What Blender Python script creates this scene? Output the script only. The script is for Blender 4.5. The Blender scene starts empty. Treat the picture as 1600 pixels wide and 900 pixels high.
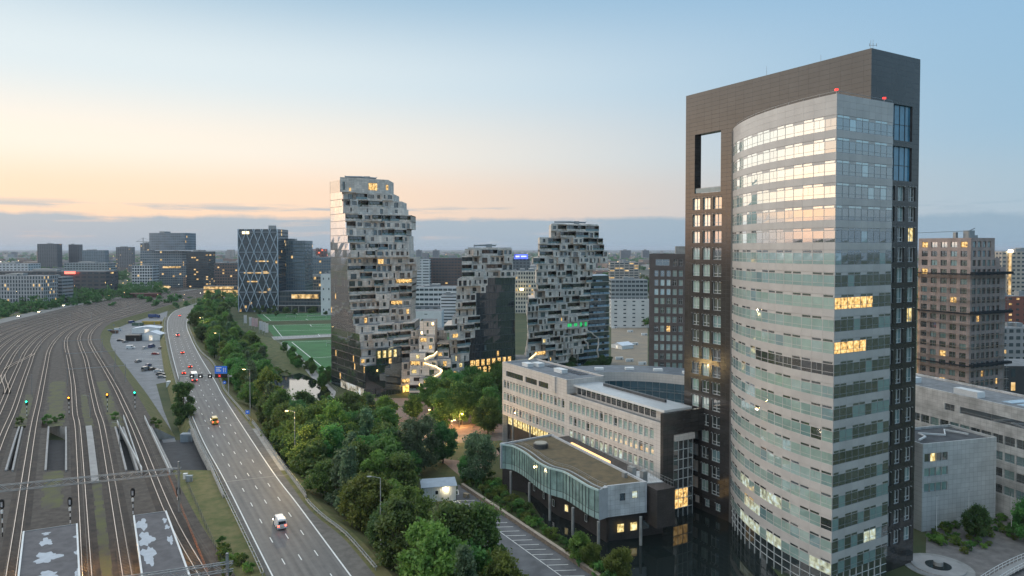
import bpy, math, random
import numpy as np
from mathutils import Matrix, Vector
random.seed(7)
np.random.seed(7)
R = math.radians
SC = bpy.context.scene
COL = SC.collection

# ------------------------------------------------------------------ camera
FPX, CAMZ, PITCH, HORIZ = 1110.0, 66.0, R(1.5), 388.0
SHIFT = FPX * math.tan(PITCH) - (450 - HORIZ)
cd = bpy.data.cameras.new('camera')
cam = bpy.data.objects.new('camera', cd)
COL.objects.link(cam)
cam.location = (0, 0, CAMZ)
cam.rotation_euler = (math.pi / 2 - PITCH, 0, 0)
cd.sensor_width = 36
cd.lens = FPX / 1600 * 36
cd.shift_y = SHIFT / 1600
cd.clip_start = 0.5
cd.clip_end = 80000
SC.camera = cam

# ------------------------------------------------------------------ world, sunrise fill, exposure
SUN_AZ = -72          # degrees from the view direction, negative = left
SUN_EL = 2.0
SC.view_settings.view_transform = 'Standard'
SC.view_settings.look = 'None'
SC.view_settings.gamma = 1.0
SC.view_settings.use_curve_mapping = False
SC.view_settings.exposure = 0.45
SC.render.engine = 'CYCLES'
SC.cycles.use_denoising = True
SC.cycles.max_bounces = 8
SC.cycles.diffuse_bounces = 5
SC.cycles.glossy_bounces = 3
SC.cycles.transmission_bounces = 3
SC.cycles.volume_bounces = 0
SC.cycles.transparent_max_bounces = 8
SC.cycles.sample_clamp_indirect = 4.0
W = bpy.data.worlds.new('World')
SC.world = W
W.use_nodes = True
nt = W.node_tree
nt.nodes.clear()
def wn(t, **k):
    n = nt.nodes.new(t)
    for a, b in k.items():
        setattr(n, a, b)
    return n
def wl(a, b):
    nt.links.new(a, b)
def wmath(op, a, b=None, clamp=False):
    n = wn('ShaderNodeMath', operation=op, use_clamp=clamp)
    for i, q in enumerate((a, b)):
        if q is None:
            continue
        if isinstance(q, (int, float)):
            n.inputs[i].default_value = q
        else:
            wl(q, n.inputs[i])
    return n.outputs[0]
sky = wn('ShaderNodeTexSky', sky_type='NISHITA', sun_disc=False)
sky.sun_elevation = R(SUN_EL)
sky.sun_rotation = R(SUN_AZ)
sky.altitude = 60
sky.air_density = 1.0
sky.dust_density = 1.6
sky.ozone_density = 1.3
tc = wn('ShaderNodeTexCoord')
sep = wn('ShaderNodeSeparateXYZ')
wl(tc.outputs['Generated'], sep.inputs[0])
elev = wmath('MULTIPLY', wmath('ARCSINE', sep.outputs[2]), 57.2958)
# stratus banks low over the whole horizon: streaky noise in direction space
mp = wn('ShaderNodeMapping')
mp.inputs['Scale'].default_value = (3.2, 3.2, 38)
wl(tc.outputs['Generated'], mp.inputs[0])
nz = wn('ShaderNodeTexNoise')
nz.inputs['Scale'].default_value = 2.2
nz.inputs['Detail'].default_value = 7
nz.inputs['Roughness'].default_value = 0.58
wl(mp.outputs[0], nz.inputs['Vector'])
mp2 = wn('ShaderNodeMapping')
mp2.inputs['Scale'].default_value = (9, 9, 3)
wl(tc.outputs['Generated'], mp2.inputs[0])
nz2 = wn('ShaderNodeTexNoise')
nz2.inputs['Scale'].default_value = 2.6
nz2.inputs['Detail'].default_value = 6
nz2.inputs['Roughness'].default_value = 0.6
wl(mp2.outputs[0], nz2.inputs['Vector'])
top = wmath('ADD', 2.05, wmath('MULTIPLY', wmath('ADD', wmath('SUBTRACT', nz2.outputs[0], 0.3), wmath('MULTIPLY', nz.outputs[0], 0.9)), 0.8))
edge = wmath('MULTIPLY', wmath('SUBTRACT', top, elev), 2.6, True)        # 1 under the ragged cloud top
streak = wmath('MULTIPLY', wmath('SUBTRACT', nz.outputs[0], 0.10), 2.9, True)
bank = wmath('MULTIPLY', edge, streak)
# thin detached streak above the bank
fz = wmath('SUBTRACT', 1.0, wmath('MULTIPLY', wmath('ABSOLUTE', wmath('SUBTRACT', elev, 3.0)), 2.2), True)
thin = wmath('MULTIPLY', fz, wmath('MULTIPLY', wmath('SUBTRACT', nz.outputs[0], 0.52), 9.0, True))
mask = wmath('MULTIPLY', wmath('MAXIMUM', bank, wmath('MULTIPLY', thin, 0.8)), 0.92, True)
# twilight arch: warm towards the sunrise, blue away from it; the same function all round the sky
hd = wn('ShaderNodeVectorMath', operation='DOT_PRODUCT')
nh = wn('ShaderNodeVectorMath', operation='NORMALIZE')
cmb = wn('ShaderNodeCombineXYZ')
wl(sep.outputs[0], cmb.inputs[0]); wl(sep.outputs[1], cmb.inputs[1])
wl(cmb.outputs[0], nh.inputs[0]); wl(nh.outputs[0], hd.inputs[0])
hd.inputs[1].default_value = (math.sin(R(SUN_AZ)), math.cos(R(SUN_AZ)), 0)
mr = wn('ShaderNodeMapRange', interpolation_type='SMOOTHSTEP')
mr.inputs[1].default_value = -0.45; mr.inputs[2].default_value = 0.75
wl(hd.outputs['Value'], mr.inputs[0])
e90 = wmath('DIVIDE', elev, 90.0, True)
def column(stops):
    r = wn('ShaderNodeValToRGB')
    r.color_ramp.interpolation = 'EASE'
    el = r.color_ramp.elements
    while len(el) < len(stops):
        el.new(0.5)
    for q, (e, c) in zip(el, stops):
        q.position = e / 90; q.color = (*c, 1)
    wl(e90, r.inputs[0])
    return r.outputs[0]
warm = column([(0, (0.78, 0.53, 0.40)), (4, (0.84, 0.62, 0.47)), (7.5, (0.80, 0.72, 0.63)), (13, (0.60, 0.67, 0.70)), (21, (0.28, 0.43, 0.56)), (90, (0.25, 0.40, 0.55))])
cool = column([(0, (0.34, 0.44, 0.53)), (4, (0.29, 0.42, 0.53)), (9, (0.24, 0.40, 0.55)), (20, (0.22, 0.39, 0.57)), (90, (0.24, 0.40, 0.58))])
arch = wn('ShaderNodeMix', data_type='RGBA')
wl(mr.outputs[0], arch.inputs[0]); wl(cool, arch.inputs[6]); wl(warm, arch.inputs[7])
mix = wn('ShaderNodeMix', data_type='RGBA')
wl(mask, mix.inputs[0])
wl(arch.outputs[2], mix.inputs[6])
cl = wn('ShaderNodeMix', data_type='RGBA')
wl(mr.outputs[0], cl.inputs[0])
cl.inputs[6].default_value = (0.23, 0.345, 0.45, 1); cl.inputs[7].default_value = (0.29, 0.39, 0.48, 1)
wl(cl.outputs[2], mix.inputs[7])
bga = wn('ShaderNodeBackground')
bga.inputs['Strength'].default_value = 0.88
wl(mix.outputs[2], bga.inputs['Color'])
bg = wn('ShaderNodeBackground')
bg.inputs['Strength'].default_value = 0.03
wl(sky.outputs[0], bg.inputs['Color'])
ad = wn('ShaderNodeAddShader')
# broad glow where the sun is about to rise
sdot = wn('ShaderNodeVectorMath', operation='DOT_PRODUCT')
wl(tc.outputs['Generated'], sdot.inputs[0])
sdot.inputs[1].default_value = (math.sin(R(SUN_AZ)), math.cos(R(SUN_AZ)), 0.03)
gmr = wn('ShaderNodeMapRange', interpolation_type='SMOOTHERSTEP')
gmr.inputs[1].default_value = 0.84; gmr.inputs[2].default_value = 1.0
wl(sdot.outputs['Value'], gmr.inputs[0])
glow = wn('ShaderNodeBackground')
glow.inputs['Color'].default_value = (1.0, 0.60, 0.30, 1)
wl(wmath('MULTIPLY', gmr.outputs[0], 0.22), glow.inputs['Strength'])
ad0 = wn('ShaderNodeAddShader')
wl(bga.outputs[0], ad0.inputs[0]); wl(glow.outputs[0], ad0.inputs[1])
wl(ad0.outputs[0], ad.inputs[0]); wl(bg.outputs[0], ad.inputs[1])
wo = wn('ShaderNodeOutputWorld')
wl(ad.outputs[0], wo.inputs[0])

sd = bpy.data.lights.new('sunrise_fill', 'SUN')
sd.energy = 1.9  # wide raised lamp added as soft fill from the sunrise side
sd.angle = R(150)
sd.color = (1.0, 0.90, 0.78)
sunrise_fill = bpy.data.objects.new('sunrise_fill', sd)
COL.objects.link(sunrise_fill)
_el, _az = R(SUN_EL + 24), R(SUN_AZ)
_sd = Vector((math.sin(_az) * math.cos(_el), math.cos(_az) * math.cos(_el), math.sin(_el)))
sunrise_fill.rotation_euler = _sd.to_track_quat('Z', 'Y').to_euler()

# ------------------------------------------------------------------ pixel -> place
def ray(px, py):
    a, b = (px - 800) / FPX, -(py - 450 - SHIFT) / FPX
    c, s = math.cos(PITCH), math.sin(PITCH)
    return a, c + b * s, -s + b * c
def PZ(px, py, z=0.0):
    a, b, c = ray(px, py)
    t = (z - CAMZ) / c
    return (a * t, b * t, z)
def PY(px, py, Y):
    a, b, c = ray(px, py)
    t = Y / b
    return (a * t, Y, CAMZ + c * t)

# ------------------------------------------------------------------ materials
MATS = {}
def ramp2(N, L, fac, c0, c1, p0=0.35, p1=0.65):
    r = N.new('ShaderNodeValToRGB')
    r.color_ramp.elements[0].position = p0
    r.color_ramp.elements[1].position = p1
    r.color_ramp.elements[0].color = (*c0, 1)
    r.color_ramp.elements[1].color = (*c1, 1)
    L.new(fac, r.inputs[0])
    return r.outputs[0]
def mat(name, col, rough=0.7, metal=0.0, var=0.15, scale=0.6, ior=1.45, bump=0.0, bscale=8.0, emit=None, estr=0.0, col2=None, rvar=0.0, detail=6, rand=0.0, coat=0.0):
    if name in MATS:
        return MATS[name]
    m = bpy.data.materials.new(name)
    m.use_nodes = True
    N, L = m.node_tree.nodes, m.node_tree.links
    b = N['Principled BSDF']
    b.inputs['Roughness'].default_value = rough
    b.inputs['Metallic'].default_value = metal
    b.inputs['IOR'].default_value = ior
    b.inputs['Coat Weight'].default_value = coat
    c2 = col2 or tuple(min(1, c * (1 + var)) for c in col)
    c1 = col if col2 else tuple(c * (1 - var) for c in col)
    t = N.new('ShaderNodeTexCoord')
    if var > 0 or col2:
        n = N.new('ShaderNodeTexNoise')
        n.inputs['Scale'].default_value = scale
        n.inputs['Detail'].default_value = detail
        n.inputs['Roughness'].default_value = 0.6
        g = N.new('ShaderNodeNewGeometry')
        L.new(g.outputs['Position'], n.inputs['Vector'])
        co = ramp2(N, L, n.outputs[0], c1, c2)
        if rvar:
            q = N.new('ShaderNodeMath'); q.operation = 'MULTIPLY_ADD'
            q.inputs[1].default_value = rvar; q.inputs[2].default_value = rough - rvar * 0.5
            L.new(n.outputs[0], q.inputs[0]); L.new(q.outputs[0], b.inputs['Roughness'])
        if rand:
            oi = N.new('ShaderNodeObjectInfo')
            h = N.new('ShaderNodeHueSaturation')
            ma = N.new('ShaderNodeMath'); ma.operation = 'MULTIPLY_ADD'
            ma.inputs[1].default_value = 2 * rand; ma.inputs[2].default_value = 1 - rand
            L.new(oi.outputs['Random'], ma.inputs[0]); L.new(ma.outputs[0], h.inputs['Value'])
            L.new(co, h.inputs['Color']); co = h.outputs[0]
        L.new(co, b.inputs['Base Color'])
    else:
        b.inputs['Base Color'].default_value = (*col, 1)
    if bump:
        n2 = N.new('ShaderNodeTexNoise')
        n2.inputs['Scale'].default_value = bscale
        n2.inputs['Detail'].default_value = 4
        g2 = N.new('ShaderNodeNewGeometry')
        L.new(g2.outputs['Position'], n2.inputs['Vector'])
        bp = N.new('ShaderNodeBump')
        bp.inputs['Strength'].default_value = bump
        bp.inputs['Distance'].default_value = 0.05
        L.new(n2.outputs[0], bp.inputs['Height'])
        L.new(bp.outputs[0], b.inputs['Normal'])
    if emit:
        b.inputs['Emission Color'].default_value = (*emit, 1)
        b.inputs['Emission Strength'].default_value = estr
    MATS[name] = m
    return m
def lit_mat(name, col, strength, scale=0.8, lo=0.15):
    """a lit room behind glass: warm emission broken up by the room's contents"""
    if name in MATS:
        return MATS[name]
    m = bpy.data.materials.new(name); m.use_nodes = True
    N, L = m.node_tree.nodes, m.node_tree.links
    b = N['Principled BSDF']
    b.inputs['Base Color'].default_value = (0.05, 0.05, 0.05, 1)
    b.inputs['Roughness'].default_value = 0.12
    n = N.new('ShaderNodeTexNoise'); n.inputs['Scale'].default_value = scale; n.inputs['Detail'].default_value = 3
    g = N.new('ShaderNodeNewGeometry'); L.new(g.outputs['Position'], n.inputs['Vector'])
    r_ = N.new('ShaderNodeValToRGB'); e = r_.color_ramp.elements
    e[0].position = 0.32; e[0].color = (*[c * lo * 0.6 for c in col], 1)
    e[1].position = 0.50; e[1].color = (*[c * 0.75 for c in col], 1)
    q_ = e.new(0.66); q_.color = (min(1, col[0]), min(1, col[1] * 1.18), min(1, col[2] * 1.8), 1)
    L.new(n.outputs[0], r_.inputs[0]); r = r_.outputs[0]
    n.inputs['Detail'].default_value = 5
    L.new(r, b.inputs['Emission Color'])
    b.inputs['Emission Strength'].default_value = strength
    MATS[name] = m
    return m

# ------------------------------------------------------------------ mesh building
class Fr:
    """plan frame: origin, unit axis a; b is a turned so that (a,b) is right- or left-handed by flag"""
    def __init__(s, o, a, b):
        s.o, s.a, s.b = o, a, b
        s.left = a[0] * b[1] - a[1] * b[0] < 0
    def p(s, x, y, z):
        return (s.o[0] + s.a[0] * x + s.b[0] * y, s.o[1] + s.a[1] * x + s.b[1] * y, z)
    def ang(s):
        return math.atan2(s.a[1], s.a[0])
WORLD = Fr((0, 0), (1, 0), (0, 1))
class MB:
    def __init__(s):
        s.v, s.f, s.m = [], [], []
    def quad(s, *p, m=0):
        i = len(s.v); s.v += p; s.f.append(tuple(range(i, i + len(p)))); s.m.append(m)
    def flat(s, pts, z, m=0):
        """level sheet facing up"""
        if sum(a[0] * c[1] - c[0] * a[1] for a, c in zip(pts, list(pts[1:]) + [pts[0]])) < 0:
            pts = list(pts)[::-1]
        s.quad(*[(p[0], p[1], z) for p in pts], m=m)
    def box(s, x0, x1, y0, y1, z0, z1, m=0, F=WORLD, mt=None, mb=None):
        i = len(s.v)
        s.v += [F.p(x0, y0, z0), F.p(x1, y0, z0), F.p(x1, y1, z0), F.p(x0, y1, z0), F.p(x0, y0, z1), F.p(x1, y0, z1), F.p(x1, y1, z1), F.p(x0, y1, z1)]
        q = [(i, i + 3, i + 2, i + 1), (i + 4, i + 5, i + 6, i + 7), (i, i + 1, i + 5, i + 4), (i + 1, i + 2, i + 6, i + 5), (i + 2, i + 3, i + 7, i + 6), (i + 3, i, i + 4, i + 7)]
        s.f += [t[::-1] for t in q] if F.left else q
        s.m += [m if mb is None else mb, m if mt is None else mt, m, m, m, m]
    def prism(s, poly, z0, z1, m=0, mt=None):
        if sum(a[0] * c[1] - c[0] * a[1] for a, c in zip(poly, list(poly[1:]) + [poly[0]])) < 0:
            poly = list(poly)[::-1]
        n = len(poly); i = len(s.v)
        s.v += [(p[0], p[1], z0) for p in poly] + [(p[0], p[1], z1) for p in poly]
        s.f.append(tuple(i + n - 1 - k for k in range(n))); s.m.append(m)
        s.f.append(tuple(i + n + k for k in range(n))); s.m.append(m if mt is None else mt)
        for k in range(n):
            q = (k + 1) % n
            s.f.append((i + k, i + q, i + n + q, i + n + k)); s.m.append(m)
    def tube(s, pts, r, n=6, m=0, cap=True):
        pts = [Vector(p) for p in pts]
        i0 = len(s.v)
        rr = r if isinstance(r, (list, tuple)) else [r] * len(pts)
        for k, p in enumerate(pts):
            d = (pts[min(k + 1, len(pts) - 1)] - pts[max(k - 1, 0)]).normalized()
            ref = Vector((0, 0, 1)) if abs(d.z) < 0.9 else Vector((1, 0, 0))
            a = d.cross(ref).normalized(); b = d.cross(a)
            for j in range(n):
                t = 2 * math.pi * (j + 0.5) / n
                q = p + (a * math.cos(t) + b * math.sin(t)) * rr[k]
                s.v.append((q.x, q.y, q.z))
        for k in range(len(pts) - 1):
            for j in range(n):
                q = (j + 1) % n
                s.f.append((i0 + k * n + j, i0 + k * n + q, i0 + (k + 1) * n + q, i0 + (k + 1) * n + j)); s.m.append(m)
        if cap:
            s.f.append(tuple(i0 + n - 1 - j for j in range(n))); s.m.append(m)
            e = i0 + (len(pts) - 1) * n
            s.f.append(tuple(e + j for j in range(n))); s.m.append(m)
    def strip(s, pts, w, z=0.0, m=0, thick=0.0):
        """flat band of width w along plan points"""
        L, Rr = offset(pts, -w / 2), offset(pts, w / 2)
        zz = [p[2] if len(p) > 2 else 0 for p in pts]
        for k in range(len(pts) - 1):
            s.quad((*Rr[k][:2], zz[k] + z), (*Rr[k + 1][:2], zz[k + 1] + z), (*L[k + 1][:2], zz[k + 1] + z), (*L[k][:2], zz[k] + z), m=m)
    def mesh(s, name, mats, off=(0, 0, 0)):
        me = bpy.data.meshes.new(name)
        v = s.v if off == (0, 0, 0) else [(p[0] - off[0], p[1] - off[1], p[2] - off[2]) for p in s.v]
        me.from_pydata(v, [], s.f)
        for q in mats:
            me.materials.append(q)
        if len(mats) > 1:
            me.polygons.foreach_set('material_index', s.m)
        me.update()
        return me
    def build(s, name, mats, parent=None, **k):
        mats = mats if isinstance(mats, (list, tuple)) else [mats]
        if not s.f:
            return None
        off = tuple(parent['_loc']) if parent is not None and '_loc' in parent else (0, 0, 0)
        o = bpy.data.objects.new(name, s.mesh(name, mats, off))
        COL.objects.link(o)
        if parent is not None:
            o.parent = parent
            if '_loc' in parent:
                pass
        for a, b in k.items():
            o[a] = b
        return o
def offset(pts, d):
    """shift a plan polyline sideways by d (positive = right of travel)"""
    out = []
    n = len(pts)
    for k in range(n):
        a, b = pts[max(k - 1, 0)], pts[min(k + 1, n - 1)]
        dx, dy = b[0] - a[0], b[1] - a[1]
        l = math.hypot(dx, dy) or 1
        out.append((pts[k][0] + dy / l * d, pts[k][1] - dx / l * d, pts[k][2] if len(pts[k]) > 2 else 0))
    return out
def spline(pts, step):
    """Catmull-Rom through plan points, resampled about every step metres"""
    P = [Vector((p[0], p[1], p[2] if len(p) > 2 else 0)) for p in pts]
    out = []
    for i in range(len(P) - 1):
        p0, p1, p2, p3 = P[max(i - 1, 0)], P[i], P[i + 1], P[min(i + 2, len(P) - 1)]
        n = max(2, int((p2 - p1).length / step))
        for k in range(n):
            t = k / n
            q = 0.5 * ((2 * p1) + (p2 - p0) * t + (2 * p0 - 5 * p1 + 4 * p2 - p3) * t * t + (3 * p1 - p0 - 3 * p2 + p3) * t ** 3)
            out.append((q.x, q.y, q.z))
    out.append(tuple(P[-1]))
    return out
def walk(pts, step, start=0.0):
    """points and headings every step metres along a polyline"""
    out, need = [], start
    for i in range(len(pts) - 1):
        a, b = Vector(pts[i]), Vector(pts[i + 1])
        L = (b - a).length
        if L < 1e-6:
            continue
        while need <= L:
            q = a + (b - a) * (need / L)
            out.append((q.x, q.y, q.z, math.atan2(b.y - a.y, b.x - a.x)))
            need += step
        need -= L
    return out
def thing(name, label, cat, loc=(0, 0, 0), group=None, rot=0.0):
    o = bpy.data.objects.new(name, None)
    COL.objects.link(o)
    o.empty_display_size = 0.5
    o.location = loc
    o.rotation_euler = (0, 0, rot)
    o['_loc'] = loc
    return tag(o, label, cat, group)
def lthing(name, label, cat, loc=(0, 0, 0), group=None, rot=0.0):
    """a thing whose parts are modelled in its own local axes"""
    o = thing(name, label, cat, loc, group, rot)
    del o['_loc']
    return o
def tag(o, label, cat, group=None):
    o['label'] = label; o['category'] = cat
    if group:
        o['group'] = group
    return o
def put(name, me, parent, loc, rz=0.0, scale=None):
    """a piece that shares mesh data, placed at a world point under a thing"""
    o = bpy.data.objects.new(name, me)
    COL.objects.link(o)
    off = tuple(parent['_loc']) if '_loc' in parent else (0, 0, 0)
    o.location = (loc[0] - off[0], loc[1] - off[1], loc[2] - off[2])
    o.rotation_euler = (0, 0, rz)
    if scale:
        o.scale = scale
    o.parent = parent
    return o
def dup(root, loc, rz=0.0, label=None, scale=None):
    r = root.copy(); COL.objects.link(r)
    r.location = loc; r.rotation_euler = (0, 0, rz)
    if scale:
        r.scale = (scale,) * 3 if isinstance(scale, (int, float)) else scale
    if label:
        r['label'] = label
    for ch in root.children:
        c = ch.copy(); COL.objects.link(c); c.parent = r
        for g in ch.children:
            d = g.copy(); COL.objects.link(d); d.parent = c
    return r
def struct(o):
    o['kind'] = 'structure'
    return o
def point_light(loc, power, col, size=0.3, parent=None):
    l = bpy.data.lights.new('lamp_light', 'POINT')
    l.energy = power; l.color = col; l.shadow_soft_size = size
    o = bpy.data.objects.new('lamp_light', l)
    COL.objects.link(o)
    if parent is not None:
        off = tuple(parent['_loc']) if '_loc' in parent else (0, 0, 0)
        o.parent = parent
        o.location = (loc[0] - off[0], loc[1] - off[1], loc[2] - off[2])
    else:
        o.location = loc
    return o
_MC = {}
def pieces(parent, name, items, cap=290):
    """items: (key, MB, mats, loc, rz); alike pieces share mesh data; beyond cap the farthest are joined into one stuff part"""
    items = sorted(items, key=lambda i: (i[3][0] ** 2 + i[3][1] ** 2 + (i[3][2] - CAMZ) ** 2))
    for key, mb, mats, loc, rz in items[:cap]:
        if key not in _MC:
            _MC[key] = mb.mesh(name, mats)
        put(name, _MC[key], parent, loc, rz)
    rest = items[cap:]
    if rest:
        J = MB(); ml = []
        for key, mb, mats, loc, rz in rest:
            idx = []
            for q in mats:
                if q not in ml:
                    ml.append(q)
                idx.append(ml.index(q))
            c, s = math.cos(rz), math.sin(rz)
            i0 = len(J.v)
            J.v += [(loc[0] + c * p[0] - s * p[1], loc[1] + s * p[0] + c * p[1], loc[2] + p[2]) for p in mb.v]
            J.f += [tuple(i0 + k for k in f) for f in mb.f]
            J.m += [idx[k] for k in mb.m]
        J.build(name, ml, parent, kind='stuff')

# shared materials
def coated(name, col, refl=0.5, rough=0.03, var=0.1, tint=(1, 1, 1), scale=0.5):
    """coated window glass: a mirror film over what is seen inside (blind or dark room)"""
    if name in MATS:
        return MATS[name]
    m = mat(name, col, 0.4, var=var, scale=scale)
    N, L = m.node_tree.nodes, m.node_tree.links
    g = N.new('ShaderNodeBsdfGlossy'); g.inputs['Roughness'].default_value = rough; g.inputs['Color'].default_value = (*tint, 1)
    lw = N.new('ShaderNodeFresnel'); lw.inputs['IOR'].default_value = 1.5
    q = N.new('ShaderNodeMath'); q.operation = 'MULTIPLY_ADD'; q.inputs[1].default_value = 1 - refl; q.inputs[2].default_value = refl; q.use_clamp = True
    L.new(lw.outputs[0], q.inputs[0])
    mx = N.new('ShaderNodeMixShader'); L.new(q.outputs[0], mx.inputs[0])
    L.new(N['Principled BSDF'].outputs[0], mx.inputs[1]); L.new(g.outputs[0], mx.inputs[2])
    L.new(mx.outputs[0], N['Material Output'].inputs['Surface'])
    return m
M_PALE = mat('pale_cladding', (0.50, 0.475, 0.455), 0.36, var=0.07, scale=0.25, ior=1.5, rand=0.04)
M_PALE2 = mat('pale_panel', (0.62, 0.59, 0.55), 0.5, var=0.08, scale=0.3)
M_FRAME = mat('window_frame_white', (0.52, 0.54, 0.54), 0.45, var=0.05)
M_FRAMED = mat('window_frame_dark', (0.05, 0.055, 0.06), 0.4, var=0.1)
M_BLIND = [coated('glass_blind_%d' % i, c, 0.36) for i, c in enumerate([(0.36, 0.52, 0.48), (0.30, 0.46, 0.45), (0.44, 0.60, 0.54), (0.22, 0.37, 0.39)])]
M_DARKG = [coated('glass_dark_%d' % i, c, 0.30, var=0.4, scale=0.7) for i, c in enumerate([(0.018, 0.026, 0.030), (0.03, 0.042, 0.045), (0.045, 0.06, 0.062)])]
M_LITW = lit_mat('lit_window_warm', (1.0, 0.58, 0.17), 1.1, 1.5)
M_LITY = lit_mat('lit_window_yellow', (1.0, 0.74, 0.27), 1.0, 1.3, 0.25)
M_LITP = lit_mat('lit_window_pale', (0.80, 0.85, 0.58), 0.60, 0.9, 0.4)
M_SLOT = mat('louvre_slot', (0.055, 0.06, 0.062), 0.6, var=0.1)
M_ROOFD = mat('roof_felt', (0.085, 0.09, 0.095), 0.8, var=0.3, scale=0.4)
M_ROOFL = mat('roof_gravel', (0.20, 0.205, 0.21), 0.85, var=0.25, scale=0.5)
M_METAL = mat('grey_metal', (0.30, 0.32, 0.33), 0.4, metal=0.5, var=0.1)
M_WHITE = mat('white_paint', (0.72, 0.73, 0.72), 0.5, var=0.06)
M_CONC = mat('concrete', (0.30, 0.295, 0.28), 0.85, var=0.18, scale=0.5, bump=0.2)
M_REDL = mat('red_lamp', (0.3, 0.02, 0.02), 0.4, var=0, emit=(1, 0.05, 0.04), estr=1.6)

def panelled(name, col, rough, pw, ph, ax, ay, joint=0.02, jcol=0.45, var=0.10, ior=1.5, bump=0.25, cvar=0.25, scale=0.3):
    """cladding whose joints run along z and along the two plan axes"""
    if name in MATS:
        return MATS[name]
    m = bpy.data.materials.new(name); m.use_nodes = True
    N, L = m.node_tree.nodes, m.node_tree.links
    b = N['Principled BSDF']
    b.inputs['Roughness'].default_value = rough; b.inputs['IOR'].default_value = ior
    g = N.new('ShaderNodeNewGeometry')
    sx = N.new('ShaderNodeVectorMath'); sx.operation = 'DOT_PRODUCT'
    sx.inputs[1].default_value = (ax[0] + ay[0], ax[1] + ay[1], 0)
    L.new(g.outputs['Position'], sx.inputs[0])
    sz = N.new('ShaderNodeSeparateXYZ'); L.new(g.outputs['Position'], sz.inputs[0])
    c = N.new('ShaderNodeCombineXYZ'); L.new(sx.outputs['Value'], c.inputs[0]); L.new(sz.outputs[2], c.inputs[1])
    br = N.new('ShaderNodeTexBrick')
    br.offset = 0.0; br.squash = 1.0
    br.inputs['Scale'].default_value = 1.0
    br.inputs['Brick Width'].default_value = pw; br.inputs['Row Height'].default_value = ph
    br.inputs['Mortar Size'].default_value = joint; br.inputs['Mortar Smooth'].default_value = 0.1
    br.inputs['Bias'].default_value = 0.0
    br.inputs['Color1'].default_value = (*[q * (1 - var) for q in col], 1)
    br.inputs['Color2'].default_value = (*[q * (1 + var) for q in col], 1)
    br.inputs['Mortar'].default_value = (*[q * jcol for q in col], 1)
    L.new(c.outputs[0], br.inputs['Vector'])
    n = N.new('ShaderNodeTexNoise'); n.inputs['Scale'].default_value = scale; n.inputs['Detail'].default_value = 8
    L.new(g.outputs['Position'], n.inputs['Vector'])
    mx = N.new('ShaderNodeMix'); mx.data_type = 'RGBA'; mx.blend_type = 'MULTIPLY'; mx.inputs[0].default_value = 1
    L.new(br.outputs['Color'], mx.inputs[6])
    L.new(ramp2(N, L, n.outputs[0], (1 - cvar,) * 3, (1 + cvar,) * 3), mx.inputs[7])
    L.new(mx.outputs[2], b.inputs['Base Color'])
    bp = N.new('ShaderNodeBump'); bp.invert = True
    bp.inputs['Strength'].default_value = bump; bp.inputs['Distance'].default_value = 0.03
    L.new(br.outputs['Fac'], bp.inputs['Height']); L.new(bp.outputs[0], b.inputs['Normal'])
    MATS[name] = m
    return m
# ================================================================== ground, embankments, roads, water
PLZ = 4.0                                   # level of rails and motorway
YU0, YU1 = 197.0, 243.0                     # the street that passes under them
M_GRASS = mat('grass', (0.060, 0.085, 0.028), 0.95, col2=(0.13, 0.125, 0.05), scale=0.25, bump=0.5, bscale=3.0)
M_GRASSW = mat('rough_grass', (0.085, 0.105, 0.032), 0.95, col2=(0.17, 0.15, 0.065), scale=0.35, bump=0.7, bscale=2.0)
M_EARTH = mat('ground_earth', (0.038, 0.060, 0.022), 0.95, col2=(0.085, 0.090, 0.038), scale=0.06, bump=0.3, bscale=1.0)
M_ASPH = mat('asphalt', (0.115, 0.115, 0.118), 0.75, var=0.14, scale=0.5, bump=0.15, bscale=20)
M_LOT = mat('lot_paving', (0.20, 0.205, 0.215), 0.8, var=0.18, scale=0.18)
M_BALL = mat('ballast', (0.062, 0.053, 0.046), 0.95, col2=(0.112, 0.096, 0.082), scale=0.5, bump=0.8, bscale=4)
M_BALLW = mat('ballast_weeds', (0.095, 0.085, 0.07), 0.95, col2=(0.12, 0.125, 0.05), scale=0.3, bump=0.6, bscale=4)
M_LINE = mat('road_paint', (0.75, 0.75, 0.72), 0.6, var=0.1, scale=2)
M_BRICKP = mat('brick_paving', (0.25, 0.165, 0.13), 0.85, col2=(0.33, 0.24, 0.19), scale=0.4)
M_WATER = mat('water', (0.012, 0.018, 0.018), 0.03, var=0.1, ior=1.33, bump=0.03, bscale=0.6)
M_PAVE = mat('pale_paving', (0.33, 0.32, 0.31), 0.8, var=0.12, scale=0.4)

def far_mat():
    m = mat('far_land', (0.045, 0.06, 0.035), 0.95, col2=(0.11, 0.105, 0.085), scale=0.012, detail=10)
    return m
def fan(name, polys, m, z):
    b = MB()
    for p in polys:
        b.quad(*[(q[0], q[1], z) for q in p])
    return b.build(name, m)
# one sheet to the horizon
b = MB()
b.quad((-26000, 1400, 0), (26000, 1400, 0), (26000, 30000, 0), (-26000, 30000, 0), m=1)
b.quad((-26000, 60, 0), (26000, 60, 0), (26000, 1400, 0), (-26000, 1400, 0), m=0)
b.quad((-26000, -400, 0), (26000, -400, 0), (26000, 60, 0), (-26000, 60, 0), m=0)
struct(b.build('ground', [M_EARTH, far_mat()]))

def px_line(pts, z, step=8.0):
    return spline([PZ(x, y, z) for x, y in pts], step)
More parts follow.
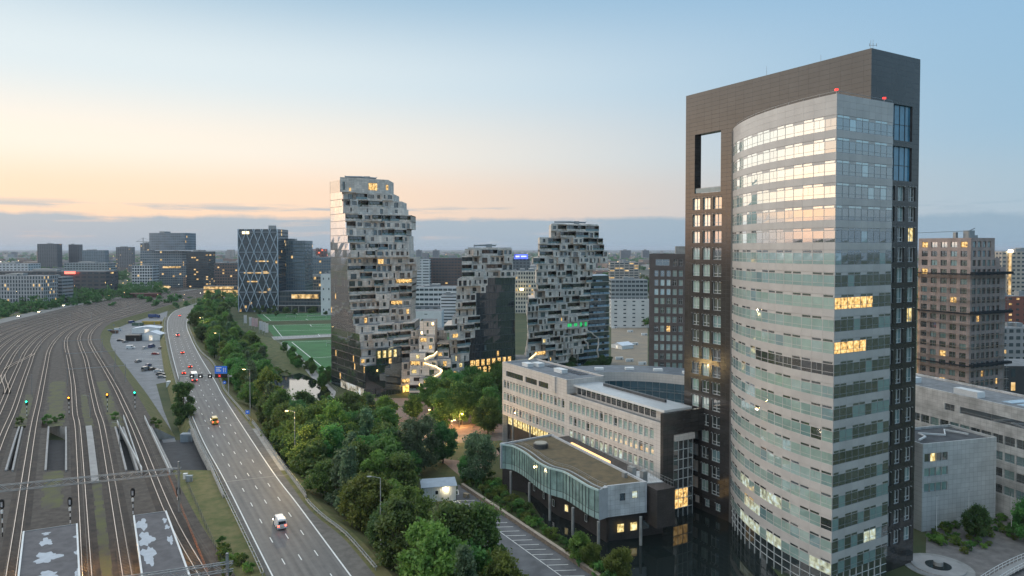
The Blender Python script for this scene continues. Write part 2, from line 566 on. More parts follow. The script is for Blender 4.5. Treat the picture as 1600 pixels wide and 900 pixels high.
# tracks: pixel polylines of the four near tracks and the first of the left fan
TRK = {
 'T1': [(17, 900), (51, 675), (62, 622), (71, 575), (78, 545), (93, 525), (112, 512), (145, 499), (190, 485), (237, 470), (287, 457), (330, 448)],
 'T2': [(136, 900), (122, 675), (117, 645), (114, 600), (107.5, 562), (103, 540), (106, 526), (122, 513), (150, 501), (203, 485), (251, 471), (300, 459), (345, 449)],
 'T3': [(199, 900), (161, 675), (151, 640), (142, 600), (134, 562), (126, 541), (124, 527), (135, 512), (158, 501), (213, 485), (262, 471), (310, 460), (355, 450)],
 'T4': [(318, 900), (263, 800), (213, 676), (193, 632), (180, 605), (160, 570), (147, 548), (140, 533), (142, 521), (152, 510), (170, 501), (226, 485), (275, 471), (323, 460), (368, 451)],
 'T0': [(-75, 900), (0, 692), (22, 640), (37, 595), (46, 570), (55, 547), (72, 527), (95, 513), (130, 499), (176, 485), (222, 470), (270, 457), (310, 449)],
}
TP = {k: px_line(v, PLZ, 6.0) for k, v in TRK.items()}
# motorway edge lines
MWL = px_line([(424, 900), (397, 846), (350, 751), (310, 675), (280, 596), (265, 537), (261, 508), (266, 492), (282, 482), (322, 470), (352, 463), (400, 452), (470, 441)], PLZ, 6.0)
MWR = px_line([(550, 900), (468, 790), (419, 725), (350, 620), (337, 596), (312, 555), (298, 527), (292, 508), (297, 492), (315, 479), (349, 468.5), (375, 462), (420, 453), (490, 442)], PLZ, 6.0)
# extend towards the camera so that the frame edge is filled
def extend(line, y):
    a, c = line[0], line[1]
    d = (a[1] - y) / (c[1] - a[1])
    return [(a[0] - (c[0] - a[0]) * d, y, a[2])] + line
MWL, MWR = extend(MWL, 70), extend(MWR, 70)
TP = {k: extend(v, 95) for k, v in TP.items()}
# guard rail lines
GRL = extend(px_line([(410, 900), (397, 871), (350, 772), (330, 728), (305, 677), (277, 603), (262, 545), (257, 510), (262, 492), (279, 481), (320, 469)], PLZ, 4.0), 70)
GRR = extend(px_line([(587, 891), (540, 837), (510, 814), (485, 791), (462, 760), (436, 725), (400, 672), (380, 646), (352, 612), (345, 595), (332, 567), (312, 548), (300, 525), (295, 508), (300, 493), (318, 480), (352, 469.5)], PLZ, 4.0), 70)

def clipY(line, y0, y1):
    out = []
    for a, c in zip(line, line[1:]):
        def at(y):
            t = (y - a[1]) / (c[1] - a[1]); return (a[0] + (c[0] - a[0]) * t, y, a[2])
        if a[1] <= y0 < c[1]:
            out.append(at(y0))
        if y0 <= a[1] <= y1:
            out.append(a)
        if a[1] < y1 <= c[1]:
            out.append(at(y1)); return out
    if line[-1][1] <= y1:
        out.append(line[-1])
    return out
RE = offset(TP['T4'], 6.5)                   # right shoulder of the rail bed
def bank(name, right, left, mtop, mslope, zt=PLZ, slope=7.0, sl=True, sr=True, slope_l=None):
    """embankment between two plan lines with grassy slopes and end walls"""
    b = MB()
    n = min(len(right), len(left))
    for k in range(n - 1):
        r0, r1, l0, l1 = right[k], right[k + 1], left[k], left[k + 1]
        b.quad((r0[0], r0[1], zt - 0.02), (r1[0], r1[1], zt - 0.02), (l1[0], l1[1], zt - 0.02), (l0[0], l0[1], zt - 0.02), m=0)
    for line, side, on in ((right, 1, sr), (left, -1, sl)):
        o = offset(line, side * (slope if side > 0 or slope_l is None else slope_l))
        for k in range(n - 1):
            q = [(line[k][0], line[k][1], zt - 0.02), (o[k][0], o[k][1], -0.1), (o[k + 1][0], o[k + 1][1], -0.1), (line[k + 1][0], line[k + 1][1], zt - 0.02)] if on else \
                [(line[k][0], line[k][1], zt - 0.02), (line[k][0], line[k][1], -0.1), (line[k + 1][0], line[k + 1][1], -0.1), (line[k + 1][0], line[k + 1][1], zt - 0.02)]
            b.quad(*(q if side > 0 else q[::-1]), m=1 if on else 2)
    for line, side, on in ((right, 1, sr), (left, -1, sl)):
        if on:
            o = offset(line, side * (slope if side > 0 or slope_l is None else slope_l))
            for k in (0, n - 1):
                b.quad((line[k][0], line[k][1], -0.1), (o[k][0], o[k][1], -0.1), (line[k][0], line[k][1], zt - 0.02), m=2)
    for k in (0, n - 1):
        b.quad((right[k][0], right[k][1], -0.1), (left[k][0], left[k][1], -0.1), (left[k][0], left[k][1], zt - 0.02), (right[k][0], right[k][1], zt - 0.02), m=2)
    return struct(b.build(name, [mtop, mslope, M_CONC]))
def resample(line, ys):
    out = []
    for y in ys:
        for a, c in zip(line, line[1:]):
            if a[1] <= y <= c[1]:
                t = (y - a[1]) / (c[1] - a[1]); out.append((a[0] + (c[0] - a[0]) * t, y, a[2])); break
        else:
            out.append((line[-1][0], y, line[-1][2]) if y > line[-1][1] else (line[0][0], y, line[0][2]))
    return out
far_ys = list(np.linspace(YU1, 420, 16)) + list(np.linspace(440, 1100, 23))
bank('rail_embankment_far', resample(RE, far_ys), [(-150 - (y - 240) * 1.2, y, PLZ) for y in far_ys], M_BALL, M_GRASSW, slope=6, sl=False)
near_ys = list(np.linspace(92, YU0, 14))
bank('rail_embankment_near', resample(offset(TP['T4'], 5.0), near_ys), [(-260, y, PLZ) for y in near_ys], M_BALL, M_GRASSW, sl=False, sr=False)
bank('verge_near', [(p[0] - 0.0, p[1], PLZ) for p in resample(GRL, near_ys)], [(p[0] + 0.01, p[1], PLZ) for p in resample(offset(TP['T4'], 5.0), near_ys)], M_GRASSW, M_GRASSW, sl=False, sr=False, zt=PLZ + 0.03)
# motorway body: embankment far and near, bridge over the street
mw_far = list(np.linspace(YU1, 640, 60))
bank('motorway_embankment_far', [(p[0], p[1], PLZ) for p in resample(offset(GRR, 1.2), mw_far)], [(p[0], p[1], PLZ) for p in resample(offset(GRL, -1.2), mw_far)], M_GRASSW, M_GRASSW, slope=7, slope_l=2.2)
bank('motorway_embankment_near', [(p[0], p[1], PLZ) for p in resample(offset(GRR, 2.0), near_ys)], [(p[0] + 0.02, p[1], PLZ) for p in resample(GRL, near_ys)], M_GRASSW, M_GRASSW, slope=8, sl=False)
mid_ys = list(np.linspace(YU0, YU1, 8))
mwb = thing('motorway_bridge', 'concrete motorway bridge over the sunken street with white parapet edge', 'bridge', (-95, 220, 0))
b = MB()
r_, l_ = resample(offset(GRR, 0.9), mid_ys), resample(offset(GRL, -0.9), mid_ys)
for k in range(len(mid_ys) - 1):
    b.prism([l_[k][:2], r_[k][:2], r_[k + 1][:2], l_[k + 1][:2]], PLZ - 1.4, PLZ - 0.02)
b.build('deck', [M_CONC], mwb)
for side, ln in (('l', offset(GRL, -0.5)), ('r', offset(GRR, 0.5))):
    b = MB()
    q = resample(ln, list(np.linspace(YU0 - 22, YU1 + 8, 14)))
    for a, c in zip(q, q[1:]):
        dx, dy = c[0] - a[0], c[1] - a[1]; L_ = math.hypot(dx, dy); f = Fr(a[:2], (dx / L_, dy / L_), (dy / L_, -dx / L_))
        b.box(0, L_, -0.18, 0.18, PLZ - 1.2, PLZ + 0.75, F=f)
        for s in np.arange(0.5, L_, 2.0):
            b.box(s, s + 0.06, -0.05, 0.01, PLZ + 0.75, PLZ + 1.35, F=f, m=1)
        b.box(0, L_, -0.06, 0.02, PLZ + 1.35, PLZ + 1.43, F=f, m=1)
    b.build('parapet', [M_CONC, M_METAL], mwb)
# carriageway surface
def asphalt_lanes():
    m = bpy.data.materials.new('motorway_asphalt'); m.use_nodes = True
    N, L = m.node_tree.nodes, m.node_tree.links
    bs = N['Principled BSDF']; bs.inputs['Roughness'].default_value = 0.6
    uv = N.new('ShaderNodeUVMap')
    sp = N.new('ShaderNodeSeparateXYZ'); L.new(uv.outputs[0], sp.inputs[0])
    def mm(op, a, c=None):
        n = N.new('ShaderNodeMath'); n.operation = op
        for i, q in enumerate((a, c)):
            if q is None: continue
            if isinstance(q, (int, float)): n.inputs[i].default_value = q
            else: L.new(q, n.inputs[i])
        return n.outputs[0]
    # wheel tracks: two worn bands a lane, and a darker oil band between them
    lane = mm('FRACT', mm('MULTIPLY', sp.outputs[0], 4.0))
    tracks = mm('ABSOLUTE', mm('SUBTRACT', mm('ABSOLUTE', mm('SUBTRACT', lane, 0.5)), 0.25))
    n1 = N.new('ShaderNodeTexNoise'); n1.inputs['Scale'].default_value = 1.0; n1.inputs['Detail'].default_value = 8
    mp_ = N.new('ShaderNodeMapping'); mp_.inputs['Scale'].default_value = (14, 0.05, 1); L.new(uv.outputs[0], mp_.inputs[0]); L.new(mp_.outputs[0], n1.inputs['Vector'])
    n2 = N.new('ShaderNodeTexNoise'); n2.inputs['Scale'].default_value = 0.8; n2.inputs['Detail'].default_value = 8
    g = N.new('ShaderNodeNewGeometry'); L.new(g.outputs['Position'], n2.inputs['Vector'])
    v = mm('ADD', mm('MULTIPLY', tracks, 0.8), mm('MULTIPLY', n1.outputs[0], 0.7))
    v = mm('ADD', v, mm('MULTIPLY', n2.outputs[0], 0.35))
    co = ramp2(N, L, v, (0.150, 0.146, 0.140), (0.068, 0.068, 0.069), 0.42, 0.82)
    # lane-wide patches of newer surface
    L.new(co, bs.inputs['Base Color'])
    return m
M_MOTOR = asphalt_lanes()
mys = list(np.linspace(72, 300, 58)) + list(np.linspace(305, 900, 90))
ml, mr_ = resample(MWL, mys), resample(MWR, mys)
b = MB(); uvs = []
for k in range(len(mys) - 1):
    b.quad((ml[k][0], ml[k][1], PLZ), (mr_[k][0], mr_[k][1], PLZ), (mr_[k + 1][0], mr_[k + 1][1], PLZ), (ml[k + 1][0], ml[k + 1][1], PLZ))
    uvs += [(0, mys[k]), (1, mys[k]), (1, mys[k + 1]), (0, mys[k + 1])]
mo = struct(b.build('motorway', [M_MOTOR]))
lay = mo.data.uv_layers.new(name='UVMap')
lay.data.foreach_set('uv', [c for q in uvs for c in q])
# shoulders
b = MB()
so = resample(offset(GRR, -0.8), mys); lo = resample(offset(GRL, 0.6), mys)
for k in range(len(mys) - 1):
    if mys[k] < 640:
        b.quad((mr_[k][0], mr_[k][1], PLZ - 0.004), (so[k][0], so[k][1], PLZ - 0.004), (so[k + 1][0], so[k + 1][1], PLZ - 0.004), (mr_[k + 1][0], mr_[k + 1][1], PLZ - 0.004))
        b.quad((lo[k][0], lo[k][1], PLZ - 0.004), (ml[k][0], ml[k][1], PLZ - 0.004), (ml[k + 1][0], ml[k + 1][1], PLZ - 0.004), (lo[k + 1][0], lo[k + 1][1], PLZ - 0.004))
struct(b.build('motorway_shoulder', [mat('shoulder_asphalt', (0.135, 0.125, 0.112), 0.85, var=0.2, scale=0.6)]))
# painted edge lines and lane dashes
for nm, ln, w in (('left', offset(ml, 0.2), 0.28), ('right', offset(mr_, -0.2), 0.30)):
    b = MB(); b.strip([(p[0], p[1], PLZ) for p in ln], w, 0.004)
    o = struct(b.build('edge_line_' + nm, [M_LINE]))
dash = MB(); dash.quad((-1.5, -0.10, 0), (1.5, -0.10, 0), (1.5, 0.10, 0), (-1.5, 0.10, 0))
dm = dash.mesh('lane_dash', [M_LINE])
nd = 0
for lane in (0.25, 0.5, 0.75):
    ln = [((a[0] * (1 - lane) + c[0] * lane), a[1], PLZ + 0.004) for a, c in zip(ml, mr_)]
    for x, y, z, h in walk(ln, 12.0, 3.0 + lane * 9):
        if 120 < y < 560:
            o = bpy.data.objects.new('lane_dash', dm); COL.objects.link(o); o.parent = mo
            o.location = (x, y, z); o.rotation_euler = (0, 0, h); nd += 1
b = MB()
for q in ((262, 723), (318, 597.5)):
    pass
for y in (187.0, 246.5, 292.0):              # bridge joints across the lanes
    p, q = resample(MWL, [y])[0], resample(MWR, [y + 0.0])[0]
    b.quad((p[0], p[1], PLZ + 0.005), (q[0], q[1] + 6, PLZ + 0.005), (q[0], q[1] + 6.35, PLZ + 0.005), (p[0], p[1] + 0.35, PLZ + 0.005))
b.build('bridge_joint', [mat('joint_steel', (0.24, 0.23, 0.21), 0.5, var=0.1)], mwb)

# opposite carriageway beyond the rail yard
OPP = px_line([(-120, 532), (0, 502), (60, 488), (110, 477), (180, 466), (240, 459), (320, 451), (400, 446)], PLZ, 10.0)
b = MB(); b.strip([(p[0], p[1], PLZ) for p in OPP], 15, 0.03)
struct(b.build('far_carriageway', [mat('far_asphalt', (0.20, 0.195, 0.185), 0.7, var=0.15, scale=0.2)]))
b = MB(); b.strip([(p[0], p[1], PLZ) for p in offset(OPP, -11)], 9, 0.01)
struct(b.build('far_verge', [M_GRASSW]))

# --- street level surfaces (z just over 0)
def area(name, pix, m, z):
    b = MB(); b.flat([PZ(x, y, 0)[:2] for x, y in pix], z)
    return struct(b.build(name, [m]))
area('depot_yard', [(158, 512), (235, 487), (262, 485), (258, 515), (264, 560), (272, 595), (244, 600), (255, 640), (275, 690), (255, 692), (232, 640), (207, 600), (180, 560), (165, 540)], M_LOT, 0.012)
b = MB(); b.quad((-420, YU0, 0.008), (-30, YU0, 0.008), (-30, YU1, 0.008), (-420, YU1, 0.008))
struct(b.build('underpass_street', [mat('shaded_street_asphalt', (0.045, 0.048, 0.055), 0.7, var=0.2, scale=0.4)]))  # dark asphalt, its tone lowered further to stand for shade under the bridges
area('plaza', [(520, 640), (575, 622), (640, 622), (700, 640), (790, 655), (790, 700), (770, 720), (730, 745), (700, 740), (660, 700), (600, 760), (585, 730), (570, 660)], M_BRICKP, 0.006)
area('side_street', [(585, 668), (640, 676), (700, 680), (785, 676), (785, 690), (700, 706), (640, 700), (590, 690)], mat('side_street_asphalt', (0.15, 0.135, 0.125), 0.7, var=0.2), 0.012)
area('car_park', [(716, 757), (712, 790), (640, 840), (640, 1010), (1010, 1010), (935, 903), (730, 765)], mat('car_park_paving', (0.125, 0.128, 0.135), 0.8, var=0.22, scale=0.3), 0.010)
# canal-side pond and the moat by the tower: real water sheets
area('pond', [(398, 560), (418, 566), (432, 585), (448, 588), (468, 583), (486, 590), (504, 598), (520, 616), (508, 634), (474, 642), (452, 634), (440, 610), (425, 595), (405, 580)], M_WATER, 0.02)
b = MB()
mo_p = [PZ(x, y, 0)[:2] for x, y in ((775, 700), (860, 680), (1090, 735), (1300, 1010), (1010, 1010), (945, 900), (860, 830))]
b.flat(mo_p, 0.016)
struct(b.build('moat', [M_WATER]))
# football pitches
M_PITCH = mat('pitch_turf', (0.045, 0.150, 0.050), 0.9, var=0.18, scale=0.08)
pt_lines = MB()
def pitch(px4, z=0.014):
    q = [PZ(x, y, 0)[:2] for x, y in px4]
    b = MB(); b.flat(q, z)
    struct(b.build('football_pitch', [M_PITCH]))
    # lines
    def at(u, v):
        a = [q[0][i] * (1 - u) + q[1][i] * u for i in (0, 1)]; c = [q[3][i] * (1 - u) + q[2][i] * u for i in (0, 1)]
        return [a[i] * (1 - v) + c[i] * v for i in (0, 1)]
    def seg(a, c, w=0.25):
        A, C = Vector(at(*a)), Vector(at(*c)); d = (C - A).normalized(); n = Vector((-d.y, d.x)) * w
        pt_lines.quad((*(A - n), z + 0.006), (*(C - n), z + 0.006), (*(C + n), z + 0.006), (*(A + n), z + 0.006))
    for a, c in (((.04, .05), (.96, .05)), ((.04, .95), (.96, .95)), ((.04, .05), (.04, .95)), ((.96, .05), (.96, .95)), ((.5, .05), (.5, .95)), ((.04, .3), (.2, .3)), ((.04, .7), (.2, .7)), ((.2, .3), (.2, .7)), ((.96, .3), (.8, .3)), ((.96, .7), (.8, .7)), ((.8, .3), (.8, .7))):
        seg(a, c)
pitch([(430, 528), (414, 508), (640, 503), (660, 523)])
pitch([(412, 502), (400, 491), (600, 486), (640, 498)])
pitch([(520, 600), (440, 533), (700, 526), (760, 570)])
struct(pt_lines.build('pitch_markings', [M_LINE]))
area('pitch_path', [(428, 531), (424, 526), (520, 522), (520, 526)], M_PAVE, 0.018)
area('towpath', [(438, 536), (444, 533), (525, 612), (520, 634), (512, 620), (476, 577)], M_PAVE, 0.016)
area('construction_sand', [(955, 510), (1012, 512), (1012, 578), (955, 578)], mat('sand', (0.30, 0.235, 0.165), 0.95, col2=(0.22, 0.19, 0.15), scale=0.1), 0.01)
area('waterside_grass', [(392, 522), (424, 528), (440, 536), (478, 574), (522, 616), (520, 634), (506, 600), (470, 582), (445, 586), (420, 562), (398, 548)], M_GRASS, 0.003)
area('plaza_lawn', [(640, 688), (700, 693), (785, 688), (785, 700), (735, 722), (690, 716), (645, 706)], M_GRASS, 0.016)
area('plaza_lawn', [(596, 700), (640, 708), (690, 720), (720, 745), (690, 742), (655, 712), (610, 760), (596, 735)], M_GRASS, 0.018)
area('forecourt', [(1448, 822), (1600, 800), (1660, 905), (1560, 925), (1446, 880)], mat('forecourt_paving', (0.19, 0.175, 0.165), 0.8, var=0.2, scale=0.5), 0.01)
# ================================================================== railway
M_FRAMED0 = mat('wire_copper', (0.06, 0.055, 0.05), 0.5, var=0.1)
M_RAIL = mat('rail_steel', (0.66, 0.58, 0.52), 0.28, metal=0.85, var=0.15, scale=1.0)
M_SLEEP = mat('sleeper', (0.12, 0.10, 0.085), 0.9, var=0.2, scale=1.0)
slp = MB(); slp.box(-0.14, 0.14, -1.25, 1.25, 0, 0.10)
def track(name, label, line, dist=1e9, near=None):
    line = [p for p in line if p[1] < dist]
    t = thing(name, label, 'railway track', (line[0][0], line[0][1], PLZ), 'railway tracks in the yard')
    for s in (-1, 1):
        r = offset(line, s * 0.7525)
        b = MB()
        a, c = offset(r, -0.055), offset(r, 0.055)
        for k in range(len(r) - 1):
            z0, z1 = PLZ + 0.09, PLZ + 0.26
            q = [(a[k], a[k + 1]), (c[k], c[k + 1])]
            b.quad((*a[k][:2], z1), (*c[k][:2], z1), (*c[k + 1][:2], z1), (*a[k + 1][:2], z1))
            b.quad((*a[k][:2], z0), (*a[k][:2], z1), (*a[k + 1][:2], z1), (*a[k + 1][:2], z0))
            b.quad((*c[k][:2], z1), (*c[k][:2], z0), (*c[k + 1][:2], z0), (*c[k + 1][:2], z1))
        b.build('rail', [M_RAIL], t)
    b = MB()
    for x, y, z, h in walk([p for p in line if p[1] < 420], 0.75):
        f = Fr((x, y), (math.cos(h), math.sin(h)), (-math.sin(h), math.cos(h)))
        b.box(-0.14, 0.14, -1.25, 1.25, PLZ - 0.01, PLZ + 0.10, F=f)
    b.build('sleepers', [M_SLEEP], t, kind='stuff')
    # raised ballast shoulder
    b = MB()
    e0, e1, e2, e3 = offset(line, -2.3), offset(line, -1.5), offset(line, 1.5), offset(line, 2.3)
    for k in range(len(line) - 1):
        for A, B_, za, zb in ((e0, e1, -0.01, 0.06), (e1, e2, 0.06, 0.06), (e2, e3, 0.06, -0.01)):
            b.quad((*A[k][:2], PLZ + za), (*B_[k][:2], PLZ + zb), (*B_[k + 1][:2], PLZ + zb), (*A[k + 1][:2], PLZ + za))
    b.build('ballast_bed', [mat('track_ballast', (0.042, 0.036, 0.033), 0.95, col2=(0.085, 0.068, 0.055), scale=0.4, bump=0.8, bscale=5)], t)
    return t
track('railway_track', 'railway track running beside the right edge of the rail bed, nearest the motorway', TP['T4'])
track('railway_track', 'railway track to the left of the right-hand platform roof, passing under the lattice gantry', TP['T3'])
track('railway_track', 'railway track to the right of the left-hand platform roof, passing under the lattice gantry', TP['T2'])
track('railway_track', 'railway track along the left side of the left-hand platform roof', TP['T1'])
ords = ['first', 'second', 'third', 'fourth', 'fifth', 'sixth', 'seventh', 'eighth', 'ninth', 'tenth']
track('railway_track', 'railway track crossing the left edge of the photo beside the pale bridge parapet', TP['T0'])
base0 = TP['T0']
for i, d in enumerate((-4.6, -9.4, -14.0, -19.5, -24.5, -31, -36, -45)):
    ln = offset(base0, d)
    # fan out: the further left the sooner the tracks spread
    ln = [(p[0] - max(0, (330 - p[1])) * 0.02 * i, p[1], p[2]) for p in ln if p[1] > (245 if i < 3 else 250)]
    ln = spline(ln[::4], 6.0)
    track('railway_track', '%s track left of the pale bridge parapet in the curving rail yard fan' % ords[i], ln)
# crossovers in the fan
for i, (d0, d1, ya, yb) in enumerate(((-4.6, -9.4, 300, 350), (-14, -19.5, 290, 350), (-9.4, 0, 360, 420), (-24.5, -19.5, 330, 390))):
    A, C = offset(base0, d0), offset(base0, d1)
    ys = np.linspace(ya, yb, 12)
    a, c = resample(A, ys), resample(C, ys)
    ln = [(p[0] * (1 - s) + q[0] * s, p[1], PLZ) for p, q, s in zip(a, c, [x * x * (3 - 2 * x) for x in np.linspace(0, 1, 12)])]
    track('crossover_track', ['nearest crossover linking two yard tracks at the left', 'crossover linking yard tracks close to the left photo edge', 'farthest crossover joining the yard fan to the main tracks', 'crossover between outer yard tracks in the middle of the curve'][i], ln)

# weedy strips between the tracks
def weeds(a, c, y0, y1, w):
    ys = list(np.linspace(y0, y1, 24)); A, C = resample(TP[a], ys), resample(TP[c], ys)
    ln = [((p[0] + q[0]) / 2, p[1], PLZ) for p, q in zip(A, C)]
    b = MB(); rr = random.Random(a)
    for k in range(23):
        w0 = w * (0.55 + 0.45 * rr.random())
        o1, o2 = offset(ln, -w0 / 2), offset(ln, w0 / 2)
        b.quad((*o2[k][:2], PLZ - 0.008), (*o2[k + 1][:2], PLZ - 0.008), (*o1[k + 1][:2], PLZ - 0.008), (*o1[k][:2], PLZ - 0.008))
    struct(b.build('weedy_strip', [M_BALLW]))
weeds('T1', 'T2', 246, 330, 6.5); weeds('T3', 'T4', 246, 330, 4.5); weeds('T2', 'T3', 246, 300, 3.0); weeds('T1', 'T2', 168, 196, 5); weeds('T2', 'T3', 130, 196, 2.4); weeds('T0', 'T1', 246, 300, 4)
# bridges over the street, one deck for each gap
def deck(label, lline, rline, par=(True, True), mats=None):
    t = thing('rail_bridge', label, 'bridge', (lline[0][0], 220, 0), 'rail bridges over the street')
    ys = list(np.linspace(YU0 - 1, YU1 + 1, 8))
    l, r = resample(lline, ys), resample(rline, ys)
    b = MB()
    for k in range(7):
        b.prism([l[k][:2], r[k][:2], r[k + 1][:2], l[k + 1][:2]], PLZ - 1.3, PLZ - 0.025)
    b.build('deck', [mats or M_BALL, ], t)
    for on, ln, sg in ((par[0], l, -1), (par[1], r, 1)):
        if not on:
            continue
        b = MB()
        for a, c in zip(ln, ln[1:]):
            dx, dy = c[0] - a[0], c[1] - a[1]; L_ = math.hypot(dx, dy); f = Fr(a[:2], (dx / L_, dy / L_), (dy / L_ * sg, -dx / L_ * sg))
            b.box(0, L_, 0.0, 0.5, PLZ - 1.6, PLZ + 0.45, F=f)
        b.build('parapet', [M_PAVE], t)
    return t
deck('rail bridge at the left photo edge with pale blue-lit parapet', offset(TP['T0'], -3.5), offset(TP['T0'], 3.6))
deck('rail bridge carrying the track left of the large dark opening', offset(TP['T1'], -3.0), offset(TP['T1'], 4.2))
deck('wide rail bridge carrying two tracks with a pale walkway between them', offset(TP['T2'], -3.2), offset(TP['T3'], 3.6))
deck('rail bridge carrying the rightmost track next to the depot access road', offset(TP['T4'], -3.0), offset(TP['T4'], 4.6))
# pale walkway strip between the two tracks of the wide bridge, with kerbs
wl_ = [((a[0] + c[0]) / 2 - 0.4, a[1], PLZ) for a, c in zip(resample(TP['T2'], np.linspace(186, 245, 10)), resample(TP['T3'], np.linspace(186, 245, 10)))]
b = MB(); 
for a, c in zip(wl_, wl_[1:]):
    dx, dy = c[0] - a[0], c[1] - a[1]; L_ = math.hypot(dx, dy); f = Fr(a[:2], (dx / L_, dy / L_), (dy / L_, -dx / L_))
    b.box(0, L_, -0.9, 0.9, PLZ - 0.02, PLZ + 0.5, F=f)
tag(b.build('bridge_walkway', [M_PAVE]), 'long pale concrete walkway box between the two middle tracks', 'walkway')
# sloping slab pieces and pale wall right of the third track
for i, (pts, lab) in enumerate((([(183, 662), (222, 738)], 'white slanted barrier beside the narrow dark gap between tracks'), ([(193, 654), (222, 742)], 'white latticed barrier wall leaning along the rightmost rail bridge'), ([(226, 655), (266, 742)], 'white railing along the outer side of the rightmost rail bridge'))):
    b = MB(); a, c = PZ(*pts[0], PLZ), PZ(*pts[1], PLZ)
    dx, dy = c[0] - a[0], c[1] - a[1]; L_ = math.hypot(dx, dy); f = Fr(a[:2], (dx / L_, dy / L_), (dy / L_, -dx / L_))
    t = thing('barrier', lab, 'barrier', (a[0], a[1], PLZ))
    b.box(0, L_, -0.12, 0.12, PLZ - 0.8, PLZ + 0.55, F=f); b.build('kerb_wall', [M_PAVE], t)
    b = MB()
    for s in np.arange(0.2, L_, 1.6):
        b.box(s, s + 0.08, -0.06, 0.06, PLZ + 0.55, PLZ + 1.3, F=f)
    b.box(0, L_, -0.05, 0.05, PLZ + 1.3, PLZ + 1.4, F=f); b.box(0, L_, -0.04, 0.04, PLZ + 0.9, PLZ + 0.97, F=f)
    b.build('railing', [M_WHITE], t)

# platforms and their roofs
M_CANOPY = mat('platform_roof', (0.12, 0.115, 0.12), 0.85, var=0.18, scale=0.5)
M_PATCH = mat('roof_patch', (0.45, 0.48, 0.52), 0.7, var=0.08, scale=1.0)
M_PWARM = mat('platform_lamp', (0.5, 0.4, 0.2), 0.5, var=0, emit=(1.0, 0.55, 0.15), estr=6)
def canopy(label, near_l, near_r, far_r, far_l, patches, plank):
    Z = 8.4
    nl, nr, fr_, fl = [PZ(*q, Z) for q in (near_l, near_r, far_r, far_l)]
    # carry the roof on towards the camera
    def ext(f, n, k=0.9):
        return (n[0] + (n[0] - f[0]) * k, n[1] + (n[1] - f[1]) * k, Z)
    nl, nr = ext(fl, nl), ext(fr_, nr)
    t = thing('platform_roof', label, 'platform roof', ((fl[0] + fr_[0]) / 2, (fl[1] + fr_[1]) / 2, PLZ), 'flat platform roofs')
    b = MB(); b.prism([nl[:2], nr[:2], fr_[:2], fl[:2]], Z - 0.45, Z); b.build('roof', [M_CANOPY], t)
    for a, c in ((nl, fl), (nr, fr_)):
        b = MB(); b.tube([(a[0], a[1], Z + 0.02), (c[0], c[1], Z + 0.02)], 0.22, 4); b.build('edge_trim', [M_WHITE], t)
    b = MB(); b.tube([(fl[0], fl[1], Z + 0.02), (fr_[0], fr_[1], Z + 0.02)], 0.12, 4); b.build('end_trim', [M_METAL], t)
    def uv(u, v, z):
        return (fl[0] + (fr_[0] - fl[0]) * u + (nl[0] - fl[0]) * v, fl[1] + (fr_[1] - fl[1]) * u + (nl[1] - fl[1]) * v, z)
    rr = random.Random(label)
    for (u, v, su, sv) in patches:
        b = MB(); n = 30
        ph = [rr.uniform(0, 6.28) for _ in range(5)]
        pts = []
        for k in range(n):
            a = 2 * math.pi * k / n
            r = 1 + 0.22 * math.sin(3 * a + ph[0]) + 0.16 * math.sin(5 * a + ph[1]) + 0.10 * math.sin(9 * a + ph[2]) + 0.06 * math.sin(13 * a + ph[3])
            pts.append(uv(u + su * r * math.cos(a), v + sv * r * math.sin(a), Z + 0.006))
        b.quad(*pts[::-1]); b.build('light_patch', [M_PATCH], t)
    # posts, platform, lamps under the eaves
    b = MB()
    c = [uv(0.1, -0.0, 0), uv(0.9, 0, 0), uv(0.9, 1, 0), uv(0.1, 1, 0)]
    b.prism([p[:2] for p in c[::-1]], PLZ - 0.02, PLZ + 0.8); b.build('platform', [M_PAVE], t)
    for v in (0.08, 0.3, 0.55, 0.8):
        p = uv(0.5, v, 0); b = MB(); b.tube([(p[0], p[1], PLZ + 0.8), (p[0], p[1], Z - 0.45)], 0.2, 6); b.build('post', [M_METAL], t)
    for u in (0.02, 0.98):
        b = MB(); b.tube([uv(u, 0.15, Z - 0.6), uv(u, 0.98, Z - 0.6)], 0.08, 4); b.build('strip_lamp', [M_PWARM], t)
        for v in (0.3, 0.55, 0.8):
            point_light(uv(-0.08 if u < 0.5 else 1.08, v, Z - 1.2), 420, (1.0, 0.55, 0.18), 0.4, t)
    return t
canopy('flat grey platform roof with pale patches at the lower left of the rail yard', (29, 900), (124, 900), (120, 819), (37, 831),
       [(0.42, 0.07, 0.07, 0.02), (0.42, 0.18, 0.11, 0.045), (0.45, 0.37, 0.21, 0.06), (0.45, 0.58, 0.2, 0.05), (0.95, 0.17, 0.03, 0.015), (0.96, 0.37, 0.04, 0.025), (0.95, 0.6, 0.04, 0.04)], None)
canopy('narrow grey platform roof with lit left edge, next to the rightmost track', (222, 900), (295, 897), (259, 799), (209, 806),
       [(0.2, 0.1, 0.17, 0.05), (0.25, 0.24, 0.2, 0.06), (0.25, 0.38, 0.18, 0.07), (0.9, 0.09, 0.06, 0.025), (0.92, 0.16, 0.07, 0.02), (0.92, 0.28, 0.08, 0.035)], None)

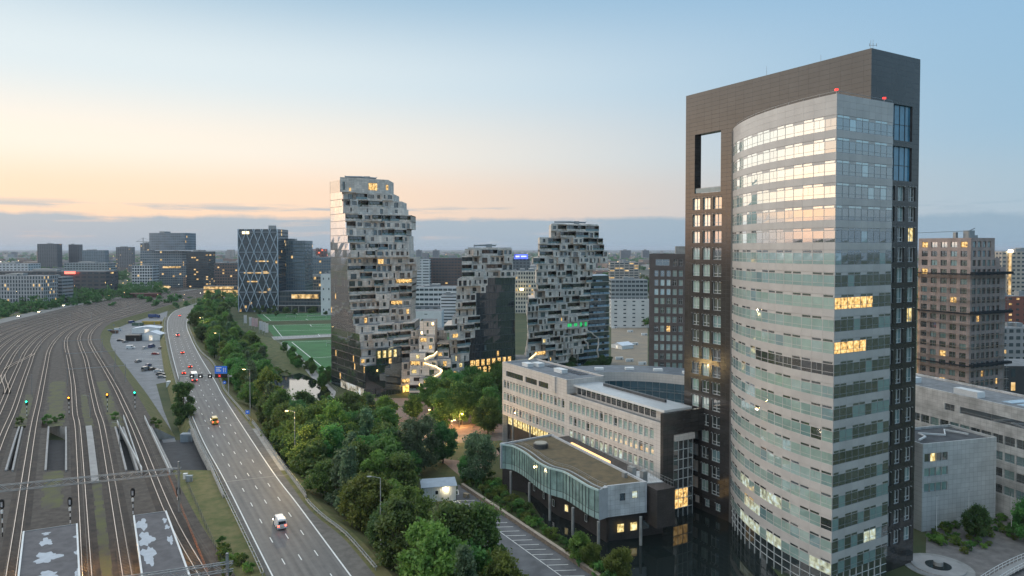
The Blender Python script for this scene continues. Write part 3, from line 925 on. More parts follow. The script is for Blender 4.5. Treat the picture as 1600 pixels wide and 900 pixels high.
# lattice gantries over the tracks
def gantry(label, p0, p1, zb, legs, legz=PLZ, dz=1.3, top=1.5):
    t = thing('lattice_gantry', label, 'gantry', (legs[0][0], legs[0][1], legz), 'lattice gantries over the tracks')
    A, B_ = Vector((*p0[:2], zb)), Vector((*p1[:2], zb))
    d = (B_ - A); L_ = d.length; d.normalize(); n = Vector((-d.y, d.x, 0)) * 0.45
    b = MB()
    for sg in (-1, 1):
        for z in (0, dz):
            b.tube([tuple(A + n * sg + Vector((0, 0, z))), tuple(B_ + n * sg + Vector((0, 0, z)))], 0.09, 4)
    b.build('chord', [M_METAL], t)
    b = MB(); k = int(L_ / 1.6)
    for i in range(k):
        s0, s1 = L_ * i / k, L_ * (i + 1) / k
        for sg in (-1, 1):
            z0, z1 = (0, dz) if i % 2 else (dz, 0)
            b.tube([tuple(A + d * s0 + n * sg + Vector((0, 0, z0))), tuple(A + d * s1 + n * sg + Vector((0, 0, z1)))], 0.05, 4)
        b.tube([tuple(A + d * s0 - n + Vector((0, 0, dz))), tuple(A + d * s1 + n + Vector((0, 0, dz)))], 0.04, 4)
        b.tube([tuple(A + d * s0 - n), tuple(A + d * s1 + n)], 0.04, 4)
    b.build('lacing', [M_METAL], t)
    for lx, ly in legs:
        b = MB(); b.box(lx - 0.2, lx + 0.2, ly - 0.2, ly + 0.2, legz - 0.2, zb + dz + top); b.build('leg', [M_METAL], t)
    return t
g0 = PZ(280, 800, PLZ)
ga, gb = (g0[0] + 0.6, g0[1]), PZ(0, 762, 14)
gdir = Vector((gb[0] - ga[0], gb[1] - ga[1])).normalized()
gantry('long lattice gantry spanning all the near tracks beyond the two platform roofs', ga, (ga[0] + gdir.x * 62, ga[1] + gdir.y * 62), 13.2, [(g0[0], g0[1]), (ga[0] + gdir.x * 61, ga[1] + gdir.y * 61)])
g1 = PZ(355, 868, 15.0)
gantry('short lattice gantry with twin beam at the bottom edge of the photo', (g1[0] + 1, g1[1]), (g1[0] - 40, g1[1] - 15), 12.6, [(g1[0], g1[1]), (g1[0] - 39, g1[1] - 14.6)])
# simple catenary portals farther on
for i, (pa, pb, lab) in enumerate((((105, 577), (196, 571), 'nearest thin catenary portal over the three curving tracks'), ((103, 553), (180, 548), 'middle thin catenary portal over the three curving tracks'), ((98, 533), (160, 530), 'farthest thin catenary portal over the three curving tracks'))):
    zt = PLZ + 7.6
    A, B_ = PZ(*pa, zt), PZ(*pb, zt)
    t = thing('catenary_portal', lab, 'catenary portal', (B_[0], B_[1], PLZ), 'thin catenary portals')
    b = MB(); b.tube([A, B_], 0.16, 4); b.build('beam', [M_METAL], t)
    for q in (A, B_):
        b = MB(); b.tube([(q[0], q[1], PLZ - 0.1), (q[0], q[1], zt + 0.8)], 0.13, 5); b.build('mast', [M_METAL], t)
for i, (px_, py_, h) in enumerate(((50, 618, 9), (141, 652, 9), (187, 700, 9), (158, 560, 8), (90, 515, 8), (110, 505, 8), (143, 503, 8), (64, 545, 8), (179, 597, 9), (30, 560, 8), (128, 492, 8), (170, 490, 8), (200, 481, 8), (150, 484, 8))):
    p = PZ(px_, py_, PLZ)
    t = thing('catenary_mast', 'single grey catenary mast standing among the rails', 'catenary mast', p, 'catenary masts')
    b = MB(); b.tube([(p[0], p[1], PLZ - 0.1), (p[0], p[1], PLZ + h)], [0.15, 0.09], 5); b.build('pole', [M_METAL], t)
    b = MB(); b.tube([(p[0], p[1], PLZ + h - 1.2), (p[0] - 2.6, p[1], PLZ + h - 0.9)], 0.05, 4); b.tube([(p[0], p[1], PLZ + h - 0.1), (p[0] - 2.6, p[1], PLZ + h - 0.9)], 0.03, 4); b.build('arm', [M_METAL], t)

# contact wires over the four near tracks
for k, lab in (('T1', 'overhead wire above the track left of the left platform roof'), ('T2', 'overhead wire above the track right of the left platform roof'), ('T3', 'overhead wire above the track left of the right platform roof'), ('T4', 'overhead wire above the rightmost track')):
    ln = [p for p in TP[k] if p[1] < 430]
    t = thing('overhead_wire', lab, 'overhead wire', (ln[0][0], ln[0][1], PLZ + 5.6))
    b = MB(); b.tube([(p[0], p[1], PLZ + 5.6) for p in ln], 0.03, 3); b.build('contact_wire', [M_FRAMED0], t)
    b = MB(); b.tube([(p[0], p[1], PLZ + 6.9 - 0.5 * math.sin(i * 0.9) ** 2) for i, p in enumerate(ln)], 0.025, 3); b.build('carrier_wire', [M_FRAMED0], t)
# signals
M_BLACK = mat('signal_black', (0.012, 0.012, 0.013), 0.5, var=0.1)
def signal(label, px_, py_foot, py_top, col):
    p = PZ(px_, py_foot, PLZ)
    zt = PY(px_, py_top, p[1])[2]
    zt = max(PLZ + 4.0, min(zt, PLZ + 8))
    t = thing('rail_signal', label, 'signal', p, 'railway signals')
    b = MB(); h = zt - PLZ
    for k in range(6):
        z0, z1 = PLZ - 0.1 + (h - 2) * k / 6, PLZ - 0.1 + (h - 2) * (k + 1) / 6
        b.tube([(p[0], p[1], z0), (p[0], p[1], z1)], 0.12, 6, m=k % 2, cap=False)
    b.build('striped_post', [M_BLACK, M_WHITE], t)
    b = MB(); n = 10
    pts = []
    for k in range(2 * n):
        a = math.pi * k / n
        pts.append((p[0] + 0.48 * math.cos(a), zt - 1.0 + 0.75 * math.sin(a) + (0.35 if math.sin(a) > 0 else -0.35)))
    i0 = len(b.v)
    b.v += [(x, p[1] - 0.1, z) for x, z in pts] + [(x, p[1] + 0.12, z) for x, z in pts]
    m2 = len(pts)
    b.f += [tuple(range(i0, i0 + m2)), tuple(range(i0 + 2 * m2 - 1, i0 + m2 - 1, -1))]
    b.m += [0, 0]
    for k in range(m2):
        q = (k + 1) % m2; b.f.append((i0 + k, i0 + m2 + k, i0 + m2 + q, i0 + q)); b.m.append(0)
    b.build('backboard', [M_BLACK], t)
    b = MB()
    if col:
        b.tube([(p[0], p[1] - 0.28, zt - 0.55), (p[0], p[1] - 0.10, zt - 0.55)], 0.24, 8)
        cm = mat('signal_' + col, (0.02, 0.02, 0.02), 0.4, var=0, emit={'green': (0.02, 1, 0.45), 'orange': (1, 0.28, 0.02)}[col], estr=9)
        b.build('lamp', [cm], t)
    else:
        b.box(p[0] - 0.2, p[0] + 0.2, p[1] - 0.16, p[1] - 0.1, zt - 1.6, zt - 0.55); b.build('housing', [mat('signal_box', (0.4, 0.4, 0.42), 0.5)], t)
        b = MB(); b.box(p[0] - 0.22, p[0] + 0.22, p[1] - 0.2, p[1] + 0.05, zt - 3.0, zt - 2.3); b.build('plate', [M_WHITE], t)
signal('leftmost green signal at the near end of the yard tracks', 42, 653, 625, 'green')
signal('orange signal left of the second near track', 108, 648, 619, 'orange')
signal('orange signal between the third and fourth near tracks', 168, 644, 614, 'orange')
signal('green signal at the right edge of the rail bed', 211, 640, 611, 'green')
signal('signal seen from behind at the left photo edge', 4, 838, 779, None)
signal('signal seen from behind just beyond the left platform roof', 110, 822, 777, None)
signal('signal seen from behind just beyond the right platform roof', 208, 808, 763, None)
signal('signal seen from behind beside the leg of the long gantry', 279, 800, 761, None)
# ================================================================== the dark office tower with its curved pale wing
C0, CL, CR = PZ(1362, 75, 105), PZ(1072, 150, 105), PZ(1446, 91, 105)
_l = math.hypot(CL[0] - C0[0], CL[1] - C0[1])
TU = ((CL[0] - C0[0]) / _l, (CL[1] - C0[1]) / _l)
TV = (-TU[1] * -1, TU[0] * -1)          # to the right, square to TU
TV = (TU[1], -TU[0])
TLEN, TDEP = _l, (CR[0] - C0[0]) * TV[0] + (CR[1] - C0[1]) * TV[1]
TF = Fr(C0[:2], TU, TV)
ANG_U, ANG_V = math.atan2(TU[1], TU[0]), math.atan2(TV[1], TV[0])
M_GRAN = panelled('dark_granite', (0.044, 0.041, 0.040), 0.15, 2.5, 1.04, TU, TV, 0.03, 0.4, 0.10, ior=1.6, bump=0.3, cvar=0.18, scale=0.15)
def tquad(b, *p, m=0):
    b.quad(*p[::-1], m=m)        # TF is left-handed
tower = thing('office_tower', 'tallest tower, dark stone slab with portal opening and curved pale glass wing', 'office tower', TF.p(18, 6, 0))
b = MB()
FH = 4.15
HZ0 = 79.8                                # terrace floor of the portal
ZW = [92.0 - FH * (k + 1) for k in range(21)]       # floor levels, shared with the wing
def holes_wall(b, F, length, z0, z1, holes, thick, m=0, mr=1, x0=0.0):
    """a wall in the plane y=0 of frame F (outside = -y) with rectangular openings, as strips round the openings with reveals"""
    i_f = len(b.f)
    xs = sorted(set([x0, length] + [h[0] for h in holes] + [h[1] for h in holes]))
    for a, c in zip(xs, xs[1:]):
        if c - a < 1e-4:
            continue
        hs = sorted([(h[2], h[3]) for h in holes if h[0] <= a + 1e-4 and h[1] >= c - 1e-4])
        z = z0
        for q0, q1 in hs:
            if q0 > z + 1e-4:
                b.quad(F.p(a, 0, z), F.p(c, 0, z), F.p(c, 0, q0), F.p(a, 0, q0), m=m)
            z = q1
        if z1 > z + 1e-4:
            b.quad(F.p(a, 0, z), F.p(c, 0, z), F.p(c, 0, z1), F.p(a, 0, z1), m=m)
    for h in holes:
        a, c, q0, q1 = h[:4]
        t = thick
        b.quad(F.p(a, 0, q0), F.p(c, 0, q0), F.p(c, t, q0), F.p(a, t, q0), m=mr)
        b.quad(F.p(a, 0, q1), F.p(c, 0, q1), F.p(c, t, q1), F.p(a, t, q1), m=mr)
        b.quad(F.p(a, 0, q0), F.p(a, t, q0), F.p(a, t, q1), F.p(a, 0, q1), m=mr)
        b.quad(F.p(c, 0, q0), F.p(c, t, q0), F.p(c, t, q1), F.p(c, 0, q1), m=mr)
        b.quad(F.p(a, t, q0), F.p(c, t, q0), F.p(c, t, q1), F.p(a, t, q1), m=mr)
    if F.left:
        b.f[i_f:] = [q[::-1] for q in b.f[i_f:]]
# front face: three window columns at the far end
fcols = [(45.4, 47.9), (41.9, 44.4), (38.2, 41.0)]
fh, fw_items = [], []
for k, z in enumerate(ZW):
    if z + 3.0 > HZ0 - 0.5:
        continue
    for j, (a, c) in enumerate(fcols):
        fh.append((a, c, z + 0.25, z + 3.15, j))
fh += [(44.9 - 3.5 * j, 46.6 - 3.5 * j, 1.4, 3.3, 3) for j in range(3)]
holes_wall(b, TF, TLEN, -1.2, HZ0, fh, 0.45)
# short face on the right
SFr = Fr(TF.p(0, 0, 0)[:2], TV, TU)
rcols = [(6.0, 8.3), (9.4, 11.7), (13.1, 15.5)]
rh = []
for k, z in enumerate(ZW):
    if z + 3.0 < HZ0 - 1.0 and z > 0:
        for j, (a, c) in enumerate(rcols):
            rh.append((a, c, z + 0.25, z + 3.15, j))
rh += [(6.5, 14.0, HZ0 - 0.1, 86.6, 9), (6.5, 14.0, 87.8, 95.0, 9)]
holes_wall(b, SFr, TDEP, -1.2, 105, rh, 0.5)
# remaining faces
tquad(b, TF.p(TLEN, 0, -1.2), TF.p(TLEN, TDEP, -1.2), TF.p(TLEN, TDEP, HZ0), TF.p(TLEN, 0, HZ0))
tquad(b, TF.p(0, TDEP, -1.2), TF.p(TLEN, TDEP, -1.2), TF.p(TLEN, TDEP, HZ0), TF.p(0, TDEP, HZ0))
tquad(b, TF.p(38.6, 0, HZ0), TF.p(TLEN, 0, HZ0), TF.p(TLEN, TDEP, HZ0), TF.p(38.6, TDEP, HZ0), m=2)
tquad(b, TF.p(0, 0, HZ0), TF.p(38.6, 0, HZ0), TF.p(38.6, 0, 105), TF.p(0, 0, 105))
tquad(b, TF.p(38.6, 0, HZ0), TF.p(38.6, TDEP, HZ0), TF.p(38.6, TDEP, 105), TF.p(38.6, 0, 105))
tquad(b, TF.p(0, TDEP, HZ0), TF.p(38.6, TDEP, HZ0), TF.p(38.6, TDEP, 105), TF.p(0, TDEP, 105))
tquad(b, TF.p(0, 0, 104.6), TF.p(38.6, 0, 104.6), TF.p(38.6, TDEP, 104.6), TF.p(0, TDEP, 104.6), m=2)
b.build('stone_slab', [M_GRAN, mat('granite_reveal', (0.045, 0.042, 0.042), 0.5, var=0.1), M_ROOFD], tower)
b = MB()
b.box(47.3, TLEN, 0, 2.2, HZ0 + 0.002, 105, F=TF)
b.box(38.602, 47.3, 0, 2.2, 94.6, 105, F=TF)
b.build('portal_frame', [M_GRAN], tower)
b = MB()
for x in np.arange(39.2, 47.2, 1.6):
    b.box(x, x + 0.06, 0.25, 0.31, HZ0, HZ0 + 1.25, m=0, F=TF)
b.box(38.7, 47.2, 0.25, 0.31, HZ0 + 1.25, HZ0 + 1.33, m=0, F=TF)
b.box(38.7, 47.2, 0.27, 0.29, HZ0 + 0.1, HZ0 + 1.2, m=1, F=TF)
b.build('railing', [M_METAL, mat('rail_glass', (0.25, 0.33, 0.35), 0.1, var=0.1)], tower)
# windows of the slab: white cross frame, pane, three sun-shade brackets over it
def slab_window(w, h, glass, loggia=False):
    q = MB()
    q.quad((0, 0.0, 0), (w, 0.0, 0), (w, 0.0, h), (0, 0.0, h), m=1)
    fr = 0.10
    for x in (0, w - fr):
        q.box(x, x + fr, -0.10, -0.002, 0, h)
    q.box(fr, w - fr, -0.10, -0.002, 0, fr); q.box(fr, w - fr, -0.10, -0.002, h - fr, h)
    q.box(w / 2 - 0.06, w / 2 + 0.06, -0.11, -0.002, fr, h - fr)
    q.box(fr, w - fr, -0.09, -0.003, 0.75, 0.85)
    for x in (0.15, w / 2 - 0.08, w - 0.30):
        q.box(x, x + 0.16, -0.75, -0.1, h + 0.02, h + 0.12)
    return q
_sw = {}
def sw(w, h, g, i):
    k = ('sw', round(w, 2), round(h, 2), i)
    if k not in _sw:
        _sw[k] = slab_window(w, h, g)
    return k, _sw[k], [M_FRAME, g]
items = []
for a, c, q0, q1, j in fh:
    r = random.random()
    if j == 2:
        g, gi = (M_DARKG[1], 'd1') if r < 0.7 else (M_BLIND[3], 'b3')
    elif j == 3:
        g, gi = M_BLIND[1], 'b1'
    else:
        g, gi = random.choice([(M_BLIND[2], 'b2'), (M_BLIND[2], 'b2'), (M_BLIND[0], 'b0'), (M_DARKG[2], 'd2')])
    if abs(q0 - 0.25 - ZW[10]) < 0.1 and j == 0:
        g, gi = M_DARKG[0], 'd0'
    key, mb, mats = sw(c - a, q1 - q0, g, gi + 'f')
    items.append((key, mb, mats, TF.p(c, 0.42, q0), ANG_U + math.pi))
for a, c, q0, q1, j in rh:
    if j == 9:
        q = MB()
        w, h = c - a, q1 - q0
        q.quad((0, 0, 0), (w, 0, 0), (w, 0, h), (0, 0, h), m=1)
        for x in np.linspace(0, w - 0.08, 5):
            q.box(x, x + 0.08, -0.1, -0.002, 0, h)
        q.box(0, w, -0.09, -0.003, h * 0.45, h * 0.45 + 0.08)
        for x in (1.2, 3.0):
            q.box(x, x + 0.3, 0.004, 0.02, 0.6, h - 0.6, m=0)
        items.append((('tall', round(h, 2)), q, [M_FRAMED, mat('blue_glass', (0.08, 0.24, 0.36), 0.04, var=0.25, scale=0.25, ior=1.9)], SFr.p(a, 0.47, q0), ANG_V))
        continue
    r = random.random()
    g, gi = random.choice([(M_BLIND[3], 'b3'), (M_DARKG[2], 'd2'), (M_DARKG[1], 'd1'), (M_BLIND[1], 'b1')])
    if r < 0.05:
        g, gi = M_LITY, 'ly'
    key, mb, mats = sw(c - a, q1 - q0, g, gi + 'r')
    items.append((key, mb, mats, SFr.p(a, 0.47, q0), ANG_V))
pieces(tower, 'slab_window', items)

# ---- curved wing: arc in (t, o) with o the distance out from the slab face
ARCR, T0W, O0W = 57.5, -2.0, 13.3
_th1 = math.acos(1 - O0W / ARCR)
ARCL = ARCR * _th1
NCOL = 16
def arc(s, out=0.0):
    th = s / ARCR
    t = T0W + (ARCR + out) * math.sin(th)
    o = O0W - ARCR + (ARCR + out) * math.cos(th)
    return TF.p(t, -o, 0)[:2]
WP = TF.p(T0W, -O0W, 0)[:2]
WW = 17.5
def wface(s, out=0.0):                     # flat end face, s runs to the right from the corner
    return TF.p(T0W - out, -O0W + s, 0)[:2]
NEND = 9
ZTOP = 94.4
edges_c = [arc(ARCL * k / NCOL, 0) for k in range(NCOL + 1)]
edges_e = [wface(WW * k / NEND, 0) for k in range(NEND + 1)]
# core (set back behind panels and panes), roof
core = [TF.p(T0W + 0.35, -O0W + 0.4, 0)[:2]] + [arc(ARCL * k / 32, -0.4) for k in range(1, 32)] + [TF.p(T0W + 38.9, 0.5, 0)[:2], TF.p(2, 2, 0)[:2], TF.p(0.0, -O0W + WW, 0)[:2], TF.p(T0W + 0.35, -O0W + WW - 0.02, 0)[:2]]
b = MB(); b.prism(core[::-1], -1.0, ZTOP - 0.5, 0, 1)
b.build('wing_core', [mat('wing_core', (0.10, 0.10, 0.10), 0.7, var=0.1), M_ROOFD], tower)
JG = 0.02
def seg_local(p, q):
    """local frame along p->q, outside = -y; returns loc, rz, width"""
    return p, math.atan2(q[1] - p[1], q[0] - p[0]), math.hypot(q[0] - p[0], q[1] - p[1])
segs = []
for k in range(NCOL):      # seen from outside, left to right is decreasing s
    segs.append(('c', k) + seg_local(edges_c[k + 1], edges_c[k]))
for k in range(NEND):
    segs.append(('e', k) + seg_local(edges_e[k], edges_e[k + 1]))
def panel_mb(w, h):
    q = MB(); q.box(JG / 2, w - JG / 2, 0.0, 0.30, JG / 2, h - JG / 2); return q
_pc = {}
def pmesh(tagk, w, h):
    k = ('pan', tagk, round(w, 3), round(h, 3))
    if k not in _pc:
        _pc[k] = panel_mb(w, h)
    return k, _pc[k]
pan, win = [], []
def wing_window(w, split, lower, tilt):
    """two-light window: lower pane, main pane, thin pale frames; tilt gives each pane its own reflection"""
    q = MB()
    d = 0.045
    tl = tilt
    q.quad((0.04, d + tl[0], 0.05), (w - 0.04, d + tl[1], 0.05), (w - 0.04, d + tl[2], lower), (0.04, d + tl[3], lower), m=2)
    for (x0, x1), tt in zip(((0.04, split), (split, w - 0.04)), (tl, tl[::-1])):
        q.quad((x0, d + tt[0], lower), (x1, d + tt[1], lower), (x1, d + tt[2], 2.2), (x0, d + tt[3], 2.2), m=1)
    for x in (0.0, w - 0.06):
        q.box(x, x + 0.06, 0.015, d + 0.05, 0, 2.2)
    q.box(0.06, w - 0.06, 0.02, d + 0.04, lower - 0.035, lower + 0.035)
    q.box(0.06, w - 0.06, 0.02, d + 0.04, 0, 0.05)
    q.box(0.06, w - 0.06, 0.02, d + 0.04, 2.15, 2.2)
    if 0.3 < split < w - 0.3:
        q.box(split - 0.02, split + 0.02, 0.025, d + 0.04, lower, 2.15)
    return q
_ww = {}
rw = random.Random(11)
TILT = [tuple(rw.uniform(-0.008, 0.008) for _ in range(4)) for _ in range(4)]
GL = {'b0': M_BLIND[0], 'b1': M_BLIND[1], 'b2': M_BLIND[2], 'b3': M_BLIND[3], 'd0': M_DARKG[0], 'd1': M_DARKG[1], 'd2': M_DARKG[2], 'lp': M_LITP, 'ly': M_LITY, 'lw': M_LITW}
def strip_mb(w, slot):
    q = MB(); q.box(JG / 2, w - JG / 2, 0.05, 0.30, 0.0, 0.55 - JG, m=0)
    if slot:
        q.box(slot[0], slot[1], 0.030, 0.05 + 0.01, 0.07, 0.44, m=1)
    return q
strips = []
for fi, z in enumerate(ZW):
    rowtone = rw.choice(['b0', 'b2', 'b0', 'b1', 'b2'])
    for (kind, k, p, rz, w) in segs:
        # solid band, slotted strip
        key, mb = pmesh(kind, w, 1.40)
        pan.append((key, mb, [M_PALE], (p[0], p[1], z + 2.75), rz))
        if kind == 'c':
            sl = [(0.15, w * 0.97), None][(k + fi) % 2] if True else None
            sl = (0.1, w - 0.35) if (k * 7 + fi) % 3 else None
        else:
            sl = (0.1, w - 0.1) if (k + fi // 4) % 3 != 2 else None
        ks = ('st', kind, round(w, 3), sl, fi < 5)
        if ks not in _pc:
            _pc[ks] = strip_mb(w, sl)
        strips.append((ks, _pc[ks], [M_PALE, M_BLIND[1] if fi < 5 else M_DARKG[2]], (p[0], p[1], z + 2.2), rz))
        # which glass
        r = rw.random()
        if kind == 'c':
            g = rowtone if r < 0.72 else rw.choice(['b0', 'b1', 'b2', 'b3'])
            if k < 2 and r > 0.9:
                g = 'd1'
            if fi == 11 and k < 9:
                g = 'd1' if k > 3 else 'd0'
            if fi in (5, 4) and k < 9:
                g = 'd2' if r < 0.8 else 'd0'
            if fi >= 18 and 4 < k < 13 and r < 0.45:
                g = 'lp'
            if (fi, k) in ((20, 1), (20, 0), (20, 8), (20, 9)):
                g = 'lp'
            if k > 12 and r < 0.5:
                g = 'b3'
        else:
            g = rw.choice(['d2', 'd1', 'b3', 'd2', 'd1'])
            if fi > 11:
                g = rw.choice(['b3', 'd2', 'd2', 'b3', 'd1'])
            if (fi == 8 and k < 6):
                g = 'lw'
            if (fi == 10 and k < 6):
                g = 'lw' if k < 5 else 'd2'
            if fi == 19 and k in (5, 6):
                g = 'lp'
            if fi == 15:
                g = 'd0'
        tl = rw.randrange(4)
        kk = ('ww', kind, round(w, 3), g, tl)
        if kk not in _ww:
            _ww[kk] = wing_window(w, (w * 0.5 if kind == 'c' and tl == 0 else 0.04), 0.72, TILT[tl])
        low = GL[g]
        win.append((kk, _ww[kk], [M_PALE if kind == 'c' else M_METAL, GL[g], low], (p[0], p[1], z), rz))
pieces(tower, 'wing_window', win, 300)
pieces(tower, 'cladding_panel', pan, 300)
pieces(tower, 'slotted_strip', strips, 300)
# top parapet in two courses, ground floor glazing
par, gg = [], []
for (kind, k, p, rz, w) in segs:
    for z0, hh in ((92.0, 1.2), (93.2, 1.2)):
        key, mb = pmesh('par' + kind, w, hh)
        par.append((key, mb, [M_PALE], (p[0], p[1], z0), rz))
    kk = ('gf', kind, round(w, 3))
    if kk not in _ww:
        q = MB(); hh = ZW[-1] + 0.0 - 0.0
        q.quad((0, 0.25, 0), (w, 0.25, 0), (w, 0.25, hh), (0, 0.25, hh), m=1)
        q.box(0, 0.08, 0.12, 0.3, 0, hh)
        for zz in (1.6, 3.2):
            q.box(0.08, w, 0.16, 0.3, zz, zz + 0.06)
        _ww[kk] = q
    gg.append((kk, _ww[kk], [M_FRAME, M_DARKG[1]], (p[0], p[1], 0), rz))
pieces(tower, 'parapet_panel', par)
pieces(tower, 'ground_floor_glazing', gg)
b = MB()
ring = [wface(WW, -0.3), wface(0.3, -0.3)] + [arc(ARCL * k / 20, -0.35) for k in range(0, 21)]
rp = [(p[0], p[1], ZTOP + 0.55) for p in ring]
b.tube(rp, 0.035, 4)
for p in ring[::2]:
    b.tube([(p[0], p[1], ZTOP - 0.2), (p[0], p[1], ZTOP + 0.55)], 0.03, 4)
b.build('roof_rail', [M_METAL], tower)
for (px_, py_) in ((1309, 0), (1386, 0)):
    p = wface(0.4 if px_ == 1309 else WW * 0.86, -0.4)
    b = MB(); b.tube([(p[0], p[1], ZTOP - 0.3), (p[0], p[1], ZTOP + 0.9)], 0.07, 6)
    b.box(p[0] - 0.26, p[0] + 0.26, p[1] - 0.2, p[1] + 0.2, ZTOP + 0.6, ZTOP + 0.95, m=1)
    b.build('warning_lamp', [M_METAL, M_REDL], tower)
for t, s_, h in ((2.0, 3.5, 2.6), (1.0, 1.2, 2.0), (26, 1, 2.4), (12, 1, 1.6)):
    p = TF.p(t, s_, 0)
    b = MB(); b.tube([(p[0], p[1], 104.5), (p[0], p[1], 105 + h)], [0.05, 0.03], 5)
    if t == 2.0:
        b.tube([(p[0] - 0.7, p[1], 105 + 1.5), (p[0] + 0.7, p[1], 105 + 1.5)], 0.04, 4)
        for dx in (-0.7, 0, 0.7):
            b.tube([(p[0] + dx, p[1], 105 + 1.3), (p[0] + dx, p[1], 105 + 1.9)], 0.06, 4)
    b.build('antenna', [M_METAL], tower)
print('tower', TLEN, TDEP, TU, C0)
# ================================================================== generic facade with real openings
def simple_window(w, h, mull=1, trans=0.0, fr=0.07, slot=False):
    q = MB()
    q.quad((0, 0, 0), (w, 0, 0), (w, 0, h), (0, 0, h), m=1)
    for x in (0, w - fr):
        q.box(x, x + fr, -0.08, -0.002, 0, h)
    q.box(fr, w - fr, -0.08, -0.002, 0, fr); q.box(fr, w - fr, -0.08, -0.002, h - fr, h)
    for i in range(1, mull + 1):
        x = w * i / (mull + 1); q.box(x - fr / 2, x + fr / 2, -0.075, -0.002, fr, h - fr)
    if trans:
        q.box(fr, w - fr, -0.07, -0.003, trans, trans + fr)
    return q
_fw = {}
def glaze(items, F, a, c, q0, q1, depth, g, gi, mframe, fi, rzoff=0.0, **k):
    key = ('fz', round(c - a, 2), round(q1 - q0, 2), gi, fi, tuple(sorted(k.items())))
    if key not in _fw:
        _fw[key] = simple_window(c - a, q1 - q0, **k)
    items.append((key, _fw[key], [mframe, g], F.p(a, depth, q0), F.ang()))
GLASSES = {'b0': M_BLIND[0], 'b1': M_BLIND[1], 'b2': M_BLIND[2], 'b3': M_BLIND[3], 'd0': M_DARKG[0], 'd1': M_DARKG[1], 'd2': M_DARKG[2], 'lw': M_LITW, 'ly': M_LITY, 'lp': M_LITP}
def grid_holes(x0, x1, nx, w, zs, h):
    st = (x1 - x0) / nx
    return [(x0 + st * (i + 0.5) - w / 2, x0 + st * (i + 0.5) + w / 2, z, z + h) for z in zs for i in range(nx)]
def facade(parent, F, length, z0, z1, holes, mwall, depth=0.3, pick=None, mframe=None, fi='w', name='window', wall='wall', mrev=None, rnd=None, cap=290, **k):
    b = MB(); holes_wall(b, F, length, z0, z1, holes, depth + 0.01, 0, 1)
    b.build(wall, [mwall, mrev or mwall], parent)
    items = []
    rnd = rnd or random
    for h in holes:
        gi = pick(h) if pick else rnd.choice(['d1', 'd2', 'b3'])
        glaze(items, F, h[0], h[1], h[2], h[3], depth - 0.01, GLASSES[gi], gi, mframe or M_FRAME, fi, **k)
    if items:
        pieces(parent, name, items, cap)
def shell(parent, F, L, D, z0, z1, mwall, mroof, front=False, par=0.5, name='side_wall'):
    """the other faces of a box building whose front (y=0) is a facade; roof with a parapet"""
    b = MB()
    if front:
        b.quad(F.p(0, 0, z0), F.p(L, 0, z0), F.p(L, 0, z1), F.p(0, 0, z1))
    b.quad(F.p(L, 0, z0), F.p(L, D, z0), F.p(L, D, z1), F.p(L, 0, z1))
    b.quad(F.p(L, D, z0), F.p(0, D, z0), F.p(0, D, z1), F.p(L, D, z1))
    b.quad(F.p(0, D, z0), F.p(0, 0, z0), F.p(0, 0, z1), F.p(0, D, z1))
    b.build(name, [mwall], parent)
    b = MB(); t = 0.35
    b.quad(F.p(t, t, z1 - par), F.p(L - t, t, z1 - par), F.p(L - t, D - t, z1 - par), F.p(t, D - t, z1 - par), m=1)
    for (x0, x1, y0, y1) in ((0.002, L - 0.002, 0.002, t), (0.002, L - 0.002, D - t, D - 0.002), (0.002, t, t, D - t), (L - t, L - 0.002, t, D - t)):
        b.box(x0, x1, y0, y1, z1 - par - 0.3, z1 + 0.06, F=F)
    b.build('roof', [mwall, mroof], parent)

# ================================================================== long pale office beside the tower
OA, OE = PZ(785, 565.5, 27.6), PZ(1032, 662, 23.5)
_l = math.hypot(OE[0] - OA[0], OE[1] - OA[1])
OU = ((OE[0] - OA[0]) / _l, (OE[1] - OA[1]) / _l)
OV = (-OU[1], OU[0])
OF = Fr(OA[:2], OU, OV)
OL = _l
S1 = 38.5                                    # end of the taller left part
M_PPAN = panelled('pale_panels', (0.60, 0.56, 0.52), 0.45, 1.5, 0.95, OU, OV, 0.03, 0.6, 0.04, bump=0.2, cvar=0.06)
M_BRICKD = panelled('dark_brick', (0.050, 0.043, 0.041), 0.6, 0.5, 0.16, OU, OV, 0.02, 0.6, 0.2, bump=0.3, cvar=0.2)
M_BLUEROOF = mat('roof_bluegrey', (0.13, 0.15, 0.17), 0.6, var=0.2, scale=0.4)
off = thing('office_wing', 'long pale panelled office with three rows of windows beside the dark tower', 'office building', OF.p(OL / 2, 7, 0))
OD = 13.8
holes = []
ro = random.Random(5)
for z in (11.0, 15.0, 19.1):
    for i in range(int(OL / 2.05)):
        x = 0.9 + i * 2.05
        if x + 2.0 < OL - 1.5 and not (x < S1 < x + 1.6):
            holes.append((x, x + 1.5, z, z + 2.2))
def pick_o(h):
    r = ro.random()
    if 40 < h[0] < 43.5 and h[2] > 14 and h[2] < 16:
        return 'd0'
    if h[2] < 12 and h[0] > 36:
        return 'lp' if r < 0.5 else 'b2'
    return 'b2' if r < 0.6 else 'b0' if r < 0.9 else 'd2'
rec = [(2.5, 13.5, 23.2, 25.0), (15.0, 22.0, 23.2, 25.0), (23.0, 28.5, 23.2, 25.0)]
b = MB()
holes_wall(b, OF, S1, 9.9, 27.6, [h for h in holes if h[1] < S1] + rec, 0.3, 0, 0)
b.build('upper_wall', [M_PPAN], off)
b = MB()
holes_wall(b, OF, OL, 9.9, 23.5, [h for h in holes if h[0] > S1], 0.3, 0, 0, x0=S1 + 1e-3)
b.quad(*[OF.p(x, 0, z) for x, z in ()]) if False else None
b.build('lower_wall', [M_PPAN], off)
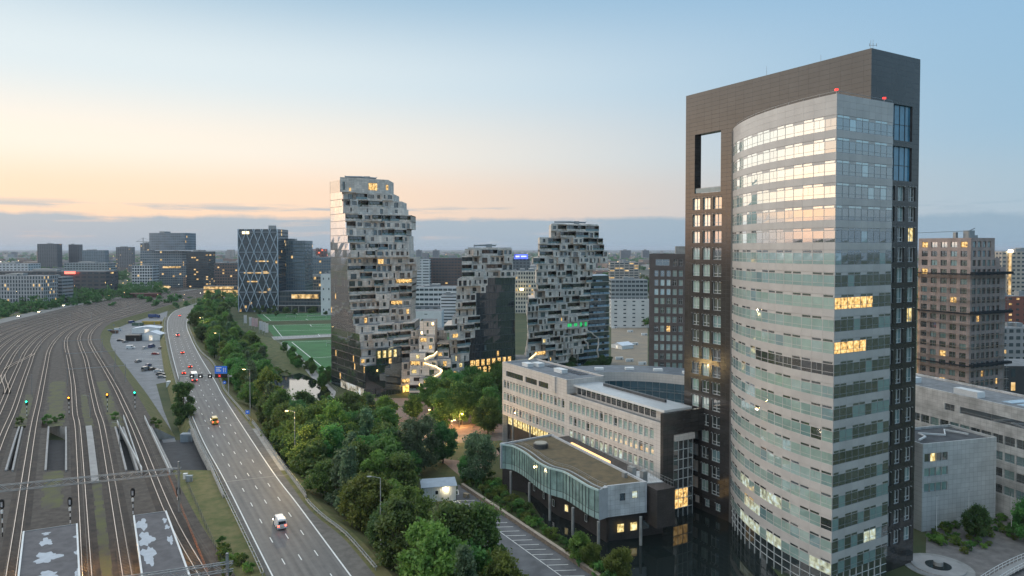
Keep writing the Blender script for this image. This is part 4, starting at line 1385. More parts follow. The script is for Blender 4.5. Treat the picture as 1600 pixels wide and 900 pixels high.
items, slots = [], []
for h in holes:
    gi = pick_o(h)
    glaze(items, OF, h[0], h[1], h[2], h[3], 0.27, GLASSES[gi], gi, M_FRAME, 'o', mull=0, trans=0.6)
for h in rec:
    glaze(items, OF, h[0], h[1], h[2], h[3], 0.28, M_DARKG[1], 'd1', M_FRAMED, 'rec', mull=max(2, int((h[1] - h[0]) / 2)))  # dark glass also stands in for the shadow of a deeper recess
pieces(off, 'window', items)
b = MB()
for h in holes:
    b.box(h[0] + 0.1, h[1] - 0.1, -0.03, 0.02, h[3] + 0.18, h[3] + 0.42, F=OF)
b.build('vent_slots', [M_SLOT], off, kind='stuff')
# roof of the tall part, end faces, deep back
b = MB()
b.quad(OF.p(0.3, 0.3, 27.2), OF.p(S1 - 0.3, 0.3, 27.2), OF.p(S1 - 0.3, OD - 0.3, 27.2), OF.p(0.3, OD - 0.3, 27.2), m=1)
for (x0, x1, y0, y1) in ((0.002, S1, 0.002, 0.3), (0.002, S1, OD - 0.3, OD), (0.002, 0.3, 0.3, OD - 0.3), (S1 - 0.3, S1 - 0.003, 0.3, OD - 0.3)):
    b.box(x0, x1, y0, y1, 26.9, 27.68, F=OF)
b.quad(OF.p(S1, 0, 23.5), OF.p(S1, OD, 23.5), OF.p(S1, OD, 27.6), OF.p(S1, 0, 27.6))
b.quad(OF.p(0, 0, 0), OF.p(0, OD, 0), OF.p(0, OD, 27.6), OF.p(0, 0, 27.6))
b.quad(OF.p(0, OD, 0), OF.p(OL, OD, 0), OF.p(OL, OD, 23.5), OF.p(0, OD, 23.5))
b.quad(OF.p(0, OD, 23.5), OF.p(S1, OD, 23.5), OF.p(S1, OD, 27.6), OF.p(0, OD, 27.6))
b.build('main_roof', [M_PPAN, M_BLUEROOF], off)
b = MB()
b.quad(OF.p(S1, 0.35, 22.9), OF.p(OL, 0.35, 22.9), OF.p(OL, OD, 22.9), OF.p(S1, OD, 22.9), m=1)
b.box(S1 + 0.003, OL - 0.003, 0.002, 0.35, 22.6, 23.58, F=OF)
b.box(S1 + 0.003, OL - 0.01, 1.2, 1.5, 22.9, 23.3, F=OF, m=2); b.box(S1 + 0.003, OL - 0.01, 2.0, 2.3, 22.9, 23.3, F=OF, m=2)
b.build('terrace_roof', [M_PPAN, M_ROOFD, M_METAL], off)
# fins of the recessed slot
b = MB()
for x in (2.5, 13.5, 22, 28.5):
    b.box(x, x + 1.4, 0.05, 0.9, 23.2, 25.0, F=OF) if False else None
b.box(S1 - 7.5, S1 - 5.6, -0.5, -0.002, 23.0, 27.7, F=OF)
b.build('facade_fin', [M_PPAN], off)
# set-back penthouse with pale overhanging roof on the right part
CLR = Fr(OF.p(S1, 3.4, 0)[:2], OU, OV)
facade(off, CLR, OL - S1 - 1.5, 22.9, 25.6, [(0.5 + 2.3 * i, 0.5 + 2.3 * i + 2.0, 23.4, 25.3) for i in range(15)], M_PPAN, 0.15, lambda h: ro.choice(['d0', 'd1', 'd2']), M_FRAMED, 'cl', name='clerestory_window', wall='clerestory_wall', mull=1)
b = MB()
b.prism([OF.p(x, y, 0)[:2] for x, y in ((S1 - 1, 2.3), (OL - 1.2, 2.3), (OL - 1.2, 11.5), (S1 - 1, 11.5))], 25.6, 26.2, 0, 1)
b.box(S1 + 6, OL - 8, 8.6, 9.2, 26.2, 26.9, F=OF, m=2)
b.build('penthouse_roof', [M_WHITE, mat('zinc_roof', (0.45, 0.48, 0.50), 0.35, metal=0.3, var=0.08, scale=0.5), M_FRAMED], off)
# roof furniture
for (x, y, w, d, h) in ((8, 3, 3.6, 2.2, 1.0), (9.5, 6.2, 3.6, 2.2, 1.0), (22.5, 6.0, 4.4, 2.2, 1.0)):
    b = MB(); b.box(x, x + w, y, y + d, 27.2, 27.2 + h, F=OF); b.box(x - 0.1, x + w + 0.1, y - 0.1, y + d + 0.1, 27.2 + h, 27.35 + h, F=OF)
    b.build('roof_skylight', [M_WHITE], off)
b = MB()
for i in range(7):
    b.box(12 + i * 3, 14.2 + i * 3, 9.2, 12.4, 27.202, 27.30, F=OF)
b.build('solar_panel_row', [mat('solar_panel', (0.03, 0.04, 0.06), 0.25, var=0.2)], off)
b = MB()
for i in range(9):
    b.box(29 + i, 29.06 + i, 4, 4.06, 27.2, 28.1, F=OF)
b.box(29, 37.06, 4, 4.06, 28.05, 28.1, F=OF); b.box(29, 37.06, 4, 4.06, 27.6, 27.65, F=OF)
b.build('roof_railing', [M_METAL], off)
# ground floor: lit glazing behind columns, dark brick plinth
FB = Fr(OF.p(0, 2.0, 0)[:2], OU, OV)
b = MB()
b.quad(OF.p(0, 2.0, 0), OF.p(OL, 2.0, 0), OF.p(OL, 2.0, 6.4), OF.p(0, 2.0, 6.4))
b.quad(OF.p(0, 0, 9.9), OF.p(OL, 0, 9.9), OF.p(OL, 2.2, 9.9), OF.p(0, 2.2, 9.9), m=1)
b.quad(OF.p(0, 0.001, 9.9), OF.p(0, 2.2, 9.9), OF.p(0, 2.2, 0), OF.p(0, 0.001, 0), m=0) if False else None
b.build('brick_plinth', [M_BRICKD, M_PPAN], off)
its = []
for i in range(24):
    gi = 'ly' if i < 14 else 'd1'
    glaze(its, OF, 0.4 + i * 3.2, 0.4 + i * 3.2 + 3.0, 6.4, 9.85, 2.0, GLASSES[gi], gi, M_FRAMED, 'g', mull=1)
pieces(off, 'ground_floor_window', its)
for i in range(7):
    b = MB(); b.tube([OF.p(6 + 11 * i, 0.6, 0), OF.p(6 + 11 * i, 0.6, 9.9)], 0.32, 8); b.build('column', [M_CONC], off)
# dark end wall, atrium glazing and pale cap next to the tower
b = MB()
b.box(OL, OL + 1.0, 0.0, OD, 20.5, 26.0, F=OF, m=0)
b.box(OL, OL + 1.0, 0.0, 3.4, -0.5, 20.5, F=OF, m=0)
b.build('dark_end_wall', [M_GRAN], off)
b = MB(); b.box(OL, OL + 1.6, 3.4, 9.8, 19.0, 20.4, F=OF); b.build('atrium_cap', [M_PPAN], off)
AF = Fr(OF.p(OL + 0.9, 3.4, 0)[:2], OV, (-OU[0], -OU[1]))
its = []
for r_ in range(8):
    for c_ in range(4):
        gi = 'lw' if (r_ in (1, 2) and c_ < 3) else ('d1' if (r_ + c_) % 3 else 'd2')
        glaze(its, AF, c_ * 1.6, c_ * 1.6 + 1.58, r_ * 2.4 - 0.2, r_ * 2.4 + 2.18, 0, GLASSES[gi], gi, M_FRAME, 'at', mull=0)
pieces(off, 'atrium_pane', its)

# ================================================================== curved blue-glazed office behind it
cv = thing('curved_office', 'low curved office with blue glazed front behind the pale office wing', 'office building', (44, 240, 0))
pts = spline([(24, 236, 0), (33, 239, 0), (45, 238, 0), (58, 231, 0), (70, 220, 0)], 2.4)
b = MB(); bk = offset(pts, -14)
poly = [p[:2] for p in pts] + [p[:2] for p in bk[::-1]]
for k in range(len(pts) - 1):
    b.prism([pts[k][:2], pts[k + 1][:2], bk[k + 1][:2], bk[k][:2]], 21.2, 24.2, 0, 1)
b.build('parapet_band', [M_PPAN, M_BLUEROOF], cv)
b = MB()
for k in range(len(pts) - 1):
    b.prism([pts[k][:2], pts[k + 1][:2], bk[k + 1][:2], bk[k][:2]], 0, 12, 0)
b.build('lower_storeys', [M_PPAN], cv)
its = []
bl = mat('blue_curtain_glass', (0.05, 0.11, 0.14), 0.06, var=0.3, scale=0.3, ior=2.2)
GLASSES['bl'] = bl
for k in range(len(pts) - 1):
    p, q = pts[k], pts[k + 1]; L_ = math.hypot(q[0] - p[0], q[1] - p[1]); f = Fr(p[:2], ((q[0] - p[0]) / L_, (q[1] - p[1]) / L_), (-(q[1] - p[1]) / L_, (q[0] - p[0]) / L_))
    for z in (12, 15.1, 18.2):
        glaze(its, f, 0, L_, z, z + 3.0, 0.1, bl, 'bl', M_METAL, 'cv', mull=0, trans=0.8)
pieces(cv, 'window', its)
b = MB()
for k in range(2, len(pts) - 2, 4):
    p = pts[k]; b.box(p[0] - 1, p[0] + 2, p[1] + 4, p[1] + 6, 24.2, 25.0)
b.build('roof_unit', [M_WHITE], cv)

# ================================================================== wave-fronted annex over the moat
an = thing('wave_annex', 'low annex with wavy glass front and brown planted roof standing on columns', 'annex', (10, 178, 0))
wave_px = [(781, 694), (800, 696), (820, 706), (840, 721), (860, 731), (880, 736), (900, 747), (920, 759), (936, 765.5)]
AZ, AS = 13.0, 6.4
wv = spline([PZ(x, y, AZ) for x, y in wave_px], 1.35)
endc = [PZ(950, 761, AZ), PZ(1011, 754, AZ)]
back = [PZ(862, 679, AZ)]
roofp = [p[:2] for p in wv] + [endc[0][:2], endc[1][:2], back[0][:2]]
M_SEDUM = mat('sedum_roof', (0.10, 0.085, 0.055), 0.95, col2=(0.17, 0.13, 0.075), scale=0.5, bump=0.8, bscale=2)
M_SEDUM.node_tree.nodes['Principled BSDF'].inputs['Roughness'].default_value = 1.0
b = MB(); b.flat(roofp, AZ - 0.25); b.build('planted_roof', [M_SEDUM], an)
b = MB(); b.quad(*[(p[0], p[1], AS) for p in roofp[::-1]]); b.build('soffit', [M_CONC], an)
def ribbon(b, line, w, z0, z1, m=0):
    o = offset(line, w)
    for k in range(len(line) - 1):
        b.prism([line[k][:2], o[k][:2], o[k + 1][:2], line[k + 1][:2]][::(1 if w > 0 else -1)], z0, z1, m)
b = MB(); ribbon(b, wv, 0.25, AZ - 0.3, AZ + 0.15); b.build('glass_eaves', [mat('eaves_glass', (0.42, 0.55, 0.54), 0.2, var=0.06)], an)
b = MB(); ribbon(b, offset(wv, -1.6), 0.4, AZ - 0.24, AZ + 0.08); b.build('roof_walkway', [M_METAL], an)
b = MB()
rl = offset(wv, -2.4)
b.tube([(p[0], p[1], AZ + 0.8) for p in rl], 0.035, 4)
b.tube([(p[0], p[1], AZ + 0.4) for p in rl], 0.025, 4)
for p in rl[::3]:
    b.tube([(p[0], p[1], AZ - 0.25), (p[0], p[1], AZ + 0.8)], 0.03, 4)
b.build('roof_rail', [M_METAL], an)
M_MINT = mat('mint_glass', (0.20, 0.30, 0.28), 0.08, var=0.3, scale=0.4, ior=1.9)
M_MINTP = mat('mint_spandrel', (0.30, 0.42, 0.40), 0.15, var=0.12, scale=0.4, ior=1.7)
its = []
GLASSES['mint'] = M_MINT
for k in range(len(wv) - 1):
    p, q = wv[k], wv[k + 1]; L_ = math.hypot(q[0] - p[0], q[1] - p[1])
    mb = MB()
    key = ('wave', k)
    mb.quad((0, 0, 0), (L_, 0, 0), (L_, 0, 1.5), (0, 0, 1.5), m=2)
    mb.quad((0, 0, 1.5), (L_, 0, 1.5), (L_, 0, 6.3), (0, 0, 6.3), m=1)
    mb.box(0, 0.06, -0.12, 0.05, 0, 6.3)
    mb.box(0.06, L_, -0.06, 0.05, 1.46, 1.54)
    rz = math.atan2(q[1] - p[1], q[0] - p[0])
    its.append((key, mb, [M_FRAMED, M_MINT, M_MINTP], (p[0], p[1], AS), rz))
pieces(an, 'glass_panel', its)
b = MB(); _q = wv[len(wv) * 2 // 5]; b.tube([(_q[0] - 0.3, _q[1] - 0.35, 11.3), (_q[0] - 0.3, _q[1] - 0.15, 11.3)], 0.22, 8); b.build('facade_lamp', [mat('facade_lamp', (1, 0.8, 0.5), 0.4, var=0, emit=(1, 0.72, 0.32), estr=14)], an)
M_EPAN = panelled('end_panels', (0.52, 0.54, 0.55), 0.5, 1.15, 1.1, (1, 0), (0, 0), 0.03, 0.6, 0.04)
ea, eb = endc
wend = wv[-1]
_L = math.hypot(eb[0] - ea[0], eb[1] - ea[1]); EF = Fr(ea[:2], ((eb[0] - ea[0]) / _L, (eb[1] - ea[1]) / _L), (-(eb[1] - ea[1]) / _L, (eb[0] - ea[0]) / _L))
facade(an, EF, _L, AS - 0.2, AZ + 0.15, [(_L * .30, _L * .30 + 1.4, 9.5, 11.2), (_L * .62, _L * .62 + 1.4, 9.7, 11.4)], M_EPAN, 0.25, lambda h: 'd0' if h[0] < _L * 0.5 else 'lp', M_FRAMED, 'e', wall='end_wall', mull=0)
b = MB()
b.prism([ea[:2], EF.p(0, 1.5, 0)[:2], wend[:2]][::-1], AS - 0.2, AZ)
for a, c in ((eb, back[0]), (back[0], wv[0])):
    L_ = math.hypot(c[0] - a[0], c[1] - a[1]); f = Fr(a[:2], ((c[0] - a[0]) / L_, (c[1] - a[1]) / L_), (-(c[1] - a[1]) / L_, (c[0] - a[0]) / L_))
    b.box(0, L_, 0, 0.5, AS, AZ + 0.2, F=f)
b.box(0, _L, 0.26, 0.7, AZ - 0.3, AZ + 0.14, F=EF)
b.build('back_parapet', [mat('annex_trim', (0.45, 0.47, 0.49), 0.5, var=0.08)], an)
b = MB()
p = PZ(845, 692, AZ + 1.0)
n = 20
ring = [(p[0] + 2.0 * math.cos(6.283 * k / n), p[1] + 2.0 * math.sin(6.283 * k / n)) for k in range(n)]
ring2 = [(p[0] + 1.7 * math.cos(6.283 * k / n), p[1] + 1.7 * math.sin(6.283 * k / n)) for k in range(n)]
b.prism(ring, AZ - 0.3, AZ + 0.9); b.prism(ring2, AZ + 0.9, AZ + 1.15, 1)
b.build('round_skylight', [M_FRAMED, mat('skylight_dome', (0.35, 0.33, 0.28), 0.6, var=0.1)], an)
# lit light slot along the back parapet
_L2 = math.hypot(eb[0] - back[0][0], eb[1] - back[0][1]); BF = Fr(back[0][:2], ((eb[0] - back[0][0]) / _L2, (eb[1] - back[0][1]) / _L2), ((eb[1] - back[0][1]) / _L2 * -1, (eb[0] - back[0][0]) / _L2))
b = MB(); b.box(_L2 * 0.20, _L2 * 0.62, 1.0, 1.5, AZ - 0.9, AZ - 0.1, F=BF); b.build('light_slot', [mat('slot_lamp', (0.4, 0.3, 0.2), 0.5, var=0, emit=(1.0, 0.55, 0.2), estr=1.3)], an)
b = MB(); b.box(0, _L2 + 3, 0.55, 5.5, AS - 3, AZ - 0.95, F=BF); b.build('link_roof', [M_BRICKD], an)
for i, (x, y, w, d, h) in enumerate(((_L2 - 9, 0.8, 2.0, 1.2, 1.2), (_L2 - 4, 0.8, 1.4, 1.2, 1.6), (_L2 - 6.5, -2.5, 1.2, 0.8, 0.9))):
    b = MB(); b.box(x, x + w, y, y + d, AZ - 0.94, AZ + h, F=BF); b.build('roof_unit', [M_METAL], an)
b = MB()
for s in np.arange(_L2 - 10, _L2 + 2.9, 1.1):
    b.box(s, s + 0.05, 5.0, 5.05, AZ - 0.95, AZ + 0.7, F=BF)
b.box(_L2 - 10, _L2 + 3, 5.0, 5.05, AZ + 0.65, AZ + 0.72, F=BF); b.box(_L2 - 10, _L2 + 3, 5.0, 5.05, AZ, AZ + 0.06, F=BF)
b.build('roof_fence', [M_METAL], an)
for i, (x, y) in enumerate(((798, 775), (827, 795), (859, 815), (895, 838), (935, 862), (1001, 854))):
    p = PZ(x, y, -0.3); b = MB(); b.tube([(p[0], p[1], -0.3), (p[0], p[1], AS)], 0.34, 8); b.build('column', [M_CONC], an)
# recessed brick base with small windows
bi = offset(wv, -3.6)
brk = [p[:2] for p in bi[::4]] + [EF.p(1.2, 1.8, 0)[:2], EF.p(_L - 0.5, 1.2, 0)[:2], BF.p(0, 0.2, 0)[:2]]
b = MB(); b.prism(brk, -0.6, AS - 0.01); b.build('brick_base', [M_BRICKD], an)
its = []
for k in range(2, len(bi) - 6, 4):
    p, q = bi[k], bi[k + 1]; rz = math.atan2(q[1] - p[1], q[0] - p[0]); n_ = (math.sin(rz), -math.cos(rz))
    gi = 'ly' if k in (len(bi) // 4 * 4 - 10, 30) else 'd2'
    key = ('fz', 'ab', gi)
    if key not in _fw: _fw[key] = simple_window(1.1, 1.7, 0)
    its.append((key, _fw[key], [M_FRAME, GLASSES[gi]], (p[0] + n_[0] * 0.35, p[1] + n_[1] * 0.35, 2.0), rz))
F2 = Fr(EF.p(1.2, 1.8, 0)[:2], EF.a, EF.b)
for x, gi in ((_L * 0.28, 'ly'), (_L * 0.62, 'ly')):
    glaze(its, EF, x, x + 1.8, 2.0, 4.0, 1.0, GLASSES[gi], gi, M_FRAMED, 'ab', mull=0)
glaze(its, EF, _L * 0.62 + 3.2, _L * 0.62 + 4.9, 2.0, 4.0, 1.0, GLASSES['d2'], 'd2', M_FRAMED, 'ab', mull=0)
pieces(an, 'base_window', its)
# linking block between annex and tower: pale box over brick
LF = Fr(EF.p(_L + 0.02, 1.6, 0)[:2], EF.a, EF.b)
facade(an, LF, 5.2, 7.0, 12.2, [(0.3, 1.7, 9.0, 10.9), (1.9, 3.1, 9.0, 10.9), (3.3, 4.5, 9.0, 10.9)], M_EPAN, 0.2, lambda h: 'lp', M_FRAMED, 'lk', wall='link_wall', mull=0)
b = MB(); b.box(0, 5.2, 0.25, 9, 7.0, 12.15, F=LF); b.box(-3, 5.2, 0.3, 12, -0.6, 6.99, F=LF, m=1); b.build('link_block', [M_EPAN, M_BRICKD], an)

# ================================================================== dark block with white windows behind the complex
dk = thing('dark_block', 'dark brown slab block with regular white-framed windows left of the tall tower', 'office building', (62, 280, 0))
DKF = Fr(PY(1014, 500, 274)[:2], (0.98, -0.199), (0.199, 0.98))
M_DKB = panelled('brown_brick_block', (0.105, 0.088, 0.082), 0.6, 1.2, 0.6, (1, 0), (0, 0), 0.02, 0.7, 0.06, cvar=0.12)
rd = random.Random(3)
hs = grid_holes(1.6, 24.5, 10, 1.45, [58.2 - 3.55 * k - 3.0 for k in range(14)], 2.3)
facade(dk, DKF, 26, 0, 63.8, hs + [(2.4, 7.6, 59.4, 61.8), (9.0, 10.5, 59.2, 61.9), (11.2, 12.6, 59.2, 61.9), (13.4, 14.8, 59.2, 61.9)], M_DKB, 0.3, lambda h: 'lw' if rd.random() < 0.02 else rd.choice(['b2', 'b0', 'b2', 'b1', 'd2']) if h[2] < 58 else 'd1', M_FRAME, 'dk', mull=1, trans=1.5)
shell(dk, DKF, 26, 22, 0, 63.8, M_DKB, M_ROOFD)
b = MB(); b.box(10, 20, 4, 14, 63.3, 66.8, F=DKF); b.build('penthouse', [M_CONC], dk)

# ================================================================== pale offices right of the tower
RF = Fr((107.2, 218), (0.29, -0.957), (0.957, 0.29))
ra = thing('right_office', 'pale panelled office with flat grey roof behind the tower at the right photo edge', 'office building', RF.p(35, 8, 0))
M_RPAN = panelled('right_panels', (0.56, 0.55, 0.53), 0.5, 1.6, 1.0, (0.29, -0.957), (0.957, 0.29), 0.03, 0.6, 0.05)
rr_ = random.Random(9)
hs = grid_holes(1.0, 68, 22, 2.7, [5.5, 9.6, 13.7, 17.8], 2.2) + [(30.0, 33.0, 22.8, 24.6), (34.5, 52, 22.8, 24.6)]
facade(ra, RF, 70, 0, 27.6, hs, M_RPAN, 0.35, lambda h: 'd2' if h[2] > 22 else 'ly' if rr_.random() < 0.05 else rr_.choice(['d1', 'd2', 'b3', 'b1']), M_METAL, 'ro', mull=1, trans=0.6)
shell(ra, RF, 70, 16, 0, 27.6, M_RPAN, M_ROOFL)
for x, y, w, d in ((12, 4, 4, 3), (30, 3, 7, 2.6), (1.5, 5, 3, 3)):
    b = MB(); b.box(x, x + w, y, y + d, 27.1, 28.6, F=RF); b.build('roof_unit', [M_WHITE], ra)
b = MB()
for i in range(4):
    b.box(42 + i * 4, 44.6 + i * 4, 5, 12, 27.102, 27.25, F=RF)
b.build('roof_light_strips', [mat('rooflight', (0.4, 0.5, 0.58), 0.15, var=0.1)], ra)
# front block with blank tiled wall
fb = thing('tiled_block', 'lower pale block with blank square-tiled wall and three window strips, right of the tower', 'office building', (108, 172, 0))
f0, f1 = PZ(1440, 831, 0), PZ(1555, 815, 0)
_L = math.hypot(f1[0] - f0[0], f1[1] - f0[1]); FBF = Fr(f0[:2], ((f1[0] - f0[0]) / _L, (f1[1] - f0[1]) / _L), (-(f1[1] - f0[1]) / _L, (f1[0] - f0[0]) / _L))
M_TILE = panelled('square_tiles', (0.50, 0.51, 0.50), 0.45, 1.25, 1.15, FBF.a, (0, 0), 0.03, 0.55, 0.06, cvar=0.1)
hs = [(0.5 + i * 1.75, 0.5 + i * 1.75 + 1.7, z, z + 2.0) for i in range(4) for z in (9.2, 12.8, 16.2)]
facade(fb, FBF, _L, 0, 20.5, hs, M_TILE, 0.3, lambda h: 'ly' if h[2] > 16 and h[0] > 2 and h[0] < 3 else 'd1' if h[2] > 16 else 'b1', M_METAL, 'tb', mull=0)
shell(fb, FBF, _L, 13, 0, 20.5, M_TILE, M_ROOFD)
b = MB(); b.tube([FBF.p(x, y, 20.6) for x, y in ((2, 3), (6, 5), (7, 8), (12, 5), (16, 9), (18, 4))], 0.25, 4); b.build('roof_duct', [M_WHITE], fb)
b = MB()
for zz in (5.0, 2.5):
    b.box(_L + 0.002, _L + 0.25, 2, 12, zz, zz + 0.5, F=FBF)
b.build('side_ledge', [M_CONC], fb)

# ================================================================== brown apartment tower in scaffolding
sf = thing('scaffold_tower', 'brown brick apartment tower wrapped in scaffolding right of the tall office tower', 'apartment tower', (160, 252, 0))
K2 = PY(1517, 400, 242)
SA, SB = (-0.42, 0.907), (0.907, 0.42)
SFL = Fr((K2[0] + SA[0] * 19, K2[1] + SA[1] * 19), (-SA[0], -SA[1]), SB)        # left face, left to right
SFRt = Fr(K2[:2], SB, SA)
M_BRN = panelled('brown_brick_tower', (0.40, 0.31, 0.28), 0.8, 0.6, 0.3, SA, SB, 0.02, 0.8, 0.1, cvar=0.15)
rs = random.Random(21)
FS = 3.2
zs = [69.0 - FS * (k + 1) for k in range(21)]
def pk(h):
    r = rs.random()
    if h[2] > 64: return 'lw' if r < 0.25 else 'b1'
    return 'lw' if r < 0.03 else rs.choice(['d1', 'd2', 'd2', 'b3'])
facade(sf, SFL, 19, 0, 69.6, grid_holes(0.6, 18.4, 5, 2.3, [z + 0.5 for z in zs], 2.0), M_BRN, 0.35, pk, M_FRAMED, 'sf', mull=1)
def step_w(z):
    return 13.0 if z > 62.5 else 16.0 if z > 59.3 else 19.0
b = MB()
hsr = [h for h in grid_holes(0.6, 19.4, 7, 1.8, [z + 0.5 for z in zs], 2.1) if h[1] < step_w(h[2]) - 0.3]
facade(sf, SFRt, 13, 62.6, 69.6, [h for h in hsr if h[2] > 62.5 and h[1] < 12.8], M_BRN, 0.35, pk, M_FRAMED, 'sr', mull=1, name='side_window', wall='side_wall_top')
facade(sf, SFRt, 16, 59.4, 62.6, [h for h in hsr if 59.3 < h[2] < 62.5], M_BRN, 0.35, pk, M_FRAMED, 'sr', mull=1, name='side_window', wall='side_wall_middle')
facade(sf, SFRt, 19.4, 0, 59.4, [h for h in hsr if h[2] < 59.3], M_BRN, 0.35, pk, M_FRAMED, 'sr', mull=1, name='side_window', wall='side_wall_low')
b = MB()
b.quad(SFRt.p(0, 0.4, 69.2), SFRt.p(13, 0.4, 69.2), SFRt.p(13, 18, 69.2), SFRt.p(0, 18, 69.2), m=1)
for w0, w1, z0, z1 in ((0.4, 13, 62.6, 69.6), (0.4, 16, 59.4, 62.6), (0.4, 19.4, 0, 59.4)):
    b.quad(SFRt.p(w1, 0, z0), SFRt.p(w1, 18, z0), SFRt.p(w1, 18, z1), SFRt.p(w1, 0, z1))
    b.quad(SFRt.p(0, 18, z0), SFRt.p(w1, 18, z0), SFRt.p(w1, 18, z1), SFRt.p(0, 18, z1))
b.quad(SFRt.p(13, 0, 62.6), SFRt.p(16, 0, 62.6), SFRt.p(16, 18, 62.6), SFRt.p(13, 18, 62.6), m=1)
b.quad(SFRt.p(16, 0, 59.4), SFRt.p(19.4, 0, 59.4), SFRt.p(19.4, 18, 59.4), SFRt.p(16, 18, 59.4), m=1)
b.build('back_and_roof', [M_BRN, M_ROOFL], sf)
b = MB()
for x in (13.2, 14.4, 15.8): b.box(x, x + 0.05, 0.1, 0.15, 62.6, 63.7, F=SFRt)
b.box(13, 15.9, 0.1, 0.14, 63.65, 63.72, F=SFRt)
for x in (16.3, 17.8, 19.2): b.box(x, x + 0.05, 0.1, 0.15, 59.4, 60.5, F=SFRt)
b.box(16, 19.3, 0.1, 0.14, 60.45, 60.52, F=SFRt)
b.build('terrace_railing', [M_METAL], sf)
for (x, y, w, d, h) in ((3.5, 3, 3.2, 2, 2.6), (8, 4, 2, 1.6, 1.0), (1, 6, 1.2, 1, 2.0)):
    b = MB(); b.box(x, x + w, y, y + d, 69.2, 69.6 + h, F=SFRt); b.build('roof_unit', [M_METAL], sf)
b = MB(); a = SFRt.p(3.5, 3, 72); b.tube([a, (a[0] - 22, a[1] + 6, 71.2)], 0.12, 4); b.tube([a, (a[0] + 2, a[1], 73)], 0.2, 4); b.tube([(a[0], a[1], 69.2), a], 0.25, 5); b.build('maintenance_crane', [M_METAL], sf)
# scaffold: standards, ledgers, decks on both faces from storey 4 down
sc = thing('scaffolding', 'steel pole scaffolding with plank decks around the brown apartment tower', 'scaffolding', (156, 241, 0))
b = MB(); d_ = MB(); br_ = MB()
for F, L_ in ((SFL, 19.6), (SFRt, 20.2)):
    for x in np.arange(-0.4, L_ + 0.1, 2.4):
        for y in (-1.3, -0.35):
            b.tube([F.p(x, y, 0), F.p(x, y, 57)], 0.045, 4, cap=False)
    for z in np.arange(2, 57.5, 2.0):
        b.tube([F.p(-0.4, -1.3, z + 1), F.p(L_, -1.3, z + 1)], 0.035, 4, cap=False)
        if int(z) % 4 < 2:
            d_.box(-0.4, L_, -1.25, -0.4, z, z + 0.06, F=F)
    for z in np.arange(2, 55, 6.0):
        br_.tube([F.p(L_ * 0.72, -1.34, z), F.p(L_ * 0.98, -1.34, z + 6)], 0.035, 4, cap=False)
        br_.tube([F.p(L_ * 0.05, -1.34, z), F.p(L_ * 0.3, -1.34, z + 6)], 0.035, 4, cap=False)
b.build('poles', [M_METAL], sc); d_.build('plank_decks', [mat('scaffold_plank', (0.25, 0.20, 0.15), 0.8, var=0.2)], sc); br_.build('braces', [M_METAL], sc)
for z in (57.0, 43.5, 25.5):
    b = MB()
    b.box(-0.6, 20.8, -1.9, -0.3, z, z + 0.9, F=SFRt)
    b.box(-0.5, 19.3, -1.5, -0.35, z, z + 0.35, F=SFL)
    b.build('dark_catch_fan', [mat('catch_net', (0.02, 0.025, 0.03), 0.9, var=0.1)], sc)
b = MB(); 
for k in range(10): b.box(-0.5, -0.2, -0.6, -0.3, 20 + k * 4, 22.6 + k * 4, F=SFL)
b.build('work_light_strip', [mat('work_light', (0.5, 0.4, 0.1), 0.5, var=0, emit=(1, 0.55, 0.08), estr=2.0)], sc)
# ================================================================== the three stepped stone towers
VA, VB = (-0.573, 0.8195), (0.8195, 0.573)
M_STONE = panelled('travertine', (0.70, 0.62, 0.545), 0.8, 1.3, 0.85, VA, VB, 0.03, 0.6, 0.16, bump=0.25, cvar=0.18)
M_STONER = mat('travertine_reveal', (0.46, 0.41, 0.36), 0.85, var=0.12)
M_VGL = [mat('valley_glass_%d' % i, c, 0.06, var=0.5, scale=0.6, ior=2.4) for i, c in enumerate([(0.05, 0.065, 0.07), (0.10, 0.14, 0.145), (0.03, 0.036, 0.038), (0.15, 0.11, 0.085)])]
M_VMIR = coated('mirror_curtain_glass', (0.06, 0.07, 0.075), 0.68, var=0.3)
M_VDRK = coated('dark_curtain_glass', (0.012, 0.022, 0.028), 0.22, var=0.4, tint=(0.75, 0.9, 1.0))
M_VMUL = mat('mullion_grey', (0.10, 0.11, 0.12), 0.4, metal=0.3, var=0.1)
M_LEAF = mat('terrace_leaves', (0.035, 0.06, 0.022), 0.8, col2=(0.09, 0.12, 0.045), scale=1.5)
VG = {'v0': M_VGL[0], 'v1': M_VGL[1], 'v2': M_VGL[2], 'v3': M_VGL[3], 'vw': M_LITW, 'vy': M_LITY, 'vg': mat('green_lit_room', (0.02, 0.1, 0.04), 0.3, var=0, emit=(0.05, 0.9, 0.25), estr=0.5)}
GLASSES.update(VG)
def leaf_clump(b, c, r, n, rnd, m=0, s=0.3, flat=0.7):
    for _ in range(n):
        d = Vector((rnd.gauss(0, 1), rnd.gauss(0, 1), rnd.gauss(0, 1))).normalized() * (r * rnd.random() ** 0.4)
        p = Vector(c) + Vector((d.x, d.y, d.z * flat))
        u = Vector((rnd.gauss(0, 1), rnd.gauss(0, 1), rnd.gauss(0, 1))).normalized()
        v = u.orthogonal().normalized()
        k = s * rnd.uniform(0.6, 1.3)
        b.quad(tuple(p - u * k), tuple(p - v * k * 0.6), tuple(p + u * k), tuple(p + v * k * 0.6), m=m)
def tab(t, y):
    for (y0, v0), (y1, v1) in zip(t, t[1:]):
        if y0 <= y <= y1:
            return v0 + (v1 - v0) * (y - y0) / (y1 - y0)
    return t[0][1] if y < t[0][0] else t[-1][1]
def along(P0, d, px):
    k = (px - 800) / FPX
    return (k * P0[1] - P0[0]) / (d[0] - k * d[1])
